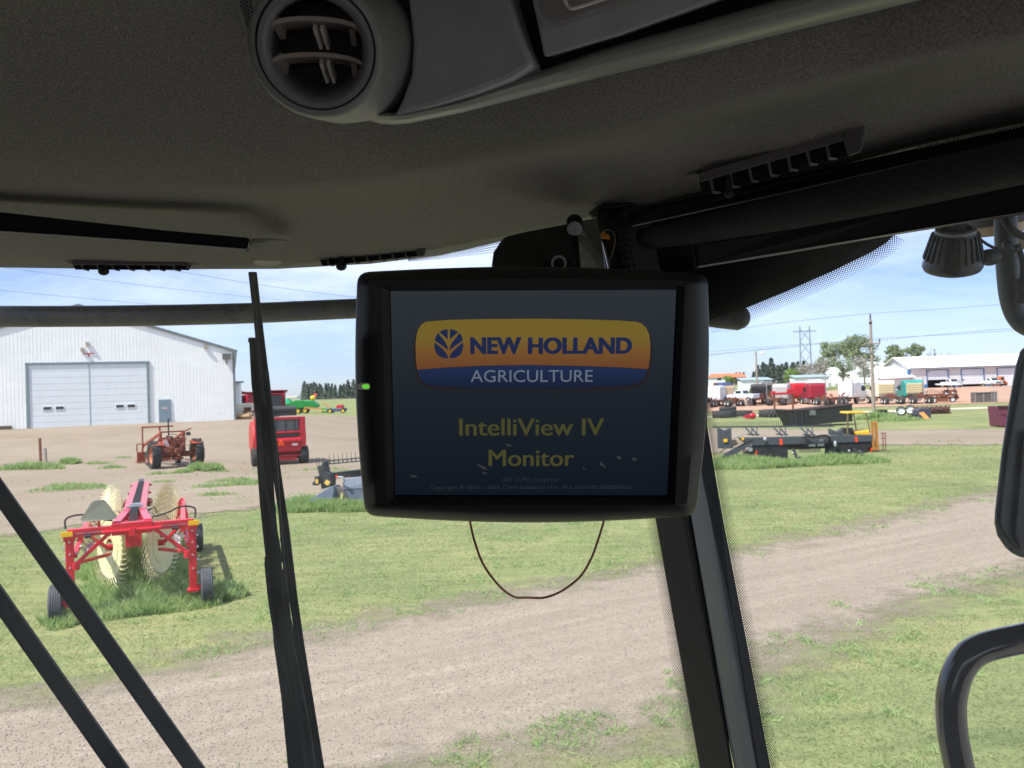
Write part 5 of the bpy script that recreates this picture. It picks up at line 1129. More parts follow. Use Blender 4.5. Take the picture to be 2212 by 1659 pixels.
b = MB(); b.slab([zp(620, 900, .05), zp(830, 960, .05), zp(990, 1330, .05), zp(700, 1400, .05), zp(540, 1400, .05), zp(600, 1150, .05)], (0, .4, 0)); b.build('inner_frame', mat('brown_grey_steel', S(104, 98, 98), .6, ns=5, na=.25), hd)
b = MB(); b.slab([zp(690, 1170, 0), zp(748, 1170, 0), zp(740, 1315, 0), zp(685, 1315, 0)], (0, .04, 0)); b.box(zp(715, 715, .02), (.05, .05, .08)); b.build('orange_reflector', mat('orange_reflector', S(250, 70, 25), .4, na=.05), hd)
b = MB(); b.cyl(zp(910, 1235, .1), zp(910, 1235, 0), .065, n=16); b.cyl(zp(790, 1245, .1), zp(790, 1245, 0), .04, n=12); b.build('hub_cap', M_CHROME, hd)
b = MB(); b.tube(catmull([zp(740, 735, 0), zp(800, 725, -.05), zp(855, 750, -.05), zp(860, 830, 0)], 5), .03, 8); b.build('hose', mat('grey_hose', (.35, .42, .43), .4), hd, smooth=60)
b = MB(); b.slab([zp(752, 1190, .02), zp(800, 1010, .02), zp(830, 1060, .02), zp(800, 1200, .02)], (0, .02, 0)); b.build('yellow_strap', mat('yellow_strap', S(206, 200, 130), .6), hd)
clump('tall_grass', None, None, Q(705, 24.0), 1.6, .55, 4200, .38, .016)
clump('tall_grass', None, None, Q(800, 23.8), 1.3, .5, 2500, .34, .018)
clump('tall_grass', None, None, Q(655, 24.6), .9, .6, 2200, .45, .018)
# ------------------------------------------------------------------ far machines, left
M_CRED = mat('combine_red', S(160, 20, 48), .4, ns=1.5, na=.15)
M_GREEN = mat('machine_green', S(30, 132, 62), .4, ns=1.5, na=.12)
M_YELLOW = mat('machine_yellow', S(238, 206, 60), .45, ns=2, na=.08)
def combine(label, p, rz, head):
    t = thing('combine_harvester', label, 'combine', p, rz, 'red combines beyond the baler')
    b = MB(); b.slab([(-1.5, -3.2, 1.4), (-1.5, -3.4, 2.6), (-1.5, -2.4, 3.6), (-1.5, 1.2, 3.7), (-1.5, 1.4, 1.6), (-1.5, 0, 1.0)], (3, 0, 0)); b.build('body', M_CRED, t, bevel=.1)
    b = MB(); b.slab([(-1.7, -1.8, 3.65), (1.7, -1.8, 3.65), (1.9, .8, 4.05), (-1.9, .8, 4.05)], (0, .1, .12)); b.build('grain_tank', M_CRED, t)
    b = MB(); b.box((0, 2.1, 2.6), (1.7, 1.4, 1.8)); c = b.build('cab', M_DGLASS, t, bevel=.08); b = MB(); b.box((0, 2.1, 3.58), (2.0, 1.9, .18)); b.build('cab_roof', M_CRED, c, bevel=.05)
    for s in (-1, 1): wheel(t, (s * 1.6, 1.3, .95), .95, .7, WHR, .5, lugs=18); wheel(t, (s * 1.3, -2.6, .6), .6, .45, WHR, .5)
    b = MB(); b.bar((1.5, .5, 3.5), (4.4, -1.2, 4.0), .3); b.build('unload_tube', M_CRED, t)
    if head: b = MB(); b.box((0, 4.3, .9), (5.4, 1.6, 1.5)); b.cyl((-2.6, 4.9, 1.4), (2.6, 4.9, 1.4), .5, n=8); b.build('header', M_HD, t, bevel=.1)
    return t
combine('maroon red combine between the barn corner and the wiper', Q(534, 121), R(150), False)
combine('red combine with black front header just right of the wiper', Q(592, 112), R(200), True)
g = thing('green_baler', 'large green baler with yellow stripe and yellow wheels in the distance', 'baler', Q(646, 150), R(96))
b = MB(); b.slab([(-1.3, -3.6, 1.0), (-1.3, -3.8, 1.6), (-1.3, -2.8, 2.4), (-1.3, .5, 2.6), (-1.3, 2.4, 2.0), (-1.3, 2.4, .9)], (2.6, 0, 0)); b.build('body', M_GREEN, g, bevel=.15)
b = MB(); b.ell((0, 2.7, 1.7), 1.35, 1.7, 1.35); b.build('rounded_front', mat('teal_green', S(40, 160, 112), .4, ns=1, na=.1), g, smooth=60)
b = MB(); b.box((1.36, -1.0, 1.5), (.1, 3.6, .28)); b.build('yellow_stripe', mat('lime_stripe', S(180, 210, 40), .5), g)
b = MB(); b.ell((0, -2.6, 2.9), .45, .5, .5); b.build('yellow_drum', M_YELLOW, g, smooth=60)
b = MB(); b.box((0, 1.2, 3.1), (1.2, 2.0, .5)); b.build('top_box', mat('pale_box', S(206, 200, 176), .6), g, bevel=.1)
for y in (.1, -1.2): wheel(g, (-1.3, y, .55), .55, .4, M_YELLOW, .62); wheel(g, (1.3, y, .55), .55, .4, M_YELLOW, .62)
im = thing('hay_tool', 'small green and orange hay tool lying in front of the green baler', 'implement', Q(690, 146), R(80))
b = MB(); b.bar((0, -3, .5), (0, 3, 1.1), .25); b.bar((.5, -2.6, .3), (.5, -.5, 1.9), .2); b.build('frame', mat('faded_orange', S(190, 120, 70), .7), im); b = MB(); b.box((0, -1.4, .5), (.6, 2.0, .9)); b.build('green_hood', M_GREEN, im, bevel=.1); wheel(im, (-.5, -2.4, .35), .35, .2, M_YELLOW); wheel(im, (.5, -2.4, .35), .35, .2, M_YELLOW)
im = thing('mower', 'red and blue mower with yellow wheels right of the green baler', 'mower', Q(733, 141), R(75))
b = MB(); b.box((0, .6, .6), (1.2, 3.6, .6)); b.build('deck', mat('dark_blue_paint', S(70, 80, 110), .5), im, bevel=.1); b = MB(); b.slab([(-.5, -.8, .8), (-.5, .6, .8), (-.5, .3, 1.5), (-.5, -.6, 1.5)], (1, 0, 0)); b.build('red_hood', M_RED, im, bevel=.05); wheel(im, (-.7, -1.0, .45), .45, .3, M_YELLOW); wheel(im, (-.7, 1.6, .45), .45, .3, M_YELLOW); b = MB(); b.bar((0, 2, .6), (0, 4.2, .5), .25); b.build('drawbar', mat('tan_steel', S(180, 150, 90), .7), im)
sn = thing('stop_sign', 'tiny red road sign on a post before the tree line', 'sign', Q(681, 330), 0)
b = MB(); b.bar((0, 0, -.2), (0, 0, 3.2), .14); b.build('sign_post', M_CHROME, sn); b = MB(); b.lathe([(.001, 0), (.75, 0), (.75, .05), (.001, .05)], (0, -.08, 3.4), (0, -1, 0), 8); b.build('sign_face', mat('sign_red', S(214, 90, 90), .5), sn)
tn = thing('white_tank', 'white tank on a pallet at the right foot of the barn', 'tank', Q(528, 79), R(10))
b = MB(); b.box((0, 0, 1.15), (1.6, 1.1, .9)); b.build('tank_body', mat('dirty_white', S(222, 212, 192), .6), tn, bevel=.15, seg=3); b = MB(); b.box((.35, -.56, .95), (.7, .06, .45)); b.build('tank_opening', M_RUST, tn); b = MB(); b.box((0, 0, .35), (1.8, 1.2, .5)); b.build('stand', mat('tan_wood', S(188, 160, 124), .8, ns=6, na=.3), tn)
wp_ = thing('plank_pile', 'pile of tan planks and scrap beside the white tank', 'planks', Q(522, 75.5), R(-6))
for i in range(7):
    b = MB(); b.box((random.uniform(-.3, .3), random.uniform(-.3, .3), .1 + .13 * i * .6), (2.6 - .2 * i, .3, .12), (0, random.uniform(-.04, .04), random.uniform(-.2, .2))); b.build('plank', mat('tan_wood', S(188, 160, 124), .8, ns=6, na=.3), wp_)

# ------------------------------------------------------------------ right: black header with reel
d = 34.0; ho = Q(1672, d); h2 = thing('draper_header', 'long black header with tined reel on two wheels in grass', 'header', (ho.x, d, 0), R(-1.2))
sc = .17157 * d / F
def zq(x, z, y=0):
    u = 1507.2 + x * .17157; v = 748.2 + z * .17157
    return Vector(((u - 1672) * d / F + (v - 1000) * .0314 * d / F * -1 * .0, y, (1003 - (u - 1672) * .0314 - v) * d / F))
M_H2 = mat('header_charcoal', S(64, 70, 76), .75, ns=4, na=.15); M_H2D = mat('black_parts_and_shade', (.014, .015, .017), .85, ns=5, na=.4)  # the near-black serves dark parts and painted shade alike
b = MB(); b.slab([zq(500, 1165), zq(670, 1160), zq(2175, 1128), zq(2165, 1210), zq(700, 1262), zq(560, 1215)], (0, .3, 0)); b.build('back_beam', M_H2, h2, bevel=.02)
b = MB(); b.slab([zq(700, 1266, .05), zq(1110, 1258, .05), zq(1110, 1430, .05), zq(600, 1470, .05), zq(520, 1440, .05)], (0, .5, 0)); b.slab([zq(1640, 1240, .05), zq(2160, 1216, .05), zq(2100, 1350, .05), zq(1700, 1395, .05), zq(1620, 1380, .05)], (0, .5, 0)); b.slab([zq(1100, 1258, .3), zq(1660, 1240, .3), zq(1640, 1300, .3), zq(1110, 1320, .3)], (0, .2, 0)); b.build('back_panel', M_H2D, h2)  # panels coloured near-black for the shade under the beam
b = MB(); b.slab([zq(300, 1395, -.1), zq(300, 1370, -.1), zq(640, 1190, -.05), zq(700, 1180, 0), zq(690, 1230, 0), zq(360, 1420, -.1)], (0, .12, 0)); b.slab([zq(290, 1400), zq(330, 1385), zq(620, 1440), zq(600, 1475), zq(340, 1490)], (0, .3, 0)); b.build('end_divider', M_H2, h2)
b = MB()
for i in range(14): q = zq(random.uniform(330, 680), random.uniform(1280, 1460), random.uniform(0, .2)); b.bar(q, q + Vector((random.uniform(-.4, .4), 0, random.uniform(-.3, .3))), .07)
b.build('drive_parts', mat('rusty_grey', S(120, 104, 92), .8, ns=8, na=.4), h2)
b = MB(); b.cyl(zq(640, 1310, -.05), zq(640, 1310, .1), .09); b.build('pulley', M_CHROME, h2)
for x0, z0_, x1, z1_ in ((250, 1035, 412, 1300), (1650, 1048, 1800, 1130)):
    b = MB(); b.slab([zq(x0, z0_), zq((x0 + x1) / 2, z0_ + 40), zq(x1, z0_), zq(x1, z1_), zq(x0, z1_)], (0, .3, 0)); b.build('end_shield', M_H2, h2, bevel=.02)
b = MB(); b.box(zq(330, 1198, -.03), (.16, .04, .14)); b.box(zq(542, 1178, -.05), (.12, .04, .11)); b.build('reflector', mat('amber_reflector', S(235, 180, 20), .4), h2)
b = MB(); b.slab([zq(405, 1160, -.2), zq(500, 1120, -.2), zq(510, 1135, -.2), zq(420, 1172, -.2)], (0, .15, 0)); b.build('lamp_arm', mat('pale_grey_steel', S(150, 152, 150), .5), h2, bevel=.01)
b = MB(); b.slab([zq(412, 1200, .4), zq(590, 1180, .4), zq(590, 1230, .4), zq(412, 1300, .4)], (0, .05, 0)); b.build('tan_shield', mat('tan_shield', S(196, 176, 150), .7), h2)
b = MB(); b.bar(zq(240, 1042, .9), zq(1790, 1026, .9), .07, .07); b.build('reel_bar', M_H2, h2)
b = MB()
for i in range(57): x = 250 + i * 27; b.bar(zq(x, 1042 - i * .28, .9), zq(x - 4, 975 - i * .28, .9), .022)
b.build('reel_tines', M_H2D, h2)
for xa in (655, 1018, 1360):
    b = MB(); w = 142
    for (x0, z0_, x1, z1_) in ((0, 1052, 50, 1140), (75, 1052, 35, 1130), (75, 1052, 110, 1135), (w, 1050, 100, 1140), (20, 1132, 125, 1130)): b.bar(zq(xa + x0, z0_, .8), zq(xa + x1, z1_, .3), .055)
    b.build('reel_arm', M_H2, h2)
for x, z_ in ((1185, 1470), (1930, 1390)):
    c = zq(x, z_, -.55); wheel(h2, c, .30, .2, M_CHROME, .5)
    b = MB(); b.bar(c, zq(x, 1300, .1), .09); b.build('wheel_strut', M_H2D, h2)
b = MB()
for i in range(11): b.bar(zq(1310 + i * 25, 1290, .5), zq(1300 + i * 25, 1350, .42), .05)
b.build('feed_slats', mat('tan_slats', S(176, 158, 134), .7), h2)
b = MB(); b.cyl(zq(1390, 1262, .2), zq(1470, 1260, .2), .05); b.cyl(zq(1500, 1258, .2), zq(1580, 1255, .2), .05); b.build('white_roller', M_WHITE, h2)
b = MB(); b.slab([zq(1008, 1178, -.02), zq(1040, 1178, -.02), zq(1043, 1250, -.02), zq(1010, 1252, -.02)], (0, .01, 0)); b.slab([zq(1948, 1150, -.02), zq(1975, 1150, -.02), zq(1980, 1212, -.02), zq(1953, 1214, -.02)], (0, .01, 0)); b.build('red_marker', mat('orange_reflector', S(250, 70, 25), .4), h2)
b = MB(); b.slab([zq(675, 1425, -.1), zq(705, 1325, -.1), zq(718, 1325, -.1), zq(698, 1430, -.1)], (0, .01, 0)); b.slab([zq(2120, 1330, -.1), zq(2140, 1280, -.1), zq(2150, 1285, -.1), zq(2135, 1335, -.1)], (0, .01, 0)); b.build('red_flag', mat('orange_reflector', S(250, 70, 25), .4), h2)
b = MB(); b.tube(catmull([zq(1300, 1160, -.1), zq(1340, 1130, -.15), zq(1400, 1150, -.15), zq(1560, 1130, -.15), zq(1620, 1160, -.1), zq(1640, 1230, 0)], 6), .045, 8); b.lathe([(.13, -.03), (.17, 0), (.13, .03)], zq(1330, 1220, -.1), (0, -1, 0), 16, True); b.build('hydraulic_hoses', M_RUBBER, h2, smooth=60)
b = MB(); b.slab([zq(1495, 1225, -.02), zq(1515, 1180, -.02), zq(1525, 1180, -.02), zq(1510, 1225, -.02)], (0, .01, 0)); b.slab([zq(1530, 1180, -.02), zq(1545, 1180, -.02), zq(1550, 1222, -.02), zq(1535, 1224, -.02)], (0, .01, 0)); b.build('pale_mark', mat('pale_mark', (.3, .32, .34), .5), h2)
b = MB(); b.ell(zq(1690, 1240, -.1), .07, .05, .14); b.ell(zq(820, 1180, -.1), .08, .05, .09); b.ell(zq(1140, 1350, -.3), .06, .05, .05); b.ell(zq(1835, 1320, -.3), .06, .05, .05); b.build('fittings', mat('silver_fittings', (.45, .47, .48), .4, .4, ns=30, na=.5), h2, smooth=60)
clump('tall_grass', None, None, Q(1640, 32.6), 2.9, .6, 6500, .42, .025)
clump('tall_grass', None, None, Q(1800, 33.2), 2.2, .8, 4500, .45, .025)
clump('tall_grass', None, None, Q(1600, 33.8), 1.6, .8, 2500, .5, .025)

# ------------------------------------------------------------------ yellow lift with canopy
d = 38.5; fo = Q(1855, d); fk = thing('yellow_lift', 'small yellow lift machine with canopy roof behind the black header', 'forklift', (fo.x, d, 0), R(-6))
fz = lambda x, z, y=0: Vector((((1507.2 + x * .17157) - 1855) * d / F, y, (h_ - (748.2 + z * .17157)) * d / F)); h_ = 975
M_FY = mat('forklift_yellow', S(226, 170, 36), .5, ns=5, na=.15)
b = MB(); b.slab([fz(1842, 838, -.5), fz(1860, 815, -.5), fz(2050, 818, -.5), fz(2080, 838, -.5)], (0, 1.3, 0)); b.build('canopy', M_FY, fk, bevel=.03)
for i, (x0, x1, y) in enumerate(((1850, 1840, -.4), (1940, 1935, .7), (2010, 2040, .7), (2075, 2110, -.4))): b = MB(); b.bar(fz(x0, 835, y), fz(x1, 1080, y), .05); b.build('canopy_post', mat('canopy_post', S(120, 104, 70), .6), fk)
b = MB(); b.slab([fz(1950, 1110, -.4), fz(1950, 1070, -.4), fz(2110, 1050, -.4), fz(2118, 1110, -.4)], (0, 1.2, 0)); b.build('engine_cover', M_FY, fk, bevel=.05)
b = MB(); b.box(fz(1990, 1190, .2), (1.2, 1.4, .6)); b.box(fz(1880, 1060, .2), (.5, .5, .3)); b.build('chassis', M_H2D, fk, bevel=.05)
b = MB(); b.ell(fz(2060, 1130, -.45), .35, .1, .07); b.build('seat_pad', M_WHITE, fk, smooth=60)
b = MB()
for x in (2132, 2178): b.bar(fz(x, 955, -.5), fz(x + 5, 1300, -.5), .1, .14)
b.bar(fz(2120, 958, -.5), fz(2195, 955, -.5), .08); b.bar(fz(2125, 1285, -.5), fz(2200, 1280, -.5), .08); b.build('mast', mat('mast_orange', S(170, 112, 40), .7, ns=6, na=.3), fk)
b = MB()
for x in (2225, 2255): b.bar(fz(x, 1080, -.8), fz(x, 1290, -.8), .035)
for z_ in (1085, 1150, 1225, 1285): b.bar(fz(2200, z_, -.8), fz(2258, z_, -.8), .035)
b.build('load_guard', M_RUST, fk)
for s in (-.45, .45): wheel(fk, (s * 1.2, .2, .38), .38, .25, M_FY)

# ------------------------------------------------------------------ black trailer box, tyres, scrap
d = 62.0; bo = Q(1765, d); bx = thing('trailer_box', 'long black steel trailer box narrowing at its left end', 'trailer box', (bo.x, d, 0))
bz = lambda x, z, y=0: Vector((((1507.2 + x * .17157) - 1765) * d / F, y, (922 - (748.2 + z * .17157)) * d / F))
b = MB(); b.slab([bz(1080, 800), bz(1300, 800), bz(1940, 745), bz(1940, 968), bz(1700, 975), bz(1190, 1012), bz(1150, 930)], (0, 2.3, 0)); b.build('box_shell', mat('black_box_paint', (.010, .012, .012), .75, ns=1.2, na=.5), bx, bevel=.04)
b = MB(); b.slab([bz(1075, 792, -.05), bz(1300, 790, -.05), bz(1950, 730, -.05), bz(1950, 755, -.05), bz(1300, 808, -.05), bz(1075, 804, -.05)], (0, .1, 0)); b.build('top_rim', mat('brown_rim', S(86, 66, 62), .7, ns=4, na=.3), bx)
b = MB()
for x in (1215, 1300, 1345): b.bar(bz(x, 805, -.06), bz(x + 5, 1000, -.06), .12)
b.bar(bz(1200, 960, -.06), bz(1350, 950, -.06), .1); b.build('side_ribs', M_BLACKSTEEL, bx)
b = MB(); b.box(bz(1435, 840, -.04), (.5, .04, .42)); b.build('rub_patch', mat('worn_grey', (.12, .13, .13), .6, ns=4, na=.4), bx)
d = 84.0
def lying_tyre(label, u, R_, h, z=0.0, dd=d, tilt=0.0):
    q = Q(u, dd); t = thing('tractor_tyre', label, 'tyre', (q.x, q.y, q.z + z), random.uniform(0, 1), 'big tractor tyres lying by the lane')
    b = MB(); b.lathe([(R_ * .62, 0), (R_ * .85, 0), (R_ * .96, h * .12), (R_, h * .3), (R_, h * .7), (R_ * .96, h * .88), (R_ * .85, h), (R_ * .62, h), (R_ * .6, h * .8), (R_ * .6, h * .2)], (0, 0, 0), (0, 0, 1), 40, True); b.build('tyre_body', M_TYRE, t, smooth=40)
    b = MB()
    for i in range(44):
        th = 2 * math.pi * i / 44; up = i % 2; a0 = th; a1 = th + .12
        p0 = Vector((math.cos(a0), math.sin(a0), 0)) * R_ * 1.01 + Z * (h * (.95 if up else .05)); p1 = Vector((math.cos(a1), math.sin(a1), 0)) * R_ * 1.02 + Z * h * .5
        b.bar(p0, p1, .09, .08, up=Vector((math.cos(th), math.sin(th), 0)))
    b.build('tread_lugs', mat('grey_tread', (.075, .078, .08), .85, ns=5, na=.3), t)
lying_tyre('big tyre lying flat at the left end, below a smaller tyre', 1563, 1.25, .78)
lying_tyre('big tyre lying flat right of the stacked pair', 1602, 1.05, .68, dd=86)
lying_tyre('smaller worn tyre lying on top of a big tyre', 1571, .85, .4, .78)
lying_tyre('chevron treaded tyre lying flat left of the black trailer box', 1669, 1.45, .82, dd=82)
q = Q(1624, 79); rb = thing('red_part', 'small red machine part lying in the grass near the tyres', 'scrap', q); b = MB(); b.ell((0, 0, .3), .4, .25, .3); b.box((-.5, 0, .25), (.5, .3, .4)); b.bar((-1.0, 0, .2), (.2, .1, .6), .12); b.build('casting', M_RED, rb, smooth=40)
q = Q(1692, 100); rp_ = thing('red_tailgate', 'red curved metal piece behind the black trailer box', 'scrap', q, 0); b = MB(); b.box((0, 0, 2.25), (3.2, .5, .3)); b.box((1.0, 0, 2.6), (1.0, .4, .5)); b.box((-1.3, 0, 2.45), (.5, .4, .3)); b.build('red_panel', M_RED, rp_, bevel=.1); b = MB(); b.bar((-1.2, 0, 0), (-1.2, 0, 2.1), .2); b.bar((1.2, 0, 0), (1.2, 0, 2.1), .2); b.build('stand_legs', M_RUST, rp_)

# ------------------------------------------------------------------ row of trucks
def semi(label, p, rz, col, style='sleeper', roof=None, chas=None):
    t = thing('semi_truck', label, 'truck', p, rz, 'old trucks parked in a row')
    m = mat('cab_%d_%d_%d' % col, S(*col), .45, ns=.9, na=.12); ch = chas or M_RUST
    b = MB(); b.slab([(-1.15, 0, .95), (-1.15, -.05, 2.7), (-1.15, .12, 3.05), (-1.15, 1.7, 3.1), (-1.15, 1.9, 2.6), (-1.15, 1.9, .95)], (2.3, 0, 0)); b.build('sleeper', m, t, bevel=.16, seg=3)
    b = MB(); b.slab([(-1.0, 1.9, .8), (-1.0, 1.9, 2.75), (-1.0, 2.9, 2.7), (-1.0, 3.3, 1.9), (-1.0, 3.3, .8)], (2.0, 0, 0)); cb_ = b.build('cab', m, t, bevel=.1)
    for s in (-1, 1):
        b = MB(); b.box((s * 1.005, 2.6, 2.15), (.03, .8, .7)); b.build('side_window', M_DGLASS, cb_)
        b = MB(); b.bar((s * .42, -4.2, .85), (s * .42, 5.2, .85), .1, .22); b.build('frame_rail', ch, t)
        b = MB(); b.box((s * 1.15, 2.8, 2.1), (.15, .1, .6)); b.build('mirror', M_BLACKSTEEL, t)
        for y in (-3.3, -2.1): wheel(t, (s * .95, y, .5), .5, .5, WHR, .5)
        wheel(t, (s * .98, 4.4, .5), .5, .3, WHR, .5)
        b = MB(); b.cyl((s * .98, 1.2, .6), (s * .98, 2.6, .6), .3); b.build('fuel_tank', M_CHROME, t, smooth=40)
    b = MB(); b.slab([(-.95, 3.3, .8), (-.95, 3.3, 1.95), (-.95, 4.9, 1.75), (-.95, 5.2, 1.5), (-.95, 5.2, .8)], (1.9, 0, 0)); b.build('hood', m, t, bevel=.12)
    if roof: b = MB(); b.slab([(-1.0, .1, 3.1), (-1.0, 1.4, 3.55), (-1.0, 2.5, 2.8)], (2.0, 0, 0)); b.build('roof_fairing', mat('fairing_%d_%d_%d' % roof, S(*roof), .45, na=.1), t, bevel=.1)
    b = MB(); b.cyl((1.05, -.25, .9), (1.05, -.25, 3.4), .08); b.build('exhaust_stack', M_CHROME, t)
    b = MB(); b.box((0, -2.6, .95), (1.0, 1.2, .14)); b.cyl((0, -2.7, 1.02), (0, -2.7, 1.1), .45); b.box((0, -.9, 1.0), (.8, 1.2, .25)); b.build('fifth_wheel', ch, t)
    if style == 'slatted':
        b = MB(); b.box((0, -.09, 2.0), (1.9, .1, 1.35)); pnl = b.build('back_wall', mat('cream_wall', S(206, 190, 150), .6), t, bevel=.03)
        b = MB()
        for i in range(4): b.box((0, -.15, 1.5 + .3 * i), (1.8, .03, .04))
        b.build('wall_slats', mat('tan_slat', S(150, 130, 100), .7), pnl)
    if sum(col) < 200: b = MB(); b.box((0, -.07, 2.35), (.9, .06, .5)); b.build('rear_window', M_DGLASS, t)
    b = MB()
    for i in range(12): q = Vector((random.uniform(-.8, .8), random.uniform(-4, -.3), random.uniform(.7, 1.25))); b.bar(q, q + Vector((random.uniform(-.5, .5), random.uniform(-.5, .5), random.uniform(-.2, .5))), random.uniform(.06, .2))
    b.build('chassis_parts', M_TRUST, t)
    t.scale = (1.13, 1.13, 1.13)
    return t
zu = lambda x: 1507.2 + x * .17157
semi('white truck half hidden by the monitor edge at the row\'s left end', Q(zu(205), 128), R(-35), (214, 216, 216))
semi('tan backed truck with a dark blue roof in the row', Q(zu(370), 129), R(4), (176, 150, 124), roof=(44, 60, 110))
semi('black sleeper truck behind the light pole', Q(zu(775), 131), R(-14), (40, 38, 38))
semi('dark brown truck squeezed right of the black sleeper truck', Q(zu(905), 138), R(-20), (70, 56, 52))
semi('pale grey sleeper truck left of the red trucks', Q(zu(1040), 126), R(-30), (172, 170, 168))
semi('bright red truck left beside the maroon red truck', Q(zu(1300), 131), R(8), (206, 24, 40))
semi('maroon red sleeper truck with white roof fairing', Q(zu(1510), 122), R(-6), (150, 26, 50), roof=(225, 228, 230))
semi('white sleeper truck turned side on left of the utility pole', Q(zu(1870), 118), R(-52), (226, 228, 230))
v2 = lambda x: 1843.3 + x * .16667
semi('cream white cab truck just right of the utility pole', Q(v2(425), 114), R(-10), (222, 212, 196), 'slatted')
semi('teal green truck with cream slatted back wall', Q(v2(790), 113), R(-12), (44, 148, 142), 'slatted')
def pickup(label, p, rz, col):
    t = thing('pickup_truck', label, 'pickup', p, rz, 'white pickup trucks')
    m = mat('pickup_%d_%d_%d' % col, S(*col), .35, ns=1, na=.06, coat=.4)
    b = MB(); b.slab([(-.95, -2.7, .55), (-.95, -2.7, 1.25), (-.95, -.6, 1.25), (-.95, 1.3, 1.25), (-.95, 2.7, 1.1), (-.95, 2.75, .55)], (1.9, 0, 0)); b.build('body', m, t, bevel=.1)
    b = MB(); b.slab([(-.82, -.7, 1.24), (-.78, -.5, 1.9), (-.78, .7, 1.9), (-.82, 1.4, 1.24)], (1.62, 0, 0)); c = b.build('cab', m, t, bevel=.08)
    b = MB(); b.slab([(-.68, 1.36, 1.32), (.68, 1.36, 1.32), (.62, .86, 1.84), (-.62, .86, 1.84)], (0, .03, .03)); b.build('windscreen', M_DGLASS, c)
    b = MB(); b.slab([(-.68, -.70, 1.32), (.68, -.70, 1.32), (.62, -.56, 1.82), (-.62, -.56, 1.82)], (0, -.03, .0)); b.build('rear_window', M_DGLASS, c)
    for s in (-1, 1):
        b = MB(); b.box((s * .8, .2, 1.58), (.08, 1.0, .42)); b.build('side_window', M_DGLASS, c)
        b = MB(); b.box((s * .72, 2.74, .95), (.36, .06, .2)); b.build('headlight', M_CHROME, t)
        b = MB(); b.box((s * 1.08, 1.1, 1.35), (.2, .1, .22)); b.build('mirror', M_BLACKSTEEL, t)
        for y in (-1.75, 1.8): wheel(t, (s * .85, y, .4), .4, .28, M_CHROME, .6)
    b = MB(); b.box((0, 2.76, .9), (1.05, .06, .35)); b.build('grille', mat('grille_dark', (.1, .1, .11), .4), t); b = MB(); b.box((0, 2.8, .6), (1.9, .12, .2)); b.build('bumper', M_CHROME, t, bevel=.03)
    return t
pk = pickup('white pickup raised on blocks between the tan and black trucks', Q(zu(560), 127) + Vector((0, 0, .75)), R(38), (210, 220, 230))
bk_ = thing('support_blocks', 'pale blocks and hoist under the raised white pickup', 'blocks', Q(zu(560), 127), R(38))
b = MB(); b.box((0, -1, .4), (1.6, .8, .75)); b.box((0, 1.2, .4), (1.4, .8, .75)); b.build('block_stack', mat('pale_block', S(170, 160, 150), .8), bk_)
# rusted wreck with a flat canopy
wk = thing('rusty_wreck', 'rusty stripped truck wreck with a flat white canopy', 'wreck', Q(v2(1165), 113), R(-8)); s_ = .16667 * 113 / F
b = MB(); b.box((-.4, 0, 1.15), (3.6, 2, .3)); b.bar((-1.6, -.5, .7), (1.9, -.5, .7), .3); b.box((1.0, 0, 1.4), (1.2, 1.6, .9)); b.box((-.6, -.9, .45), (1.6, .5, .5))
for i in range(10): b.bar((random.uniform(-1.8, 1.8), -.9, random.uniform(.3, 1.2)), (random.uniform(-1.8, 1.8), -.6, random.uniform(.4, 1.5)), .14)
b.build('chassis', M_RUST, wk); b = MB(); b.slab([(-.7, -1, 2.55), (2.15, -1, 2.55), (2.15, 1, 2.65), (-.7, 1, 2.65)], (0, 0, .14)); b.build('canopy', M_WHITE, wk)
for x in (.35, 1.25): b = MB(); b.bar((x, -.8, 1.4), (x, -.8, 2.55), .12); b.build('canopy_post', M_BLACKSTEEL, wk)
b = MB(); b.ell((.1, -1.0, 1.3), .25, .1, .16); b.ell((1.0, -1.0, 1.35), .25, .1, .16); b.build('lamp_shells', M_CHROME, wk)
wheel(wk, (.9, -.9, .45), .45, .3, WHR, axis=(.2, 1, 0)); wheel(wk, (-1.5, -.8, .45), .45, .3, WHR, axis=(.2, 1, 0))
b = MB(); b.slab([(-2.4, -.3, 1.5), (.3, -.3, 1.3), (.3, -.3, 1.65), (-2.0, -.3, 2.1)], (0, .6, 0)); b.build('tan_hood', mat('tan_hood', S(190, 160, 140), .7, ns=3, na=.2), wk)

# ------------------------------------------------------------------ poles, wires, pylon
d = 71.0; po = Q(1886, d); up_ = thing('utility_pole', 'tall grey wooden utility pole with one crossarm', 'utility pole', po, 0)
M_POLE = mat('weathered_pole', S(150, 138, 126), .9, ns=3, na=.25, stretch=(4, 4, .3), bs=30, bst=.4)
lean = Matrix.Rotation(0, 3, 'Y')
b = MB(); b.tube([(0, 0, -.3), (0, 0, 5), (0, 0, 9.2)], [.16, .14, .115], 14); b.build('pole', M_POLE, up_, smooth=60)
b = MB(); b.bar((-.75, -.15, 6.95), (.75, -.15, 6.95), .1, .11); b.build('crossarm', M_POLE, up_)
for s in (-1, 1):
    b = MB(); b.bar((s * .68, -.18, 6.88), (0, -.16, 5.9), .045); b.build('arm_brace', mat('grey_wood2', S(120, 112, 104), .8), up_)
    b = MB(); b.lathe([(.03, 0), (.07, .05), (.04, .1), (.08, .16), (.04, .22), (.07, .3), (.02, .36)], (s * .7, -.15, 7.0), (0, 0, 1), 10); b.build('insulator', M_BLACKSTEEL, up_, smooth=40)
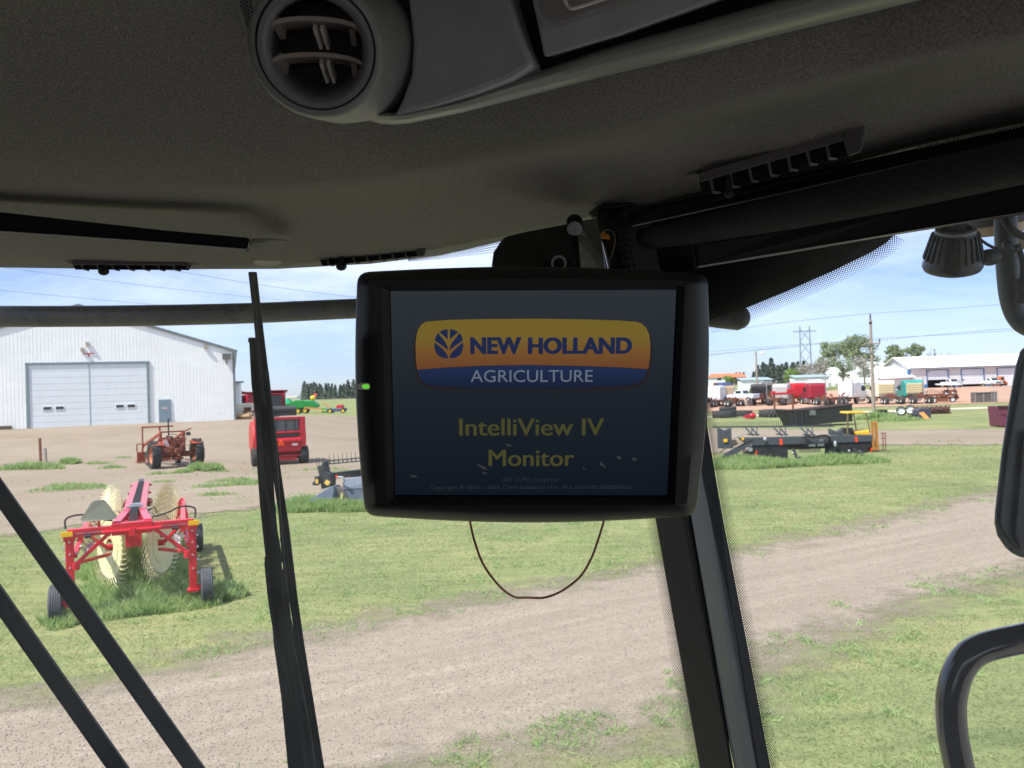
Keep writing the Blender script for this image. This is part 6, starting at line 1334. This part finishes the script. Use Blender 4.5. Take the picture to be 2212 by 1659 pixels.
b = MB(); b.lathe([(.03, 0), (.08, .06), (.05, .12), (.09, .2), (.05, .3), (.08, .4), (.03, .5)], (0, 0, 9.2), (0, 0, 1), 10); b.build('top_insulator', M_BLACKSTEEL, up_, smooth=40)
b = MB(); b.cyl((0, 0, 8.75), (0, 0, 8.95), .135); b.build('metal_band', M_BLACKSTEEL, up_)
def wire(label, pts, r):
    b = MB(); b.tube(catmull([P(*q) for q in pts], 8), r, 5); tag(b.build('power_line', mat('wire_grey', (.16, .18, .2), .6), None, smooth=60), label, 'power line', 'power lines across the sky')
wire('top wire running left from the tip of the utility pole', [(1881, 677, 71), (1700, 696, 90), (1540, 718, 110)], .022)
wire('top wire running right from the tip of the utility pole', [(1881, 677, 71), (2050, 666, 60), (2400, 640, 50)], .016)
wire('left wire of the pair running left from the crossarm', [(1871, 732, 71), (1680, 752, 92), (1530, 766, 112)], .022)
wire('right wire of the pair running left from the crossarm', [(1906, 734, 71), (1700, 746, 90), (1530, 760, 112)], .022)
wire('left wire of the pair running right from the crossarm', [(1871, 732, 71), (2080, 721, 60), (2400, 700, 50)], .016)
wire('right wire of the pair running right from the crossarm', [(1906, 734, 71), (2090, 717, 60), (2400, 694, 50)], .016)
wire('lower of the two long wires above the barn roof', [(-60, 618, 120), (0, 627, 125), (323, 657, 150), (420, 664, 160)], .03)
wire('wire passing high above the barn toward the wiper', [(-60, 566, 120), (25, 580, 125), (330, 619, 145), (536, 641, 160), (660, 652, 170)], .03)
wire('wire passing high between the wiper and the monitor', [(300, 575, 120), (377, 585, 125), (580, 618, 145), (759, 641, 165), (900, 654, 170)], .035)
lpq = Q(1636, 150); lp = thing('light_pole', 'thin wooden light pole with a small white lamp', 'light pole', lpq)
b = MB(); b.tube([(0, 0, -.5), (0, 0, 9.1)], [.2, .15], 10); b.build('pole', M_POLE, lp); b = MB(); b.bar((0, 0, 8.8), (1.1, 0, 8.9), .08); b.ell((1.35, 0, 8.7), .3, .3, .28); b.build('lamp', M_WHITE, lp, smooth=50)
pyq = Q(1743, 350); py_ = thing('power_pylon', 'grey wooden H-frame power pylon on the horizon', 'pylon', (pyq.x, 350, 2.5))
M_PY = mat('pylon_grey', S(128, 138, 150), .8)
h0 = 27.0
for s in (-1, 1): b = MB(); b.tube([(s * 2.6, 0, -2), (s * 2.2, 0, h0)], [.34, .26], 8); b.build('leg', M_PY, py_)
b = MB(); b.bar((-5.2, 0, h0 - 2.4), (5.4, 0, h0 - 2.4), .4); b.build('crossarm', M_PY, py_)
b = MB()
for z_ in (8, 14, 20): b.bar((-2.4, 0, z_), (2.4, 0, z_ + 6), .22); b.bar((2.4, 0, z_), (-2.4, 0, z_ + 6), .22)
b.build('cross_brace', M_PY, py_)
wire('faint high voltage wire from the pylon toward the pole', [(1725, 748, 350), (1640, 755, 330), (1530, 768, 320)], .06)

# ------------------------------------------------------------------ buildings, right
d = 175.0; k2 = d / F; so = Q(2180, d); zb = float(T(so.x, d))
shp = thing('workshop', 'long grey workshop with white roof, blue base and garage doors', 'workshop', (so.x, d, zb))
sx_ = lambda x: (v2(x) - 2180) * k2
M_SW = mat('workshop_siding', S(208, 206, 206), .55, ns=.5, na=.05); M_SB = mat('workshop_blue', S(62, 104, 150), .5, na=.08); M_RW = mat('white_metal_roof', (.82, .84, .86), .4, ns=.3, na=.03)
xl, xr = sx_(755), sx_(755) + 48; eh = 4.55
b = MB(); segs = [(xl, sx_(955)), (sx_(1240), sx_(1405)), (sx_(1700), sx_(1870)), (sx_(2160), sx_(2330)), (sx_(2630), xr)]
for a_, c_ in segs: b.box(((a_ + c_) / 2, .1, eh / 2), (c_ - a_, .2, eh))
b.box(((xl + xr) / 2, .1, (eh + 4.05) / 2), (xr - xl, .19, eh - 4.05)); b.box((xl + .1, 7, eh / 2), (.2, 13.6, eh)); b.box(((xl + xr) / 2, 14, eh / 2), (xr - xl, .2, eh)); b.build('wall', M_SW, shp)
b = MB(); b.slab([(xl, 0, eh), (xl, 14, eh), (xl, 7, eh + 2.7)], (.2, 0, 0)); b.slab([(xr - .2, 0, eh), (xr - .2, 14, eh), (xr - .2, 7, eh + 2.7)], (.2, 0, 0)); b.build('gable', M_SW, shp)
b = MB()
for a_, c_ in segs: b.box(((a_ + c_) / 2, -.03, .42), (c_ - a_ - .05, .06, .84))
b.build('blue_base', M_SB, shp)
for s, y0, y1 in ((0, -.6, 7), (1, 7, 14.6)):
    b = MB(); b.slab([(xl - .6, -.6 if s == 0 else 14.6, eh), (xr + .6, -.6 if s == 0 else 14.6, eh), (xr + .6, 7, eh + 2.75), (xl - .6, 7, eh + 2.75)], (0, 0, .14)); rfo = b.build('roof', M_RW, shp)
b = MB(); b.box(((xl + xr) / 2, -.66, eh - .02), (xr - xl + 1.2, .1, .22)); b.build('eave_trim', mat('eave_grey', S(110, 116, 130), .5), shp)  # grey strip along the eave
for i, (xa, xb, bottom) in enumerate(((960, 1240, 1.85), (1405, 1700, .62), (1870, 2160, 0), (2330, 2630, 0))):
    xa, xb = sx_(xa), sx_(xb); b = MB(); n = 6
    for j in range(n):
        z0_, z1_ = bottom + (4.0 - bottom) * j / n, bottom + (4.0 - bottom) * (j + 1) / n - .03; b.box(((xa + xb) / 2, .12, (z0_ + z1_) / 2), (xb - xa, .1, z1_ - z0_))
    dd_ = b.build('garage_door', mat('garage_white', S(214, 218, 226), .5, ns=.6, na=.04), shp)
    b = MB(); b.box((xa + .5, .05, bottom + 1.0 if bottom < 1 else 3.7), (.5, .04, .18)); b.build('door_window', M_DGLASS, dd_)
    b = MB(); b.box((xa, .0, 2.02), (.14, .3, 4.05)); b.box((xb, .0, 2.02), (.14, .3, 4.05)); b.box(((xa + xb) / 2, 0, 4.08), (xb - xa, .3, .1)); b.build('door_frame', M_SB, shp)
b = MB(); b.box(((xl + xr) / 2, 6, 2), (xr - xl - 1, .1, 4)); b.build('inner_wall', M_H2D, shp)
b = MB(); b.box((sx_(735), .3, eh - .8), (.5, .5, 1.2)); b.build('corner_panel', M_SB, shp)
b = MB(); b.box((sx_(1325), -.15, 4.2), (.3, .2, .3)); b.build('wall_lamp', M_CHROME, shp)
ann = thing('office_annex', 'low white roofed annex at the left end of the grey workshop', 'annex', (so.x, d, zb))
b = MB(); x0, x1 = sx_(380), xl - .15; b.box(((x0 + x1) / 2, 3, 1.2), (x1 - x0, 6, 2.5)); b.build('wall', M_SW, ann); b = MB(); b.box(((x0 + x1) / 2, -.04, .3), (x1 - x0 - .1, .08, .6)); b.build('blue_base', M_SB, ann)
b = MB(); b.slab([(sx_(340), -.6, 2.45), (sx_(790), -.9, 2.6), (sx_(700), 6, 5.1), (sx_(370), 6, 5.0)], (0, 0, .15)); b.build('roof', M_RW, ann)
b = MB(); b.box((sx_(660), -.05, 1.45), (.9, .08, .9)); w = b.build('window', M_WHITE, ann); b = MB(); b.box((sx_(660), -.1, 1.45), (.6, .04, .65)); b.build('pane', M_DGLASS, w)
pickup('white pickup parked nose out in the half open garage door', (so.x + sx_(1110), d - 5.0, float(T(so.x, d - 5))), R(180), (226, 228, 232))
pickup('white pickup parked before the closed second garage door', (so.x + sx_(1585), d - 6.0, float(T(so.x, d - 6))), R(176), (230, 232, 236))
sk = thing('skid_steer', 'orange skid steer loader between two garage doors', 'skid steer', (so.x + sx_(1822), d - 2.5, float(T(so.x, d - 2))), R(180))
M_SO = mat('skid_orange', S(206, 120, 62), .5, na=.1)
b = MB(); b.box((0, 0, .85), (1.2, 1.9, .8)); b.build('body', M_SO, sk, bevel=.08); b = MB(); b.box((0, .1, 1.65), (.95, 1.2, .95)); c_ = b.build('cab', M_SO, sk, bevel=.06); b = MB(); b.box((0, .72, 1.65), (.7, .05, .7)); b.build('front_window', M_DGLASS, c_)
for s in (-1, 1):
    b = MB(); b.bar((s * .72, -.9, 1.5), (s * .72, 1.4, .6), .18, .2); b.build('lift_arm', M_SO, sk)
    for y in (-.55, .55): wheel(sk, (s * .8, y, .4), .4, .28, M_SO)
b = MB(); b.box((0, 1.0, .9), (.8, .1, .35)); b.build('front_grille', M_H2D, sk)

def hoop(label, u, d_, w, h, L_, vbase, cat='hangar'):
    q = P(u, vbase, d_); t = thing('hoop_building', label, cat, q, 0, 'white arched buildings behind the trees')
    b = MB(); pr = [(w / 2 * math.cos(a_), h * (math.sin(a_) ** .8)) for a_ in np.linspace(math.pi, 0, 15)]
    b.slab([(x, 0, z_) for x, z_ in pr] + [(w / 2, 0, -2), (-w / 2, 0, -2)], (0, L_, 0)); b.build('shell', mat('white_membrane', (.85, .86, .87), .5, ns=.3, na=.03), t)
    b = MB(); b.box((0, -.1, -.3), (w + .2, .2, 1.6)); b.build('base_wall', mat('grey_base_wall', S(176, 178, 176), .7, ns=2, na=.2), t)
    return t
hoop('large white arched hall left behind the utility pole', 1843, 225, 10.6, 5.6, 15, 831)
hoop('small white rounded hall left of the large arched hall', 1775, 222, 5.5, 3.0, 8, 831)
hgq = P(1905, 825, 228); hg = thing('white_hall', 'tall white hall between the utility pole and the annex', 'hall', hgq)
b = MB(); b.slab([(-2.6, 0, -2), (2.2, 0, -2), (2.2, 0, 4.6), (1.6, 0, 5.5), (-2.6, 0, 6.2)], (0, 6, 0)); b.build('wall', mat('white_membrane', (.85, .86, .87), .5), hg)
b = MB(); b.box((.6, -.1, .9), (3.2, .2, .9)); b.build('dark_band', M_TRIMG, hg)
hq = Q(1563, 300); hs = thing('farmhouse', 'white house with orange roof on the low hill', 'house', (hq.x, 300, float(T(hq.x, 300)) - .3))
b = MB(); b.box((-1.8, 3, 1.6), (8.4, 6, 3.8)); b.box((5.6, 3.5, 1.6), (7, 5, 3.4)); b.build('wall', mat('house_white', S(228, 230, 232), .6, ns=.6, na=.05), hs)
b = MB(); b.slab([(-6.2, -.4, 3.4), (9.3, -.4, 3.2), (8.4, 3.2, 4.7), (-3.5, 3.2, 4.7)], (0, .3, .15)); b.build('roof', mat('orange_roof', S(190, 112, 80), .8, ns=1, na=.15), hs)
b = MB(); b.box((5.6, .95, 1.7), (7, .1, 3.2)); b.build('porch_front', mat('brown_boards', S(110, 92, 84), .8), hs)  # brown panel across the front of the right wing
b = MB(); b.box((-1.5, -.04, 2.7), (1.6, .08, .8)); b.build('window', M_DGLASS, hs); b = MB(); b.box((-2.2, -.04, .5), (3.2, .08, 1.6)); b.build('garage_opening', M_TRUST, hs)
for i, (u, w, lab) in enumerate(((1628, 5.5, 'small white shed beside the light pole'), (1648, 4.5, 'low white trailer right of the light pole'), (1754, 8.0, 'flat white roofed shed behind the red trucks'))):
    q = P(u, 838 if i < 2 else 832, 190); t = thing('shed', lab, 'shed', q); b = MB(); b.box((0, 2, .6), (w, 4, 2.6 - .6 * (i == 1))); b.build('wall', M_WHITE, t); b = MB(); b.slab([(-w / 2 - .3, -.3, 1.9), (w / 2 + .3, -.3, 1.9), (w / 2 + .3, 4, 2.5), (-w / 2 - .3, 4, 2.5)], (0, 0, .15)); b.build('roof', mat('blue_grey_roof', S(150, 170, 178), .5), t)

# ------------------------------------------------------------------ things on the lawn, far right
du = Q(2185, 54); dm = thing('dumpster', 'maroon metal dumpster beside the dirt road at right', 'dumpster', du, R(-6))
M_MAR = mat('maroon_paint', S(104, 44, 66), .6, ns=3, na=.2)
b = MB(); b.slab([(-1.15, -.7, .05), (1.2, -.7, .05), (1.3, -.7, 1.45), (-1.25, -.7, 1.45)], (0, 1.5, 0)); b.build('bin', M_MAR, dm, bevel=.03); b = MB(); b.bar((-1.32, -.75, 1.45), (1.36, -.75, 1.45), .1); b.build('rim', mat('dark_maroon', S(66, 30, 44), .6), dm)
b = MB(); b.tube(catmull([(-1.1, -.72, .95), (-.6, -.73, .72), (0, -.73, .66), (.7, -.73, .9)], 6), .02, 6); b.build('weld_line', mat('dark_maroon', S(66, 30, 44), .6), dm); b = MB(); b.box((-.45, -.72, 1.38), (.3, .02, .1)); b.build('sticker', M_WHITE, dm)
def big_wheel(label, u, dd_, r, w, rz, tilt):
    q = Q(u, dd_); t = thing('rimmed_wheel', label, 'wheel', (q.x, q.y, q.z + r * .9), rz, 'old tractor wheels on the grass')
    ax_ = (math.cos(tilt), 0, math.sin(tilt)); wheel(t, (0, 0, 0), r, w, mat('dusty_white_rim', S(206, 210, 206), .6, ns=3, na=.1), .74, axis=(0, -1, .25), name='tyre_body')
big_wheel('nearer of two wheels with white rims on the lawn', v2(610), 76, .46, .5, R(-28), 0)
big_wheel('farther of two wheels with white rims on the lawn', v2(735), 78, .5, .5, R(-38), 0)
fr = thing('black_frame', 'black scrap frame lying right of the utility pole base', 'scrap', Q(v2(370), 73), R(8))
b = MB(); b.slab([(-.7, 0, .35), (-.5, 0, .75), (.5, 0, .75), (.55, 0, .35)], (0, .4, 0)); b.bar((-.4, 0, .4), (-.5, 0, 0), .18); b.bar((.45, 0, .4), (.55, 0, 0), .2); b.bar((-.6, 0, .6), (-.9, -.2, .45), .14); b.build('frame_bars', M_H2D, fr); b = MB(); b.bar((.6, 0, .45), (1.9, .2, .42), .07); b.ell((1.3, .1, .42), .35, .15, .12); b.build('white_bar', mat('pale_metal', S(196, 196, 176), .6), fr, smooth=40)
gb = thing('grey_box', 'dark grey metal box with rounded lid on the lawn', 'box', Q(v2(875), 69.5), R(4)); b = MB(); b.box((0, 0, .4), (1.25, .9, .7)); b.slab([(-.62, -.45, .72), (.62, -.45, .72), (.5, -.45, .92), (-.4, -.45, .92)], (0, .9, 0)); b.build('box_body', mat('slate_grey', S(66, 68, 80), .6, ns=3, na=.2), gb, bevel=.05)
ob = thing('orange_board', 'orange board leaning against the dark grey box', 'board', Q(v2(897), 68.5), 0); b = MB(); b.slab([(-.38, 0, .52), (.05, 0, .58), (.42, -.25, .05), (-.05, -.25, 0)], (0, .05, .03)); b.build('panel', mat('orange_board', S(214, 138, 78), .6), ob)
jk = thing('junk_pile', 'small dark heap of scrap left of the grey box', 'scrap', Q(v2(715), 68), 0); b = MB()
for i in range(12): q = Vector((random.uniform(-.5, .5), random.uniform(-.2, .2), random.uniform(.05, .25))); b.bar(q, q + Vector((random.uniform(-.4, .4), .1, random.uniform(-.1, .2))), .1)
b.build('scrap_bars', M_H2D, jk); b = MB(); b.bar((-1.6, 0, .08), (-.6, 0, .1), .12, .06); b.build('pale_board', mat('pale_board', S(210, 206, 160), .7), jk)
rr_ = thing('harrow_roller', 'rusty toothed harrow roller lying on the lawn', 'harrow', Q(v2(1040), 77), R(-4)); b = MB(); b.cyl((-1.9, 0, .45), (1.5, .2, .45), .3)
for i in range(60):
    x = -1.9 + i * .057; a_ = i * 1.1; b.bar((x, .1, .45), (x, .1 + .48 * math.cos(a_), .45 + .42 * math.sin(a_)), .07)
b.build('toothed_drum', mat('dark_rust', S(88, 58, 54), .9, ns=6, na=.5), rr_); b = MB(); b.bar((-2.0, -.1, .1), (1.7, .1, .1), .12); b.build('drum_frame', M_RUST, rr_)
fn = thing('mesh_fence', 'wire mesh fence with grey posts above the dumpster', 'fence', Q(v2(1920), 104), 0)
for i in range(6): b = MB(); b.cyl((-1.0 + 2.4 * i, 0, -.2), (-1.0 + 2.4 * i, 0, 2.2), .04, n=6); b.build('post', M_CHROME, fn)
b = MB()
for i in range(60): x = -1 + i * .2; b.bar((x, 0, .1), (x + .01, 0, 2.1), .012)
for i in range(11): b.bar((-1, 0, .1 + .2 * i), (11, 0, .1 + .2 * i), .012)
b.bar((-1, 0, 2.15), (11, 0, 2.15), .05); b.build('wire_mesh', mat('fence_wire', (.35, .36, .36), .6), fn)
gp = thing('crate_panel', 'weathered grey slatted crate at the foot of the red bank', 'crate', Q(v2(1690), 108), 0); b = MB(); b.box((0, 0, .75), (3.1, 1, 1.45)); b.build('crate_body', mat('crate_dark', S(92, 90, 88), .85, ns=4, na=.3), gp)
b = MB()
for x in (-1.5, -.35, .8, 1.5): b.box((x, -.54, .75), (.12, .08, 1.5))
b.box((0, -.54, 1.45), (3.2, .08, .12)); b.build('crate_frame', mat('crate_light', S(136, 130, 122), .85), gp)
clump('tall_grass', None, None, Q(1893, 70), 1.6, .8, 1200, .8, .06)
clump('tall_grass', None, None, Q(1930, 66), 2.2, .7, 1000, .5, .06)

# ------------------------------------------------------------------ trees
def leaf_mat(name, c): return blade_mat(name, tuple(x * .7 for x in c), c, tuple(min(1, x * 1.35) for x in c))
M_LEAF = leaf_mat('spring_leaves', (.32, .38, .23)); M_LEAFD = leaf_mat('hazed_needles', (.16, .20, .17)); M_LEAFB = leaf_mat('blossom_twigs', (.46, .44, .39)); M_LEAFL = leaf_mat('light_leaves', (.27, .38, .11))  # conifer tone is paled to paint in distance haze
M_BARK = mat('bark', S(104, 92, 80), .9, ns=4, na=.3)
def leafcloud(name, centers, radii, n, s, m, parent):
    c = np.array(centers); r = np.array(radii); pick = rng.integers(0, len(c), n)
    dirs = rng.normal(0, 1, (n, 3)); dirs /= np.linalg.norm(dirs, axis=1)[:, None]
    p = c[pick] + dirs * (r[pick] * rng.uniform(.35, 1.05, n))[:, None] * np.array([1, 1, .8])
    a = rng.normal(0, 1, (n, 3)); a /= np.linalg.norm(a, axis=1)[:, None]; bb = np.cross(a, rng.normal(0, 1, (n, 3))); bb /= np.linalg.norm(bb, axis=1)[:, None]
    ss = (s * rng.uniform(.6, 1.3, n))[:, None]
    v = np.stack([p - a * ss, p + bb * ss * .6, p + a * ss, p - bb * ss * .6], 1).reshape(-1, 3)
    f = np.arange(n * 4).reshape(-1, 4)
    me = bpy.data.meshes.new(name); me.from_pydata(v.tolist(), [], f.tolist()); o = bpy.data.objects.new(name, me); COL.objects.link(o); me.materials.append(m); o.parent = parent; return o
def tree(label, p, H, W, m, name='leafy_tree', group=None, dens=900, leaf=.4, bare=False, base=.25):
    t = thing(name, label, 'tree', p, random.uniform(0, 6), group)
    b = MB(); b.tube([(0, 0, -.5), (.02 * H, 0, H * .35), (0, .02 * H, H * .75)], [H * .028, H * .02, H * .006], 8)
    cs, rs = [], []
    for i in range(26):
        a_ = random.uniform(0, 6.28); zz_ = random.uniform(base, .95); rad_ = W / 2 * math.sin(math.pi * min(1, max(.12, (zz_ - base * .6) / (1.08 - base * .6)))) * random.uniform(.35, .95)
        e = Vector((math.cos(a_) * rad_, math.sin(a_) * rad_, zz_ * H)); st = Vector((0, 0, H * (zz_ * .55 + .05))); b.tube([st, st.lerp(e, .55) + Vector((0, 0, .04 * H)), e], [H * .011, H * .007, H * .002], 5); cs.append(e); rs.append(W * random.uniform(.13, .25))
        for _ in range(3 if bare else 1): e2 = e + Vector((random.uniform(-1, 1), random.uniform(-1, 1), random.uniform(0, 1))) * W * .16; b.tube([e, e2], [H * .003, H * .001], 4)
    b.build('trunk', M_BARK, t); leafcloud('crown', cs, rs, int(dens * (1 if bare else 1.5)), leaf, m, t); return t
def conifer(label, p, H, W, name='pine_tree', group=None, dens=420):
    t = thing(name, label, 'tree', p, random.uniform(0, 6), group)
    b = MB(); b.tube([(0, 0, -.5), (0, 0, H * .95)], [H * .02, H * .004], 6); b.build('trunk', M_BARK, t)
    cs, rs = [], []
    for i in range(13): f_ = i / 12; cs.append((random.uniform(-.12, .12) * W * (1 - f_), random.uniform(-.12, .12) * W * (1 - f_), H * (.12 + .84 * f_))); rs.append(max(.05 * W, W * .52 * (1 - f_) ** .8 * random.uniform(.8, 1.15)))
    leafcloud('crown', cs, rs, dens, H * .055, M_LEAFD, t); return t
def on(u, d_): q = Q(u, d_); return q
tree('tall green tree left of the utility pole, behind the white arched hall', P(1802, 826, 240), 13.5, 9, M_LEAF, dens=1500, leaf=.45)
tree('larger green tree directly behind the utility pole crossarm', P(1856, 826, 246), 14.8, 11, M_LEAF, dens=2000, leaf=.45)
tree('bushy green tree right of the utility pole behind the hall', P(1933, 824, 235), 11.0, 6.5, M_LEAF, dens=900, leaf=.42)
tree('upright green tree beside the left end of the workshop roof', P(1958, 822, 238), 10.5, 4.5, M_LEAF, dens=500, leaf=.35)
tree('narrow green tree touching the left end of the workshop roof', P(1983, 822, 236), 12.0, 4.5, M_LEAF, dens=800, leaf=.42)
tree('small pale green tree in front of the arched hall', P(1822, 832, 205), 8.2, 5.0, M_LEAF, dens=350, leaf=.3)
tree('pale blossoming bush left of the arched hall', P(1752, 832, 208), 6.0, 8.0, M_LEAFB, name='bush', dens=800, leaf=.3)
tree('grey green tree between the pylon and the arched hall', P(1778, 832, 206), 6.8, 5.5, M_LEAFB, dens=500, leaf=.3)
tree('light green round bush below the pylon', P(1722, 833, 212), 4.2, 6.5, M_LEAFL, name='bush', dens=900, leaf=.35)
tree('pale blossoming tree hugging the utility pole', P(1868, 826, 215), 7.6, 6.5, M_LEAFB, dens=500, leaf=.3)
tree('small green bush in front of the farmhouse', P(1575, 834, 280), 3.4, 5.0, M_LEAFL, name='bush', dens=400, leaf=.35)
for u, lab in ((2012, 'thin bare tree nearest the left part of the workshop roof'), (2024, 'second thin bare tree above the workshop roof')): tree(lab, P(u, 818, 245), 10.0, 3.6, M_LEAFB, name='bare_tree', dens=90, leaf=.18, bare=True)
for u, lab in ((2048, 'low rounded bare tree above the workshop roof, leftmost of three'), (2062, 'low rounded bare tree above the workshop roof, middle of three'), (2078, 'low rounded bare tree above the workshop roof, rightmost of three')): tree(lab, P(u, 818, 245), 8.4 - .5 * (u > 2070), 3.8, M_LEAFB, name='bare_tree', dens=160, leaf=.2, bare=True)
c1 = conifer('dark conifer in the row beyond the right hand yard', on(1640, 330), 9, 5.0, group='conifers on the right horizon'); first = c1
c2_ = conifer('dark conifer in the row beyond the left hand field', on(670, 520), 11, 5.5, group='conifers on the left horizon')
k_ = 0
for i in range(26):
    u = 1628 + (i + random.uniform(0, .7)) * 4.4; dd_ = random.uniform(300, 345); q = Q(u, dd_); s_ = random.uniform(.8, 1.25) * (.75 if u < 1650 else 1)
    dup(c1, q - Vector((0, 0, 1.0)), random.uniform(0, 6), scale=(s_ * 1.25, s_ * 1.25, s_))
c1.location = on(1640, 322) - Vector((0, 0, 1))
for u in list(np.arange(655, 780, 3.6)):
    if 700 < u < 704 or 726 < u < 731: continue
    q = Q(u + random.uniform(-1.5, 1.5), random.uniform(480, 560)); s_ = random.uniform(.7, 1.25); dup(c2_, q - Vector((0, 0, 1.2)), random.uniform(0, 6), scale=(s_ * 1.2, s_ * 1.2, s_))
for u in (1592, 1600, 1608): dup(c1, Q(u, 350) - Vector((0, 0, 1.5)), random.uniform(0, 6), scale=(.9, .9, .8))
